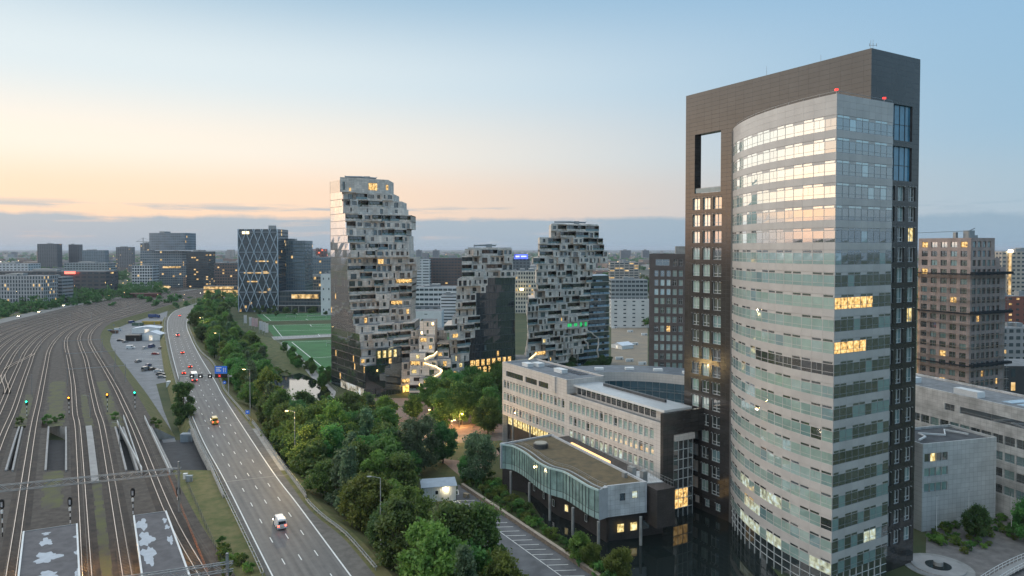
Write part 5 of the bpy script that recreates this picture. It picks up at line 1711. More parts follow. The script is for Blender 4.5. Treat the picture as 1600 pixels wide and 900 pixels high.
class Valley:
    def __init__(s, name, label, base):
        s.t = thing(name, label, 'apartment tower', base)
        s.win, s.pl, s.rail = [], MB(), MB()
        s.n = 0
    def storey(s, F, x0, x1, z, h, rnd, depth, shift, litp=0.06, green=None, plants=0.35):
        """one storey of stacked stone boxes between x0 and x1 in frame F (outside -y)"""
        b = MB()
        x = x0
        while x < x1 - 0.6:
            w = rnd.uniform(3.4, 8.8)
            if x1 - (x + w) < 2.4:
                w = x1 - x
            p = shift(x + w / 2, z) + rnd.choice([-1.8, -1.1, -0.5, 0, 0.4, 0.9, 1.4, 1.9, 2.3])
            e = x + w
            kind = rnd.random()
            y = -p
            zt = z + h - 0.012
            rec = kind > 0.66
            if not rec:
                # solid box with one to three openings
                hs = []
                nwin = 1 if w < 4.6 else rnd.choice([1, 1, 2]) if w < 7 else rnd.choice([1, 2, 3])
                st = w / nwin
                tall = rnd.random() < 0.35
                for i in range(nwin):
                    ww = min(st - 0.9, rnd.choice([0.8, 0.9, 1.4, 1.6, 2.2, 2.9]))
                    c = x + st * (i + 0.5) + rnd.uniform(-0.15, 0.15)
                    q0 = z + (0.25 if tall else 0.85)
                    hs.append((c - ww / 2, c + ww / 2, q0, z + h - 0.75))
                f2 = Fr(F.p(0, y, 0)[:2], F.a, F.b)
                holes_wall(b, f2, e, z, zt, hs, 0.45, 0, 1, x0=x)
                for q in hs:
                    gi = rnd.choice(['v0', 'v0', 'v1', 'v2', 'v3', 'v1'])
                    if rnd.random() < litp: gi = rnd.choice(['vw', 'vy', 'vw'])
                    if green and green(q, z): gi = 'vg'
                    glaze(s.win, f2, q[0], q[1], q[2], q[3], 0.43, GLASSES[gi], gi, M_FRAMED, 'vl', mull=1 if q[1] - q[0] > 1.6 else 0)
                b.quad(F.p(x, y, z), F.p(x, depth, z), F.p(x, depth, zt), F.p(x, y, zt))
                b.quad(F.p(e, y, z), F.p(e, depth, z), F.p(e, depth, zt), F.p(e, y, zt))
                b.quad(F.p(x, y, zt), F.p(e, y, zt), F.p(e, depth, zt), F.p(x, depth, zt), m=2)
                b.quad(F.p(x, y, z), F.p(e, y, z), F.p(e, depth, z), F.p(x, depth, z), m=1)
                if rnd.random() < plants * 0.5:
                    leaf_clump(s.pl, F.p(rnd.uniform(x, e), y + 0.8, z + h + 0.35), rnd.uniform(0.5, 1.1), 26, rnd)
            else:
                # loggia: slab, parapet, deep glazing
                back_ = y + 2.3
                for za, zb in ((z, z + 0.35), (z + h - 0.45, zt)):
                    b.box(x, e, y + 0.002, depth, za, zb, F=F, m=0)
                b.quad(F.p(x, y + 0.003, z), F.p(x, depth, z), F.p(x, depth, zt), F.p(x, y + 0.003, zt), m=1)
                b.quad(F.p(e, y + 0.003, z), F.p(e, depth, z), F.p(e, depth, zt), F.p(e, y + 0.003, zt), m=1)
                gi = rnd.choice(['v0', 'v1', 'v2', 'v3'])
                if rnd.random() < litp * 1.6: gi = rnd.choice(['vw', 'vy'])
                f2 = Fr(F.p(0, back_, 0)[:2], F.a, F.b)
                glaze(s.win, f2, x + 0.05, e - 0.05, z + 0.36, z + h - 0.46, 0, GLASSES[gi], gi, M_FRAMED, 'vl', mull=max(1, int(w / 2.2)))
                if rnd.random() < 0.5:
                    b.box(x + 0.01, e - 0.01, y + 0.004, y + 0.25, z + 0.35, z + 1.15, F=F)
                else:
                    s.rail.box(x + 0.02, e - 0.02, y + 0.1, y + 0.14, z + 0.36, z + 1.35, F=F)
                if rnd.random() < plants * 1.7:
                    k = max(1, int(w / 1.8))
                    for i in range(k):
                        leaf_clump(s.pl, F.p(x + w * (i + 0.5) / k, y + 0.3, z + 1.2), rnd.uniform(0.5, 0.95), 22, rnd)
            x = e
        b.build('stone_storey', [M_STONE, M_STONER, M_ROOFL], s.t)
    def done(s, cap=300):
        pieces(s.t, 'window', s.win, cap)
        if s.pl.f: s.pl.build('terrace_planting', [M_LEAF], s.t, kind='stuff')
        if s.rail.f: s.rail.build('glass_balustrade', [mat('balustrade_glass', (0.22, 0.30, 0.31), 0.12, var=0.1)], s.t, kind='stuff')
def curtain(parent, F, x0, x1, z0, z1, mg, cw=1.35, rows=None, fh=3.4, lit=0.0, rnd=None, mm=None, name='curtain_wall', cb=None):
    """glass curtain wall: one pane strip a storey, mullion grid in front"""
    z = z0; mb = MB(); L_ = MB()
    while z < z1 - 0.2:
        t = min(z + fh, z1)
        b = MB(); n = max(1, int((x1 - x0) / 8))
        for i in range(n):
            a, c = x0 + (x1 - x0) * i / n, x0 + (x1 - x0) * (i + 1) / n
            j = [(rnd or random).uniform(-0.03, 0.03) for _ in range(4)]
            b.quad(F.p(a, j[0], z), F.p(c, j[1], z), F.p(c, j[2], t), F.p(a, j[3], t))
        b.build('pane_row', [mg], parent)
        mb.box(x0, x1, -0.14, 0.0, z - 0.10, z + 0.10, F=F)
        if lit and rnd:
            x = x0 + 0.2
            while x < x1 - cw:
                if rnd.random() < lit:
                    L_.quad(F.p(x, -0.05, z + 0.7), F.p(x + cw - 0.25, -0.05, z + 0.7), F.p(x + cw - 0.25, -0.05, t - 0.5), F.p(x, -0.05, t - 0.5))
                x += cw
        z = t
    for x in np.arange(x0, x1 + 0.01, cw):
        mb.box(x - 0.035, x + 0.035, -0.11, 0.0, z0, z1, F=F)
    mb.build(name + '_mullions', [mm or M_VMUL], parent, kind='stuff')
    if L_.f: L_.build('lit_panes', [M_LITW], parent, kind='stuff')

# ---------------- tallest of the three
KV = PZ(570, 622, 0)
def z1_of(py): return 66 - (py - 388) * 322 / FPX
glassR = [(268, 533), (300, 533), (301, 535), (325, 535), (326, 538), (340, 540), (361, 540), (362, 545), (385, 545), (386, 549), (400, 549), (401, 544), (457, 544), (458, 546), (489, 546), (490, 550), (505, 550), (506, 556), (519, 556), (520, 561), (540, 562), (541, 563), (566, 563), (567, 570), (700, 570)]
silR = [(268, 609), (297, 609), (298, 616), (312, 616), (313, 628), (335, 633), (336, 643), (353, 643), (354, 636), (370, 636), (371, 639), (404, 640), (405, 650), (421, 650), (422, 645), (470, 643), (500, 641), (520, 652), (545, 656), (570, 652), (620, 640)]
v1 = Valley('stepped_stone_tower', 'tallest stepped stone apartment tower with mirror glass left side', (KV[0] - 5, KV[1] + 20, 0))
FHV = 3.4
DV = (0.0, 1.0)
rv = random.Random(44)
def zi(i): return FHV * i + 4.0
NF1 = 28
KT1 = 99.2
lastg = None
for i in range(NF1):
    z = zi(i)
    if z + FHV > 93.0:
        break
    py = 388 + (66 - z - 1.7) * FPX / 322
    t = along(KV, VA, tab(glassR, py))
    N = (KV[0] + VA[0] * t, KV[1] + VA[1] * t)
    w = along(N, VB, tab(silR, py))
    f = Fr(N, VB, DV)
    drk = py > 540
    xd = along(N, VB, 627) if py > 567 else along(N, VB, 627)
    if drk:
        xa = 0 if py > 567 else along(N, VB, 588)
        if xa > 1: v1.storey(f, 0.0, xa, z, FHV, rv, 16, lambda x, zz: 0.0, 0.15)
        ff = Fr(N, VB, DV)
        b = MB(); b.box(xa, xd, 0.1, 16, z, z + FHV - 0.01, F=ff); b.build('dark_core', [M_VDRK], v1.t)
        v1.storey(f, xd, w, z, FHV, rv, 16, lambda x, zz: 0.0, 0.12)
    else:
        v1.storey(f, 0.0, w, z, FHV, rv, 16, lambda x, zz: -0.4 if x < 5 else 0.4, 0.025 if z > 40 else 0.06)
    # mirror glass side
    LT = along(KV, VA, 516.8)
    G = Fr((KV[0] + VA[0] * LT, KV[1] + VA[1] * LT), (-VA[0], -VA[1]), VB)
    b = MB()
    segn = 5
    ww = LT - t - 0.1
    for k in range(segn):
        a, c = ww * k / segn, ww * (k + 1) / segn
        j = [rv.uniform(-0.05, 0.05) for _ in range(4)]
        b.quad(G.p(a, j[0], z), G.p(c, j[1], z), G.p(c, j[2], z + FHV), G.p(a, j[3], z + FHV))
    b.quad(G.p(0, 0, z + FHV - .02), G.p(ww, 0, z + FHV - .02), G.p(ww, 14, z + FHV - .02), G.p(0, 14, z + FHV - .02), m=1)
    b.build('mirror_glass_row', [M_VMIR, M_STONE], v1.t)
    b = MB()
    b.box(0, ww, -0.13, -0.05, z - 0.09, z + 0.09, F=G)
    for x in np.arange(0, ww + 0.01, 1.35):
        b.box(x - 0.04, x + 0.04, -0.12, -0.05, z, z + FHV, F=G)
    if i in (0, 1):
        pass
    b.build('mullion_row', [mat('mullion_bronze', (0.12, 0.115, 0.11), 0.4, metal=0.5, var=0.1)], v1.t)
    b = MB()
    for x in np.arange(0.2, ww - 1.3, 1.35):
        if rv.random() < (0.014 if z < 45 else 0.0):
            b.quad(G.p(x, -0.06, z + 0.3), G.p(x + 1.0, -0.06, z + 0.3), G.p(x + 1.0, -0.06, z + FHV - 0.4), G.p(x, -0.06, z + FHV - 0.4))
    b.build('lit_pane', [M_LITW], v1.t, kind='stuff')
ztop0 = zi(i)
# crown block with the big lit window
t = along(KV, VA, 533); N = (KV[0] + VA[0] * t, KV[1] + VA[1] * t)
x1_ = along(N, VB, 609); f = Fr((N[0] - 1.2 * VB[1] * 0, N[1] - 1.2), VB, DV)
b = MB(); xq = along((N[0], N[1] - 1.2), VB, 576); xr = along((N[0], N[1] - 1.2), VB, 603)
hs = [(xq, xq + 4.6, 93.8, 97.3), (xr, xr + 1.4, 94.2, 96.9), (1.2, 2.4, 93.4, 97.2), (4.2, 5.4, 92.8, 94.6)]
facade(v1.t, f, x1_ - 0.4, ztop0, KT1, hs, M_STONE, 0.4, lambda h: 'vw' if h[0] > 3 else 'v1', M_FRAMED, 'cr', wall='crown_wall', name='crown_window', mull=2)
shell(v1.t, f, x1_ - 0.4, 16, ztop0, KT1, M_STONE, M_ROOFL, name='crown_side')
b = MB(); b.quad(G.p(0, 0, ztop0), G.p(LT - t, 0, ztop0), G.p(LT - t, 0, 98.3), G.p(0, 0, 98.3))
b.quad(G.p(0, 0, 98.3), G.p(LT - t, 0, 98.3), G.p(LT - t, 14, 98.3), G.p(0, 14, 98.3), m=1); b.build('mirror_glass_row', [M_VMIR, M_ROOFL], v1.t)
b = MB()
for x in np.arange(0, LT - t, 1.35): b.box(x - 0.04, x + 0.04, -0.12, -0.01, ztop0, 98.3, F=G)
b.build('mullion_row', [mat('mullion_bronze', (0.1,) * 3)], v1.t)
def crane(tw, p0, p1, z):
    b = MB(); a, c = Vector((*p0, z)), Vector((*p1, z))
    b.tube([tuple(a + Vector((0, 0, 0.9))), tuple(a + (c - a) * 0.5 + Vector((0, 0, 1.1))), tuple(c + Vector((0, 0, 1.0)))], [0.35, 0.5, 0.4], 6)
    b.tube([tuple(a), tuple(a + Vector((0, 0, 1.4)))], 0.2, 5)
    q = a + (c - a) * 0.7
    b.box(q.x - 1.4, q.x + 1.4, q.y - 1, q.y + 1, z - 0.5, z + 1.6)
    b.tube([tuple(c + Vector((0, 0, 1.0))), tuple(c + (c - a).normalized() * 0.6 + Vector((0, 0, 1.7)))], 0.15, 5)
    b.build('roof_crane', [M_METAL], tw)
p0_, p1_ = f.p(1, 6, 0)[:2], f.p(x1_ - 8, 6, 0)[:2]
crane(v1.t, p0_, p1_, KT1)
# dark glass front at the foot, lit entrance
FE = Fr(KV[:2], VB, DV)
xe = along(KV, VB, 627)
curtain(v1.t, Fr((KV[0], KV[1] - 0.05), VB, DV), 0, along(KV, VB, 588), 0.0, z1_of(570), M_VDRK, 1.5, rnd=rv, lit=0.02)
curtain(v1.t, Fr((KV[0] - 0.2, KV[1] - 0.6), VB, DV), along(KV, VB, 588), xe, 0.0, z1_of(541), M_VDRK, 1.5, rnd=rv, lit=0.05)
its = []
for k in range(4):
    glaze(its, FE, along(KV, VB, 590) + 2.6 * k, along(KV, VB, 590) + 2.6 * k + 1.5, z1_of(555) - 0.4, z1_of(545) , -0.95, M_LITY, 'vy', M_FRAMED, 'gf', mull=0)
pieces(v1.t, 'tall_lit_window', its)
b = MB(); b.box(xe, along(KV, VB, 656), 0.0, 16, 4.9, 6.2, F=FE); b.box(along(KV, VB, 655), along(KV, VB, 660), -0.3, 16, 0, 6, F=FE); b.build('entrance_frame', [M_STONE], v1.t)
its = []
for k in range(5):
    glaze(its, FE, xe + 0.2 + 1.7 * k, xe + 1.8 + 1.7 * k, 0.1, 4.85, 1.2, lit_mat('lobby_glow', (1.0, 0.60, 0.12), 2.2, 1.2, 0.3), 'lob', M_FRAMED, 'en', mull=0)
pieces(v1.t, 'entrance_pane', its)
point_light(FE.p(xe + 3, -3, 3.2), 700, (1.0, 0.6, 0.18), 0.8, v1.t)
# ground floor strip of the mirror side: pale lit lobby
b = MB(); b.quad(G.p(12, -0.02, 0.4), G.p(LT - 1, -0.02, 0.4), G.p(LT - 1, -0.02, 3.9), G.p(12, -0.02, 3.9))
b.build('lobby_glazing', [lit_mat('lobby_pale', (0.95, 0.85, 0.65), 0.55, 0.35, 0.1)], v1.t)
b = MB(); b.quad(G.p(0, 0, -0.1), G.p(LT, 0, -0.1), G.p(LT, 0, 4.0), G.p(0, 0, 4.0))
for x in np.arange(0, LT, 1.35): b.box(x - 0.04, x + 0.04, -0.12, -0.03, 0, 4, F=G)
b.build('ground_floor_side', [M_VDRK], v1.t)
v1.done()

# ---------------- middle tower
PM = (-19.0, 325.0)
v2 = Valley('stepped_stone_tower', 'lowest stepped stone apartment tower with black glass front, in the middle of the three', (PM[0], PM[1] + 10, 0))
sil2L = [(392, 727), (404, 724), (405, 722), (437, 722), (438, 716), (448, 713), (470, 712), (484, 713), (499, 706), (500, 694), (512, 694), (513, 703), (540, 702), (560, 705), (640, 705)]
sil2R = [(392, 800), (420, 802), (421, 807), (440, 807), (441, 804), (640, 806)]
gl2 = [(440, 762), (456, 758), (457, 744), (496, 744), (497, 750), (516, 750), (517, 742), (532, 742), (533, 735), (556, 733), (557, 726), (575, 724), (576, 728), (640, 724)]
rv2 = random.Random(45)
zz0 = 1.2
for i in range(19):
    z = zz0 + FHV * i
    py = 388 + (66 - z - 1.7) * FPX / 327
    x0, x1 = along(PM, VB, tab(sil2L, py)), along(PM, VB, tab(sil2R, py))
    f = Fr(PM, VB, DV)
    if py > 438:
        xg = along(PM, VB, tab(gl2, py))
        v2.storey(f, x0, xg, z, FHV, rv2, 20, lambda x, zz: 0.6, 0.02 if z > 28 else 0.1)
        fg = Fr((PM[0], PM[1] + 0.3), VB, DV)
        b = MB(); n = 4
        for k in range(n):
            a, c = xg + (x1 - xg) * k / n, xg + (x1 - xg) * (k + 1) / n
            j = [rv2.uniform(-0.05, 0.05) for _ in range(4)]
            b.quad(fg.p(a, j[0], z), fg.p(c, j[1], z), fg.p(c, j[2], z + FHV), fg.p(a, j[3], z + FHV))
        b.quad(fg.p(x1, 0, z), fg.p(x1, 20, z), fg.p(x1, 20, z + FHV), fg.p(x1, 0, z + FHV))
        b.build('black_glass_row', [M_VDRK], v2.t)
        b = MB(); b.box(xg, x1, -0.14, -0.06, z - 0.1, z + 0.1, F=fg)
        for x in np.arange(xg, x1 + 0.01, 1.5): b.box(x - 0.04, x + 0.04, -0.12, -0.06, z, z + FHV, F=fg)
        b.build('mullion_row', [M_VMUL], v2.t)
        its = []
        for k, x in enumerate(np.arange(xg + 0.3, x1 - 1.5, 1.5)):
            if (567 < py < 588 and x > along(PM, VB, 733) and k % 2 == 0 and py < 580):
                glaze(its, fg, x, x + 1.9, z + 0.2, z + 3.1, -0.16, M_LITW, 'vw', M_FRAMED, 'lt', mull=0)
            elif rv2.random() < 0.035:
                gi = rv2.choice(['vw', 'v1', 'v1'])
                glaze(its, fg, x, x + 1.2, z + 0.4, z + 2.9, -0.16, GLASSES[gi], gi, M_FRAMED, 'lt', mull=0)
        pieces(v2.t, 'lit_window', its)
    else:
        v2.storey(f, x0, x1, z, FHV, rv2, 20, lambda x, zz: 0.5, 0.012)
f = Fr((PM[0], PM[1] + 1.0), VB, DV)
b = MB(); xa, xb = along(PM, VB, 731), along(PM, VB, 799)
hs = [(xa + 1.5, xa + 4.2, 62.2, 64.6), (xa + 10, xa + 17, 62.2, 64.6)]
ft = Fr(f.p(xa, 0, 0)[:2], VB, DV)
zt2 = zz0 + FHV * 19
b = MB(); b.box(0, xb - xa, 0, 16, zt2 - 0.01, zt2 + 0.6, F=ft, mt=1); b.build('roof', [M_STONE, M_ROOFL], v2.t)
crane(v2.t, ft.p(3, 5, 0)[:2], ft.p(15, 5, 0)[:2], zt2 + 0.6)
v2.done()

# ---------------- right tower
PR = (30.0, 372.0)
v3 = Valley('stepped_stone_tower', 'rightmost stepped stone apartment tower with rows of blue balconies on its right', (PR[0], PR[1] + 10, 0))
sil3L = [(352, 861), (371, 861), (372, 843), (398, 843), (399, 833), (411, 833), (412, 842), (428, 838), (440, 838), (455, 843), (457, 836), (470, 824), (490, 824), (520, 826), (540, 824), (570, 818), (640, 818)]
sil3R = [(352, 936), (370, 936), (371, 940), (390, 944), (391, 949), (412, 949), (413, 932), (430, 925), (470, 922), (500, 920), (520, 918), (545, 914), (560, 904), (640, 898)]
rv3 = random.Random(46)
for i in range(23):
    z = 0.2 + FHV * i
    py = 388 + (66 - z - 1.7) * FPX / 372
    x0, x1 = along(PR, VB, tab(sil3L, py)), along(PR, VB, tab(sil3R, py))
    f = Fr(PR, VB, DV)
    v3.storey(f, x0, x1, z, FHV, rv3, 22, lambda x, zz: 0.5, 0.015 if z > 30 else 0.10, green=lambda q, zz: abs(zz - 24.0) < 1.8 and q[0] > along(PR, VB, 876))
    if py > 428:
        xe3 = along(PR, VB, 952)
        fg = Fr((PR[0], PR[1] + 1.2), VB, DV)
        b = MB(); b.box(x1, xe3, 0, 20, z, z + FHV - 0.01, F=fg); b.build('dark_glass_storey', [M_VDRK], v3.t)
        b = MB(); b.box(x1, xe3 + 0.4, -1.4, 0, z - 0.1, z + 0.12, F=fg); b.build('balcony_slab', [M_STONER], v3.t)
        x = x1 + 0.2
        while x < xe3:
            w = rv3.uniform(1.2, 3.2)
            if rv3.random() < 0.75:
                b = MB(); b.box(x, min(x + w, xe3 + 0.3), -1.4, -1.34, z + 0.12, z + 1.15, F=fg)
                b.build('balcony_glass', [mat('balcony_blue', (0.28, 0.38, 0.46), 0.2, var=0.25, scale=0.5)], v3.t)
            x += w + 0.2
# white jagged stair line on the dark side
for pts in (((916, 516), (925, 520), (928, 524), (935, 528), (935, 540), (933, 548), (935, 556), (934, 572)), ((911, 530), (918, 536), (919, 545))):
    b = MB(); b.tube([PY(x, y, 371.0 + (x - 900) * 0.24) for x, y in pts], 0.42, 5); b.build('white_stair_line', [M_STONE], v3.t)
zt3 = 0.2 + FHV * 23
fr3 = Fr(PR, VB, DV)
xa, xb = along(PR, VB, 863), along(PR, VB, 934)
b = MB(); b.box(xa, xb, 0.6, 18, zt3 - 0.01, zt3 + 0.5, F=fr3, mt=1); b.build('roof', [M_STONE, M_ROOFL], v3.t)
crane(v3.t, fr3.p(xa + 2, 6, 0)[:2], fr3.p(xb - 8, 6, 0)[:2], zt3 + 0.5)
v3.done()

# ---------------- stepped podium with lit stairs between the towers
vp = Valley('terraced_podium', 'terraced stone podium with glowing zigzag stairs between the tall and middle towers', (-38, 325, 0))
vp.t['category'] = 'podium'
rp = random.Random(50)
blocks = [(655, 679, 502, 318, 5), (668, 695, 516, 332, 5), (640, 664, 552, 312, 4), (683, 702, 536, 322, 6), (660, 704, 562, 314, 6), (655, 700, 592, 306, 7), (694, 722, 590, 310, 6), (803, 828, 560, 352, 6), (826, 892, 580, 350, 6)]
for (a, c, top_, Y, d) in blocks:
    zt = PY(a, top_, Y)[2]
    A, B_ = PY(a, top_, Y), PY(c, top_, Y)
    f = Fr(A[:2], (1, 0), (0, 1)); L_ = B_[0] - A[0]
    z = 0.0; n = max(1, round(zt / FHV)); h = zt / n
    for k in range(n):
        vp.storey(f, 0, L_, k * h, h, rp, 12, lambda x, zz: 0.0, 0.12, plants=0.6)
M_STAIRL = mat('stair_light', (0.5, 0.45, 0.35), 0.5, var=0, emit=(1.0, 0.78, 0.38), estr=2.2)
for pts in (((663, 561), (672, 556), (677, 555), (683, 549)), ((663, 567), (675, 571), (680, 572), (691, 579)), ((661, 598), (670, 592), (676, 590), (689, 582)), ((691, 604), (702, 611)), ((826, 562), (838, 552))):
    Y = 308 if pts[0][0] < 700 else 346
    if pts[0] == (691, 604): Y = 303
    b = MB(); P = [PY(x, y, Y) for x, y in pts]
    b.tube(P, 0.30, 4); b.build('lit_stair', [M_STAIRL], vp.t)
    b = MB(); b.tube([(p[0], p[1] + 0.8, p[2] - 0.7) for p in P], 0.7, 4); b.build('stair_flight', [M_STONE], vp.t)
for (x, y, Y) in ((677, 505, 316), (660, 519, 316), (700, 592, 308), (838, 590, 348), (850, 594, 348), (690, 578, 306), (657, 600, 304)):
    p = PY(x, y, Y); b = MB(); b.box(p[0] - 0.3, p[0] + 0.3, p[1] - 2.3, p[1] - 1.9, p[2] - 0.5, p[2] + 0.5)
    b.build('wall_lamp', [mat('wall_lamp', (0.5, 0.4, 0.2), 0.5, var=0, emit=(1, 0.6, 0.2), estr=8)], vp.t)
vp.done()
# ================================================================== trees
LEAFM = []
def leaf_mat(name, c, c2, rand=0.32):
    """leaf: diffuse front with light passing through, tone drifting over each crown and from tree to tree"""
    m = bpy.data.materials.new(name); m.use_nodes = True
    N, L = m.node_tree.nodes, m.node_tree.links
    b = N['Principled BSDF']; b.inputs['Roughness'].default_value = 0.55
    n = N.new('ShaderNodeTexNoise'); n.inputs['Scale'].default_value = 0.45; n.inputs['Detail'].default_value = 8
    g = N.new('ShaderNodeNewGeometry'); L.new(g.outputs['Position'], n.inputs['Vector'])
    co = ramp2(N, L, n.outputs[0], c, c2, 0.35, 0.65)
    oi = N.new('ShaderNodeObjectInfo'); h = N.new('ShaderNodeHueSaturation')
    q = N.new('ShaderNodeMath'); q.operation = 'MULTIPLY_ADD'; q.inputs[1].default_value = 2 * rand; q.inputs[2].default_value = 1 - rand
    L.new(oi.outputs['Random'], q.inputs[0]); L.new(q.outputs[0], h.inputs['Value'])
    q2 = N.new('ShaderNodeMath'); q2.operation = 'MULTIPLY_ADD'; q2.inputs[1].default_value = 0.07; q2.inputs[2].default_value = 0.465
    L.new(oi.outputs['Random'], q2.inputs[0]); L.new(q2.outputs[0], h.inputs['Hue'])
    L.new(co, h.inputs['Color']); L.new(h.outputs[0], b.inputs['Base Color'])
    t = N.new('ShaderNodeBsdfTranslucent'); L.new(h.outputs[0], t.inputs['Color'])
    mx = N.new('ShaderNodeMixShader'); mx.inputs[0].default_value = 0.45
    L.new(b.outputs[0], mx.inputs[1]); L.new(t.outputs[0], mx.inputs[2])
    L.new(mx.outputs[0], N['Material Output'].inputs['Surface'])
    MATS[name] = m
    return m
for i, (c, c2) in enumerate((((0.070, 0.155, 0.040), (0.175, 0.31, 0.075)), ((0.10, 0.175, 0.034), (0.25, 0.35, 0.075)), ((0.090, 0.155, 0.075), (0.19, 0.28, 0.15)), ((0.050, 0.122, 0.040), (0.13, 0.235, 0.070)))):
    LEAFM.append(leaf_mat('leaves_%d' % i, c, c2))
M_BARK = mat('bark', (0.075, 0.06, 0.045), 0.95, var=0.25, scale=2.0)
def leaf_mesh(name, centers, radii, per, size, m, seed, squash=0.8):
    g = np.random.default_rng(seed)
    P = []
    for c, r, n in zip(centers, radii, per):
        d = g.normal(size=(n, 3)); d /= np.linalg.norm(d, axis=1)[:, None]
        rr = r * np.minimum(1.7, np.abs(g.normal(0, 0.42, n)) + 0.42 * g.random(n))
        P.append(np.array(c) + d * rr[:, None] * np.array([1, 1, squash]))
    P = np.concatenate(P); n = len(P)
    u = g.normal(size=(n, 3)); u /= np.linalg.norm(u, axis=1)[:, None]
    w = g.normal(size=(n, 3)); v = np.cross(u, w); v /= np.linalg.norm(v, axis=1)[:, None]
    # leaves lie rather flat so that the top catches the sky
    k = size * g.uniform(0.55, 1.35, n)[:, None]
    V = np.stack([P - u * k, P - v * k * 0.62, P + u * k, P + v * k * 0.62], axis=1).reshape(-1, 3)
    me = bpy.data.meshes.new(name)
    me.vertices.add(4 * n); me.vertices.foreach_set('co', V.astype(np.float32).ravel())
    me.loops.add(4 * n); me.loops.foreach_set('vertex_index', np.arange(4 * n, dtype=np.int32))
    me.polygons.add(n); me.polygons.foreach_set('loop_start', np.arange(0, 4 * n, 4, dtype=np.int32)); me.polygons.foreach_set('loop_total', np.full(n, 4, dtype=np.int32))
    me.materials.append(m); me.update(); me.validate()
    return me
def make_tree_kind(seed, H, rad, base, leaf, nl, lm, ncl=64, shape='round'):
    r = random.Random(seed)
    cs, rs, ns = [], [], []
    hz = (H - base) / 2
    lob = [(r.uniform(0, 6.28), r.uniform(0.8, 1.15)) for _ in range(5)]
    for i in range(ncl):
        a = r.uniform(0, 6.283); t = r.uniform(-0.95, 1)
        prof = math.sqrt(max(0.02, 1 - t * t)) if shape == 'round' else (max(0.15, 1 - (t + 1) / 2) ** 0.7 if shape == 'cone' else 0.55 + 0.45 * math.sqrt(max(0, 1 - t * t)))
        k = r.uniform(0.35, 1.05) ** 0.55 * (0.86 + 0.20 * math.sin(2 * a + lob[0][0]) + 0.16 * math.sin(3 * a + 2.5 * t + lob[1][0]))
        x, y = rad * prof * k * math.cos(a), rad * prof * k * math.sin(a)
        z = base + hz + hz * t * r.uniform(0.85, 1.02)
        cr = rad * r.choice([0.14, 0.2, 0.26, 0.34, 0.42]) * r.uniform(0.85, 1.15)
        cs.append((x, y, z)); rs.append(cr); ns.append(int(nl / ncl * (cr / (rad * 0.25)) ** 1.6) + 8)
    crown = leaf_mesh('crown', cs, rs, ns, leaf, lm, seed)
    b = MB()
    b.tube([(0, 0, -0.3), (0.1, 0.05, base * 0.6), (0.05, 0.1, base + hz * 0.8), (0, 0, base + hz * 1.5)], [0.030 * H * 0.9, 0.022 * H, 0.012 * H, 0.03], 7)
    for i in range(7):
        c = cs[r.randrange(len(cs))]; z0 = base * 0.7 + hz * 0.25 * r.random() * 2
        b.tube([(0.05, 0.05, z0), (c[0] * 0.5, c[1] * 0.5, (z0 + c[2]) / 2 + 0.3), (c[0] * 0.9, c[1] * 0.9, c[2])], [0.010 * H, 0.007 * H, 0.02], 5)
    trunk = b.mesh('trunk', [M_BARK])
    return crown, trunk, H, rad
TK = {}
for i in range(4):
    TK['a%d' % i] = make_tree_kind(100 + i, 11.5, 4.6, 1.6, 0.30, 15000, LEAFM[[0, 1, 0, 3][i]])
TK['b0'] = make_tree_kind(110, 13.5, 4.0, 1.8, 0.26, 13000, LEAFM[1], 52)
TK['b1'] = make_tree_kind(111, 10.0, 5.2, 1.4, 0.34, 13000, LEAFM[0], 40)
TK['b2'] = make_tree_kind(112, 14.0, 3.2, 1.2, 0.27, 11000, LEAFM[2], 56, 'cone')
TK['w0'] = make_tree_kind(201, 11.0, 4.2, 1.2, 0.24, 9000, LEAFM[2], shape='col')
TK['p0'] = make_tree_kind(202, 12.0, 3.0, 0.8, 0.28, 11000, LEAFM[3], shape='col')
TK['s0'] = make_tree_kind(203, 3.0, 1.8, 0.2, 0.20, 2200, LEAFM[0], 20)
TK['s1'] = make_tree_kind(204, 2.4, 1.9, 0.1, 0.18, 2000, LEAFM[1], 20)
TK['f0'] = make_tree_kind(205, 11, 5.0, 1.0, 0.75, 900, LEAFM[3], 26)
TK['f1'] = make_tree_kind(206, 12, 5.4, 1.0, 0.80, 900, LEAFM[0], 26)
rt = random.Random(77)
NTREE = [0]
def tree(kind, x, y, z, label, group=None, s=1.0, name='leafy_tree', cat='tree', sz=None):
    crown, trunk, H, rad = TK[kind]
    o = lthing(name, label, cat, (x, y, z), group, rt.uniform(0, 6.28))
    o.scale = (s, s, sz or s * rt.uniform(0.9, 1.1))
    for nm, me in (('crown', crown), ('trunk', trunk)):
        c = bpy.data.objects.new(nm, me); COL.objects.link(c); c.parent = o
    NTREE[0] += 1
    return o
def inside(p, poly):
    r = False
    for (x0, y0), (x1, y1) in zip(poly, poly[1:] + poly[:1]):
        if (y0 > p[1]) != (y1 > p[1]) and p[0] < (x1 - x0) * (p[1] - y0) / (y1 - y0) + x0:
            r = not r
    return r
def scatter(poly_px, zc, spacing, n, rnd, avoid=None):
    """plan points whose crown centres fill a picture-derived outline on the ground"""
    pl = [PZ(x, y, zc)[:2] for x, y in poly_px]
    xs, ys = [p[0] for p in pl], [p[1] for p in pl]
    out = []
    for _ in range(n * 60):
        p = (rnd.uniform(min(xs), max(xs)), rnd.uniform(min(ys), max(ys)))
        if not inside(p, pl) or any((p[0] - q[0]) ** 2 + (p[1] - q[1]) ** 2 < spacing ** 2 for q in out):
            continue
        if avoid and avoid(p):
            continue
        out.append(p)
        if len(out) >= n:
            break
    return out
GRRo = offset(GRR, 5.0)
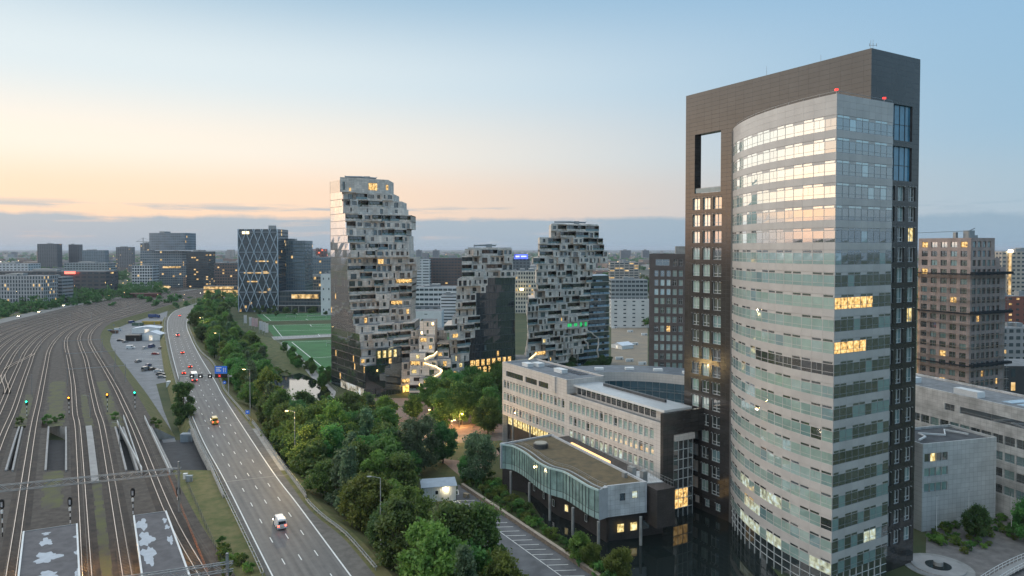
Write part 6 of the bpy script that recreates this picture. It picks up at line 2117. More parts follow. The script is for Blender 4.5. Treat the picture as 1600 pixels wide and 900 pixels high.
def near_motor(p):
    """true when a trunk would stand on the motorway or its shoulder"""
    q = resample(GRRo, [p[1]])[0]
    return p[0] < q[0]
def gz(p):
    """ground height on the motorway's right-hand slope"""
    q = resample(GRR, [p[1]])[0]
    d = p[0] - q[0]
    return max(0.0, min(PLZ, PLZ * (1 - (d - 2) / 8))) if -1 < d < 10 and (p[1] < YU0 or p[1] > YU1) else 0.0
# one by one: the trees the photo shows apart
solo = [
 ('a1', 470, 668, 6.5, 1.05, 'tall yellow-green tree lit by the motorway lamp'),
 ('a0', 530, 655, 6, 1.1, 'round tree in the belt just left of the plaza'),
 ('a2', 575, 640, 6, 0.95, 'dark round tree in front of the foot of the tallest stone tower'),
 ('a3', 604, 645, 5, 0.75, 'small dark tree left of the glowing entrance'),
 ('a0', 646, 640, 5, 0.8, 'small round tree in front of the glowing entrance'),
 ('w0', 652, 695, 6, 1.4, 'grey-green willow-like tree standing on the plaza'),
 ('a3', 692, 700, 5, 0.95, 'dark tree right behind the grey-green plaza tree'),
 ('w0', 747, 717, 5.5, 1.2, 'slender grey-green willow-like tree left of the wavy annex'),
 ('p0', 287, 634, 6.2, 1.3, 'tall dense dark tree between the depot road and the motorway'),
 ('a1', 433, 652, 5.5, 0.85, 'pale green rounded tree at the edge of the motorway bridge'),
 ('a0', 705, 868, 5.5, 1.35, 'largest dark green tree at the bottom, left of the car park'),
 ('a1', 610, 790, 5.5, 1.0, 'yellow-green tree behind the tall lamp post near the hut'),
 ('b1', 632, 722, 5, 0.9, 'broad dark tree left of the white hut at the plaza edge'),
 ('a2', 727, 742, 3, 0.55, 'small dark tree between the hut and the slender willow-like tree'),
 ('a3', 1525, 826, 4, 0.62, 'small dark tree on the forecourt right of the tower'),
 ('a2', 1604, 826, 4, 0.7, 'small tree cut by the right photo edge'),
 ('a0', 720, 632, 6, 1.25, 'leafy plane tree left of centre in the row before the black glass tower'),
 ('a2', 757, 622, 6, 1.3, 'leafy plane tree next to the corner of the pale office'),
 ('a0', 762, 655, 5, 1.1, 'nearest plane tree before the black glass tower'),
 ('a2', 694, 648, 5, 1.1, 'leftmost plane tree of the row before the black glass tower'),
]
placed = []
def proj(x, y, z):
    c, s = math.cos(PITCH), math.sin(PITCH); d = y * c - (z - CAMZ) * s
    return 800 + FPX * x / d, 450 + SHIFT - FPX * (y * s + (z - CAMZ) * c) / d
def by_landmark(pre, p, marks):
    """say where a tree stands by the nearest thing one can find"""
    x, y = proj(p[0], p[1], 6)
    mx, my, nm = min(marks, key=lambda m: (m[0] - x) ** 2 + (m[1] - y) ** 2)
    dx, dy = x - mx, y - my
    far = 'close ' if math.hypot(dx, dy) < 38 else ''
    w = ('right of' if dx > 0 else 'left of') if abs(dx) > abs(dy) else ('in front of' if dy > 0 else 'behind')
    return '%s %s%s the %s' % (pre, far, w, nm)
def hides_hut(p):
    x, y = proj(p[0], p[1], 13)
    return 638 < x < 728 and y < 790 and p[1] < 192
M1 = [(461, 690, 'lit lamp post on the right verge'), (595, 800, 'tall pale lamp post'), (690, 768, 'white hut'), (436, 724, 'end of the bridge parapet'), (600, 690, 'left edge of the plaza'), (780, 860, 'car park bays'), (530, 820, 'bend of the guard rail'), (545, 650, 'foot of the tallest stone tower')]
M3 = [(790, 762, 'left end of the annex'), (827, 792, 'second annex column'), (859, 815, 'third annex column'), (895, 838, 'fourth annex column'), (935, 865, 'annex corner column'), (735, 768, 'start of the low wall'), (760, 745, 'slender willow-like tree')]
M5 = [(1463, 805, 'left white flagpole'), (1513, 800, 'middle white flagpole'), (1580, 802, 'right white flagpole'), (1525, 826, 'small dark forecourt tree'), (1466, 880, 'round fountain'), (1590, 885, 'curved footbridge'), (1555, 800, 'corner of the tiled block')]
M4 = [(645, 640, 'glowing entrance'), (690, 590, 'lit zigzag stairs'), (770, 590, 'lit windows of the black glass tower'), (785, 640, 'corner of the pale office'), (706, 680, 'side street lamp')]
M2 = [(345, 580, 'blue overhead sign'), (470, 612, 'pond'), (390, 615, 'lit lamp post past the blue sign'), (312, 485, 'far bend of the motorway'), (400, 510, 'white banners'), (343, 540, 'lamp post beyond the sign gantry'), (430, 560, 'narrow end of the pond'), (400, 668, 'bridge parapet')]
for k, x, y, zc, s, lab in solo:
    p = PZ(x, y, zc * s if k[0] != 's' else zc)
    tree(k, p[0], p[1], max(0, gz(p[:2])) if x < 650 else 0.0, lab, None, s)
    placed.append(p[:2])
far_from = lambda p, d: all((p[0] - q[0]) ** 2 + (p[1] - q[1]) ** 2 > d * d for q in placed)
belt1 = [(436, 640), (480, 640), (560, 650), (606, 660), (612, 700), (622, 735), (630, 765), (640, 812), (690, 832), (735, 850), (778, 890), (790, 935), (600, 935), (560, 860), (500, 790), (465, 740), (430, 690)]
pts_ = scatter(belt1, 6.5, 6.0, 90, rt, lambda p: near_motor(p) or not far_from(p, 4.8) or hides_hut(p))
for p in pts_:
    tree(rt.choice(['a0', 'a1', 'a2', 'a3', 'b0', 'b1', 'b1', 'b2']), p[0], p[1], gz(p), by_landmark('dense-belt tree', p, M1), 'trees of the near green belt', rt.uniform(0.85, 1.3))
    placed.append(p)
belt2 = [(300, 478), (345, 474), (368, 515), (408, 553), (414, 590), (424, 635), (414, 690), (392, 648), (352, 594), (335, 555), (306, 518)]
pts_ = scatter(belt2, 6.0, 7.0, 90, rt, lambda p: near_motor(p) or not far_from(p, 5))
for p in pts_:
    tree(rt.choice(['a0', 'a1', 'a2', 'a3', 'b0', 'b1', 'b2']), p[0], p[1], gz(p), by_landmark('roadside tree', p, M2), 'trees of the far green belt', rt.uniform(0.85, 1.3))
    placed.append(p)
for p in scatter([(440, 545), (450, 540), (520, 590), (520, 612), (480, 590)], 2.0, 5.5, 16, rt):
    tree('a2', p[0], p[1], 0, 'small tree on the bank between the pond and the football pitch', 'trees on the pond bank', rt.uniform(0.35, 0.55))
for p in scatter([(675, 596), (790, 588), (790, 640), (700, 660), (672, 640)], 5.5, 7.5, 14, rt, lambda p: not far_from(p, 6)):
    tree(rt.choice(['a0', 'a2']), p[0], p[1], 0, by_landmark('plane tree', p, M4), 'plane trees before the stone towers', rt.uniform(0.95, 1.2))
for p in scatter([(840, 570), (950, 566), (972, 580), (960, 590), (850, 584)], 3, 6, 12, rt):
    tree('a3', p[0], p[1], 0, 'low dark tree seen over the roof of the pale office', 'trees behind the pale office roof', rt.uniform(0.5, 0.7))
# shrubs
def shrubs(poly, z, sp, n, lab, grp, smin=0.5, smax=1.1, avoid=None, zf=None):
    for p in scatter(poly, z, sp, n, rt, avoid):
        tree(rt.choice(['s0', 's1']), p[0], p[1], zf(p) if zf else 0.0, by_landmark('low shrub', p, M3) if 'moat' in grp else by_landmark('forecourt shrub', p, M5) if 'forecourt' in grp else lab, grp, rt.uniform(smin, smax), 'shrub', 'shrub')
shrubs([(725, 745), (770, 745), (850, 815), (930, 880), (960, 915), (925, 890), (860, 838), (790, 790)], 1.0, 2.0, 60, 'low shrub between the car park wall and the moat', 'shrubs along the moat', 0.5, 1.0)
shrubs([(600, 850), (560, 835), (500, 780), (470, 745), (480, 745), (530, 800), (600, 880)], 4, 2.4, 40, 'roadside shrub on the motorway embankment', 'shrubs beside the guard rail', 0.5, 0.9, near_motor, gz)
shrubs([(430, 575), (500, 600), (520, 625), (470, 645), (440, 620)], 0.5, 3.0, 40, 'waterside shrub round the pond', 'shrubs round the pond', 0.4, 0.8, lambda p: inside(p, [PZ(x, y, 0)[:2] for x, y in ((398, 560), (432, 585), (466, 587), (498, 602), (512, 618), (470, 640), (440, 610))]))
shrubs([(1450, 815), (1560, 808), (1600, 812), (1600, 832), (1560, 860), (1500, 862), (1450, 848)], 0.5, 1.5, 44, 'low shrub in the planting bed right of the tower', 'shrubs by the forecourt', 0.35, 0.7)
shrubs([(345, 850), (385, 880), (395, 900), (350, 905)], 4, 2.5, 8, 'weedy shrub on the grass verge left of the motorway', 'shrubs on the verge', 0.4, 0.8, None, lambda p: PLZ)
for i, (x, y, s) in enumerate(((905, 868, 0.5), (968, 898, 0.55), (925, 880, 0.4))):
    p = PZ(x, y, 3 * s); tree('a1', p[0], p[1], 0, ['bushy young tree at the water edge below the annex', 'pale bush at the bottom edge beside the dark moat', 'small bush among the shrubs at the moat corner'][i], None, s)
# weeds at the mouth of the underpass
for x, y in ((85, 660), (95, 655), (75, 662), (30, 663), (240, 662), (248, 668), (180, 655)):
    p = PZ(x, y, PLZ); tree('s0', p[0], p[1], PLZ, 'weedy shrub growing on the rail bed above the underpass', 'weeds on the rail bed', rt.uniform(0.6, 1.0), 'shrub', 'shrub')
# tree masses farther off: each reads as one wood
def wood(name, label, poly, z, sp, n, H=11, rad=5.0, leaves=260, leaf=0.8, lm=0, seed=1, zg=0.0):
    g = random.Random(seed)
    cs, rs, ns = [], [], []
    for p in (scatter(poly, z, sp, n, g) if not callable(poly) else poly(g)):
        k = g.uniform(0.65, 1.25)
        for _ in range(7):
            a = g.uniform(0, 6.283); q = rad * k * 0.6 * g.random() ** 0.5
            cs.append((p[0] + q * math.cos(a), p[1] + q * math.sin(a), zg + H * k * g.uniform(0.28, 0.82))); rs.append(rad * k * g.uniform(0.35, 0.55)); ns.append(max(3, leaves // 7))
    if not cs:
        return
    o = bpy.data.objects.new(name, leaf_mesh(name, cs, rs, ns, leaf, LEAFM[lm], seed)); COL.objects.link(o)
    o['label'] = label; o['category'] = 'trees'; o['kind'] = 'stuff'
    return o
wood('tree_line', 'line of trees beyond the far carriageway at the left', [(-20, 462), (120, 455), (250, 443), (250, 456), (150, 470), (60, 483), (-20, 500)], 6, 7.5, 320, 16, 6.5, 240, 1.0, lm=3, seed=11)
wood('avenue_trees', 'avenue of trees beyond the construction sand', [(955, 468), (1030, 462), (1030, 506), (955, 498)], 5, 9, 44, 9, 3.6, lm=0, seed=12)
wood('dark_wood', 'dark wood behind the avenue, left of the dark block', [(945, 437), (1060, 427), (1060, 455), (945, 462)], 6, 10, 120, 14, 6, lm=3, seed=13)
wood('hedge_trees', 'low trees between the football pitches and the diagrid tower', [(375, 474), (520, 480), (520, 488), (400, 488)], 4, 8, 40, 7, 3.4, lm=3, seed=14)
wood('roadside_trees', 'trees left of the foot of the diagrid tower', [(330, 452), (372, 452), (372, 482), (345, 474)], 4, 8, 40, 9, 4, lm=0, seed=15)
def band(y0, y1, n, x0=-0.80, x1=0.80):
    def f(g):
        out = []
        while len(out) < n:
            Y = math.exp(g.uniform(math.log(y0), math.log(y1))); X = Y * g.uniform(x0, x1)
            # woods come in patches
            if math.sin(X * 0.011 + Y * 0.004) + math.sin(X * 0.0037 - Y * 0.006 + 1.3) + g.gauss(0, 0.7) > 0.25:
                out.append((X, Y))
        return out
    return f
wood('near_suburb_trees', 'patches of trees among the nearer city roofs', band(760, 1500, 700), 0, 0, 0, 11, 6, 160, 1.3, 3, 21)
wood('middle_suburb_trees', 'patches of trees among the middle-distance city roofs', band(1500, 3200, 1100), 0, 0, 0, 12, 9, 90, 2.4, 3, 22)
wood('far_suburb_trees', 'hazy woods of the far city below the horizon', band(3200, 9000, 1500), 0, 0, 0, 14, 22, 70, 6.0, 3, 23)
print('trees', NTREE[0])
# ================================================================== buildings of the middle distance and the far city
FM = {}
def fm(c, rough=0.7, var=0.08):
    k = 'far_wall_%02d_%02d_%02d' % tuple(int(q * 99) for q in c)
    return mat(k, c, rough, var=var, scale=0.1)
M_FGL = mat('far_glass', (0.05, 0.07, 0.085), 0.12, var=0.4, scale=0.15, ior=1.9)
M_FGLB = mat('far_glass_blue', (0.09, 0.14, 0.18), 0.12, var=0.35, scale=0.1, ior=2.2)
M_FLIT = lit_mat('far_lit', (1.0, 0.62, 0.22), 0.85, 0.25, 0.2)
M_FLITR = mat('far_lit_red', (0.3, 0.05, 0.03), 0.5, var=0, emit=(1, 0.18, 0.1), estr=1.2)
rc = random.Random(31)
def far_building(label, px0, px1, top, Y, depth=25, col=(0.3, 0.3, 0.3), fh=3.4, bay=3.0, ww=0.7, wh=0.55, lit=0.06, rot=0.0, glass=None, roof=None, zb=0.0, name='city_building', band=False, group=None, unit=True, litm=None, side=True, cat='building'):
    """box building: wall, storey-by-storey windows set in front and side faces, lit rooms, roof with plant"""
    A, B_ = PY(px0, top, Y), PY(px1, top, Y)
    z1 = A[2]; L_ = (B_[0] - A[0]) / max(0.2, math.cos(R(rot)))
    a = (math.cos(R(rot)), math.sin(R(rot)))
    # depth runs along the line of sight so that the outline keeps its width
    d = Vector((A[0] + (B_[0] - A[0]) / 2, Y)).normalized()
    if side: d = Vector((-a[1], a[0]))
    F = Fr(A[:2], a, (d.x, d.y))
    t = thing(name, label, cat, (A[0] + L_ / 2, Y + depth / 2, zb), group)
    b = MB(); b.box(0, L_, 0, depth, zb, z1, F=F, mt=1); b.build('wall', [fm(col), roof or M_ROOFL], t)
    W_, Lt = MB(), MB()
    n = max(1, int((z1 - zb) / fh)); h = (z1 - zb) / n
    # the face towards the camera side
    faces = [(F, L_)]
    if A[0] > 0: faces.append((Fr(F.p(0, depth, 0)[:2], (-F.b[0], -F.b[1]), F.a), depth))
    else: faces.append((Fr(F.p(L_, 0, 0)[:2], F.b, (-F.a[0], -F.a[1])), depth))
    for f, LL in faces:
        nb = max(1, int(LL / bay)); w = LL / nb
        for i in range(n):
            z = zb + h * i + h * (1 - wh) * 0.55
            if band:
                W_.quad(f.p(0.3, -0.06, z), f.p(LL - 0.3, -0.06, z), f.p(LL - 0.3, -0.06, z + h * wh), f.p(0.3, -0.06, z + h * wh))
            for j in range(nb):
                x = w * j + w * (1 - ww) / 2
                on = rc.random() < lit * 0.45
                q = (f.p(x, -0.10, z), f.p(x + w * ww, -0.10, z), f.p(x + w * ww, -0.10, z + h * wh), f.p(x, -0.10, z + h * wh))
                if on: Lt.quad(*q)
                elif not band: W_.quad(*q)
    if W_.f: W_.build('windows', [glass or M_FGL], t, kind='stuff')
    if Lt.f: Lt.build('lit_windows', [litm or M_FLIT], t, kind='stuff')
    if unit:
        for k in range(2):
            x, y = rc.uniform(0.15, 0.6) * L_, rc.uniform(0.2, 0.5) * depth
            b = MB(); b.box(x, x + L_ * rc.uniform(0.1, 0.25), y, y + depth * 0.3, z1 - 0.02, z1 + rc.uniform(1.5, 3), F=F); b.build('roof_plant', [M_METAL], t)
    return t, F, L_, z1
WHT, GRY, BRN, RED, BLU, DRK = (0.55, 0.56, 0.56), (0.28, 0.29, 0.30), (0.16, 0.12, 0.10), (0.26, 0.13, 0.10), (0.18, 0.23, 0.27), (0.07, 0.07, 0.075)
# --- diagrid tower and its neighbours
t, F, L_, zt = far_building('dark glass tower wrapped in a pale blue diamond grid, beyond the football pitches', 372, 434, 358, 735, 34, (0.06, 0.07, 0.08), 3.5, 2.6, 0.9, 0.75, 0.07, unit=False, name='diagrid_tower', roof=M_ROOFD)
M_DIA = mat('diagrid_steel', (0.42, 0.50, 0.58), 0.4, metal=0.2, var=0.1)
b = MB(); nx = 5; cw_ = L_ / nx; ch = zt / 4.15
def dia(x0, z0, x1, z1):
    # clip to the facade
    for (xa, za, xb, zb_) in ((x0, z0, x1, z1),):
        if za >= zt: return
        if zb_ > zt:
            k = (zt - za) / (zb_ - za); xb, zb_ = xa + (xb - xa) * k, zt
        b.tube([F.p(xa, -0.6, za), F.p(xb, -0.6, zb_)], 0.48, 4)
for r_ in range(5):
    for c_ in range(nx):
        x0, z0 = c_ * cw_, r_ * ch
        dia(x0, z0, x0 + cw_, z0 + ch); dia(x0 + cw_, z0, x0, z0 + ch)
b.build('diamond_grid', [M_DIA], t, kind='stuff')
b = MB()
for x in (0, L_): b.tube([F.p(x, -0.6, 0), F.p(x, -0.6, zt)], 0.5, 4)
for k in range(1, 5): b.tube([F.p(0, -0.6, k * ch), F.p(L_, -0.6, k * ch)], 0.3, 4)
b.build('edge_frame', [M_DIA], t)
b = MB(); 
for i in range(7):
    z = rc.choice([8, 12, 26, 31, 40, 52, 62, 20]); x = rc.uniform(0, L_ * 0.6); b.box(x, x + rc.uniform(6, 16), -0.2, -0.12, z, z + 1.3, F=F)
b.build('lit_floor', [M_FLIT], t, kind='stuff')
p = F.p(4.5, -0.7, zt - 5); b = MB(); b.box(p[0], p[0] + 7, p[1] - 0.2, p[1], p[2], p[2] + 2.6); b.build('corner_lamp', [mat('far_flood', (0.8, 0.7, 0.5), 0.5, var=0, emit=(1, 0.75, 0.35), estr=2.5)], t)
b = MB(); b.box(L_ * 0.7, L_ * 0.85, 8, 14, zt, zt + 4, F=F); b.build('roof_plant', [M_METAL], t)
far_building('grey-green glass slab right beside the diagrid tower', 436, 476, 376, 760, 30, (0.16, 0.18, 0.18), 3.8, 2.4, 0.78, 0.72, 0.02, glass=M_FGLB, name='glass_slab')
t, F, L_, zt = far_building('low dark podium with a bright yellow lit storey at the foot of the grey-green slab', 436, 499, 455, 735, 22, (0.10, 0.11, 0.115), 4.5, 3, 0.9, 0.7, 0.03, unit=False, name='podium_building')
b = MB(); b.box(13, L_ - 1, -0.4, -0.2, zt - 7.5, zt - 3.2, F=F); b.build('lit_storey', [M_FLIT], t)
b = MB()
for x in np.arange(0, L_ + 5, 7): b.box(x, x + 0.6, -4, -3.4, 0, 6.5, F=F)
b.box(-1, L_ + 6, -4.2, 0, 6.5, 7.2, F=F); b.build('arcade', [M_CONC], t)
far_building('glass office with scattered warm lights left of the tallest stone tower', 476, 517, 402, 980, 30, (0.15, 0.17, 0.18), 3.6, 3.2, 0.8, 0.7, 0.2, glass=M_FGLB)
far_building('brightly lit terraced office below the scattered-light office', 478, 506, 432, 900, 20, (0.25, 0.22, 0.18), 4, 3, 0.85, 0.7, 0.45)
far_building('small white block at the left edge of the tallest stone tower', 501, 518, 428, 700, 16, (0.62, 0.63, 0.64), 9, 5, 0.2, 0.2, 0.0)
far_building('red lit block on the skyline right of the grey-green slab', 486, 506, 389, 1500, 30, (0.25, 0.12, 0.10), 5, 6, 0.5, 0.5, 0.4, litm=M_FLITR)
far_building('pale block on the skyline right of the grey-green slab', 476, 487, 389, 1450, 30, (0.5, 0.48, 0.45), 4, 4, 0.5, 0.5, 0.2)
far_building('long low structure glowing orange left of the diagrid tower', 318, 371, 447, 960, 12, (0.22, 0.15, 0.10), 4.0, 5, 0.9, 0.7, 2.0, unit=False)  # low lit box added to stand for the warm glow of the road
# --- left middle distance
far_building('wide blue-glass upper block overhanging the stacked tower at the left', 233, 291, 364, 1150, 34, (0.16, 0.20, 0.25), 3.6, 3.4, 0.85, 0.75, 0.03, glass=M_FGLB, zb=66 - 3 * 1150 / FPX, name='overhanging_block', rot=-4)
far_building('grey middle block of the stacked tower at the left', 219, 284, 392, 1160, 34, (0.27, 0.29, 0.31), 3.6, 3.4, 0.8, 0.6, 0.05, glass=M_FGLB, zb=66 - 28 * 1160 / FPX, name='grey_block', unit=False)
t, F, L_, zt = far_building('glass bottom block of the stacked tower with lit foot', 239, 290, 415.5, 1155, 34, (0.20, 0.23, 0.25), 3.6, 3.4, 0.85, 0.7, 0.08, glass=M_FGLB, name='glass_block', unit=False)
b = MB(); b.box(0, L_ * 0.5, -0.4, -0.2, 0.5, 5, F=F); b.box(L_ * 0.3, L_ * 0.85, -0.4, -0.2, zt - 3.5, zt - 0.6, F=F); b.build('lit_storey', [M_FLIT], t, kind='stuff')
far_building('white gridded block left of the stacked tower', 206, 238, 415, 1080, 20, (0.66, 0.67, 0.68), 4.2, 3.5, 0.72, 0.65, 0.01)
far_building('black glass block with several lit storeys right of the stacked tower', 291, 325, 393, 1120, 28, (0.06, 0.06, 0.06), 3.8, 3.6, 0.85, 0.5, 0.2)
far_building('brown office block left of the diagrid tower', 335, 371, 411, 1000, 26, (0.15, 0.11, 0.095), 3.8, 3.4, 0.7, 0.5, 0.18)
far_building('small block behind the stacked tower with a crane on top', 219, 233, 380, 1500, 24, (0.2, 0.2, 0.21), 4, 4, 0.6, 0.5, 0.15)
far_building('left square tower block on the far left skyline', 58, 89, 381, 2100, 24, (0.13, 0.13, 0.14), 4, 6, 0.6, 0.5, 0.02)
far_building('right square tower block on the far left skyline', 107, 124, 382, 2150, 16, (0.10, 0.10, 0.11), 4, 6, 0.6, 0.5, 0.02)
far_building('hazy glass block on the left skyline beside the square towers', 128, 164, 391, 1900, 18, (0.18, 0.22, 0.25), 4, 6, 0.8, 0.6, 0.05, glass=M_FGLB)
far_building('pair block with warm lights left of the small crane', 181, 206, 386, 2000, 16, (0.2, 0.2, 0.21), 4, 5, 0.5, 0.5, 0.1)
far_building('long pale office with vertical strips at the left photo edge', -30, 68, 431, 760, 24, (0.44, 0.44, 0.45), 4.0, 3.0, 0.5, 0.7, 0.12)
far_building('curved-looking grey car park block at the left beside the pale office', 70, 97, 433, 790, 20, (0.33, 0.34, 0.35), 3.6, 8, 0.95, 0.4, 0.02)
far_building('long low dark hall with a red sign at the left', -40, 165, 424, 930, 30, (0.10, 0.095, 0.10), 5, 8, 0.7, 0.4, 0.05, unit=True)
far_building('white low hall at the far left', -20, 44, 412, 1150, 30, (0.60, 0.61, 0.63), 4, 6, 0.6, 0.4, 0.03)
far_building('long low bluish office at the left', 100, 168, 411, 1300, 30, (0.30, 0.34, 0.36), 4, 5, 0.7, 0.5, 0.06)
p = PY(101, 426, 925); t = thing('red_sign', 'small glowing red sign on the long low hall', 'sign', p); b = MB(); b.box(p[0], p[0] + 14, p[1] - 0.5, p[1], p[2] - 1.6, p[2] + 1.4); b.build('lit_panel', [mat('sign_red', (0.4, 0.05, 0.03), 0.5, var=0, emit=(1, 0.12, 0.08), estr=3)], t)
# tower crane on the skyline
c0 = PY(224, 395, 1480); t = thing('tower_crane', 'thin tower crane on the skyline left of the stacked tower', 'crane', (c0[0], c0[1], 0))
b = MB(); b.tube([(c0[0], c0[1], 0), (c0[0], c0[1], 88)], 0.8, 4); b.build('mast', [M_METAL], t)
b = MB(); b.tube([(c0[0] - 14, c0[1], 80), (c0[0] + 22, c0[1], 80)], 0.7, 4); b.tube([(c0[0] - 14, c0[1], 80), (c0[0], c0[1], 88), (c0[0] + 22, c0[1], 80)], 0.3, 4); b.build('jib', [M_METAL], t)
# --- between and behind the stone towers
far_building('white slab with balconies just right of the tallest stone tower', 648, 671, 405, 800, 14, (0.62, 0.63, 0.64), 3.0, 8, 0.8, 0.35, 0.02)
t, F, L_, zt = far_building('dark reddish brown office slab behind the podium of the stone towers', 671, 724, 403, 820, 20, (0.13, 0.085, 0.075), 3.4, 3.4, 0.75, 0.45, 0.05)
t, F, L_, zt = far_building('white low campus building with strip windows beyond the podium', 648, 714, 449, 640, 30, (0.60, 0.62, 0.64), 4.2, 4, 0.85, 0.45, 0.06)
far_building('white stepped wing beside the low campus building', 688, 716, 462, 590, 16, (0.62, 0.63, 0.65), 2.6, 20, 0.9, 0.35, 0.0)
far_building('low white shed on the ground beyond the podium', 641, 690, 486, 560, 18, (0.66, 0.68, 0.70), 5, 30, 0.1, 0.1, 0.0, unit=False)
far_building('cream office with a bright lamp between the middle and right stone towers', 805, 842, 424, 720, 30, (0.58, 0.54, 0.46), 4.0, 2.6, 0.6, 0.55, 0.16)
far_building('block of flats with lit stairwells right of the right stone tower', 953, 998, 410, 900, 14, (0.40, 0.36, 0.32), 3.0, 6, 0.8, 0.45, 0.32)
far_building('grey hospital-like block under the lit flats', 955, 1012, 437, 720, 20, (0.34, 0.36, 0.37), 4, 4, 0.8, 0.5, 0.02)
far_building('row of low white houses beyond the avenue trees', 955, 1040, 468, 590, 10, (0.60, 0.60, 0.58), 3.2, 7, 0.3, 0.3, 0.0, unit=False)
t, F, L_, zt = far_building('distant block carrying a blue lit billboard', 800, 828, 404, 1000, 20, (0.14, 0.16, 0.18), 4, 5, 0.6, 0.4, 0.05, unit=False)
b = MB(); b.box(3, L_ - 3, -0.8, -0.3, zt - 0.6, zt + 6, F=F); b.build('billboard', [lit_mat('billboard_blue', (0.10, 0.16, 1.0), 1.6, 0.12, 0.6)], t)
b = MB(); b.box(5, L_ * 0.42, -0.9, -0.82, zt + 2, zt + 4, F=F); b.box(L_ * 0.5, L_ - 5, -0.9, -0.82, zt + 2.2, zt + 3.8, F=F); b.build('billboard_print', [mat('print_white', (0.5, 0.5, 0.6), 0.5, var=0, emit=(0.7, 0.7, 1), estr=1.0)], t)
p = PY(815, 452, 715); t = thing('wall_flood_lamp', 'bright warm flood lamp on the cream office', 'lamp', p); b = MB(); b.box(p[0] - 1.6, p[0] + 1.6, p[1] - 1.2, p[1] - 0.8, p[2] - 1, p[2] + 1); b.build('lamp_face', [mat('flood_warm', (1, 0.8, 0.4), 0.5, var=0, emit=(1, 0.75, 0.3), estr=10)], t)
far_building('low dark plant hall between podium and pitches', 648, 700, 478, 600, 8, (0.16, 0.19, 0.22), 4, 6, 0.5, 0.3, 0.1, unit=False)
# --- right edge
far_building('beige tower block with a golden lit stairwell at the right photo edge', 1566, 1625, 393, 520, 18, (0.45, 0.41, 0.36), 3.0, 3.4, 0.6, 0.45, 0.01)
p0_ = PY(1578, 393, 519.5); t = thing('lit_stairwell', 'golden lit stair strip with bright lamp on the beige tower block', 'stairwell', (p0_[0], p0_[1], 20)); 
b = MB(); b.box(p0_[0] - 0.9, p0_[0] + 0.9, p0_[1] - 0.5, p0_[1] - 0.25, 22, p0_[2] - 1); b.build('light_strip', [M_FLIT], t)
b = MB(); b.box(p0_[0] - 1.6, p0_[0] + 1.6, p0_[1] - 0.9, p0_[1] - 0.5, p0_[2] - 0.6, p0_[2] + 1.2); b.build('top_lamp', [mat('flood_white', (1, 0.9, 0.7), 0.5, var=0, emit=(1, 0.85, 0.5), estr=9)], t)
far_building('red-brown block dotted with orange lights at the right photo edge', 1562, 1630, 463, 420, 14, (0.22, 0.09, 0.07), 3.0, 4.2, 0.4, 0.35, 0.6)
far_building('grey flats with lit windows at the right photo edge below the red block', 1564, 1640, 512, 330, 14, (0.33, 0.33, 0.34), 3.0, 3.2, 0.6, 0.5, 0.08)
far_building('dark low building with tall yellow windows at the right photo edge', 1570, 1650, 572, 270, 18, (0.07, 0.07, 0.07), 5, 5, 0.25, 0.6, 0.45, unit=False)

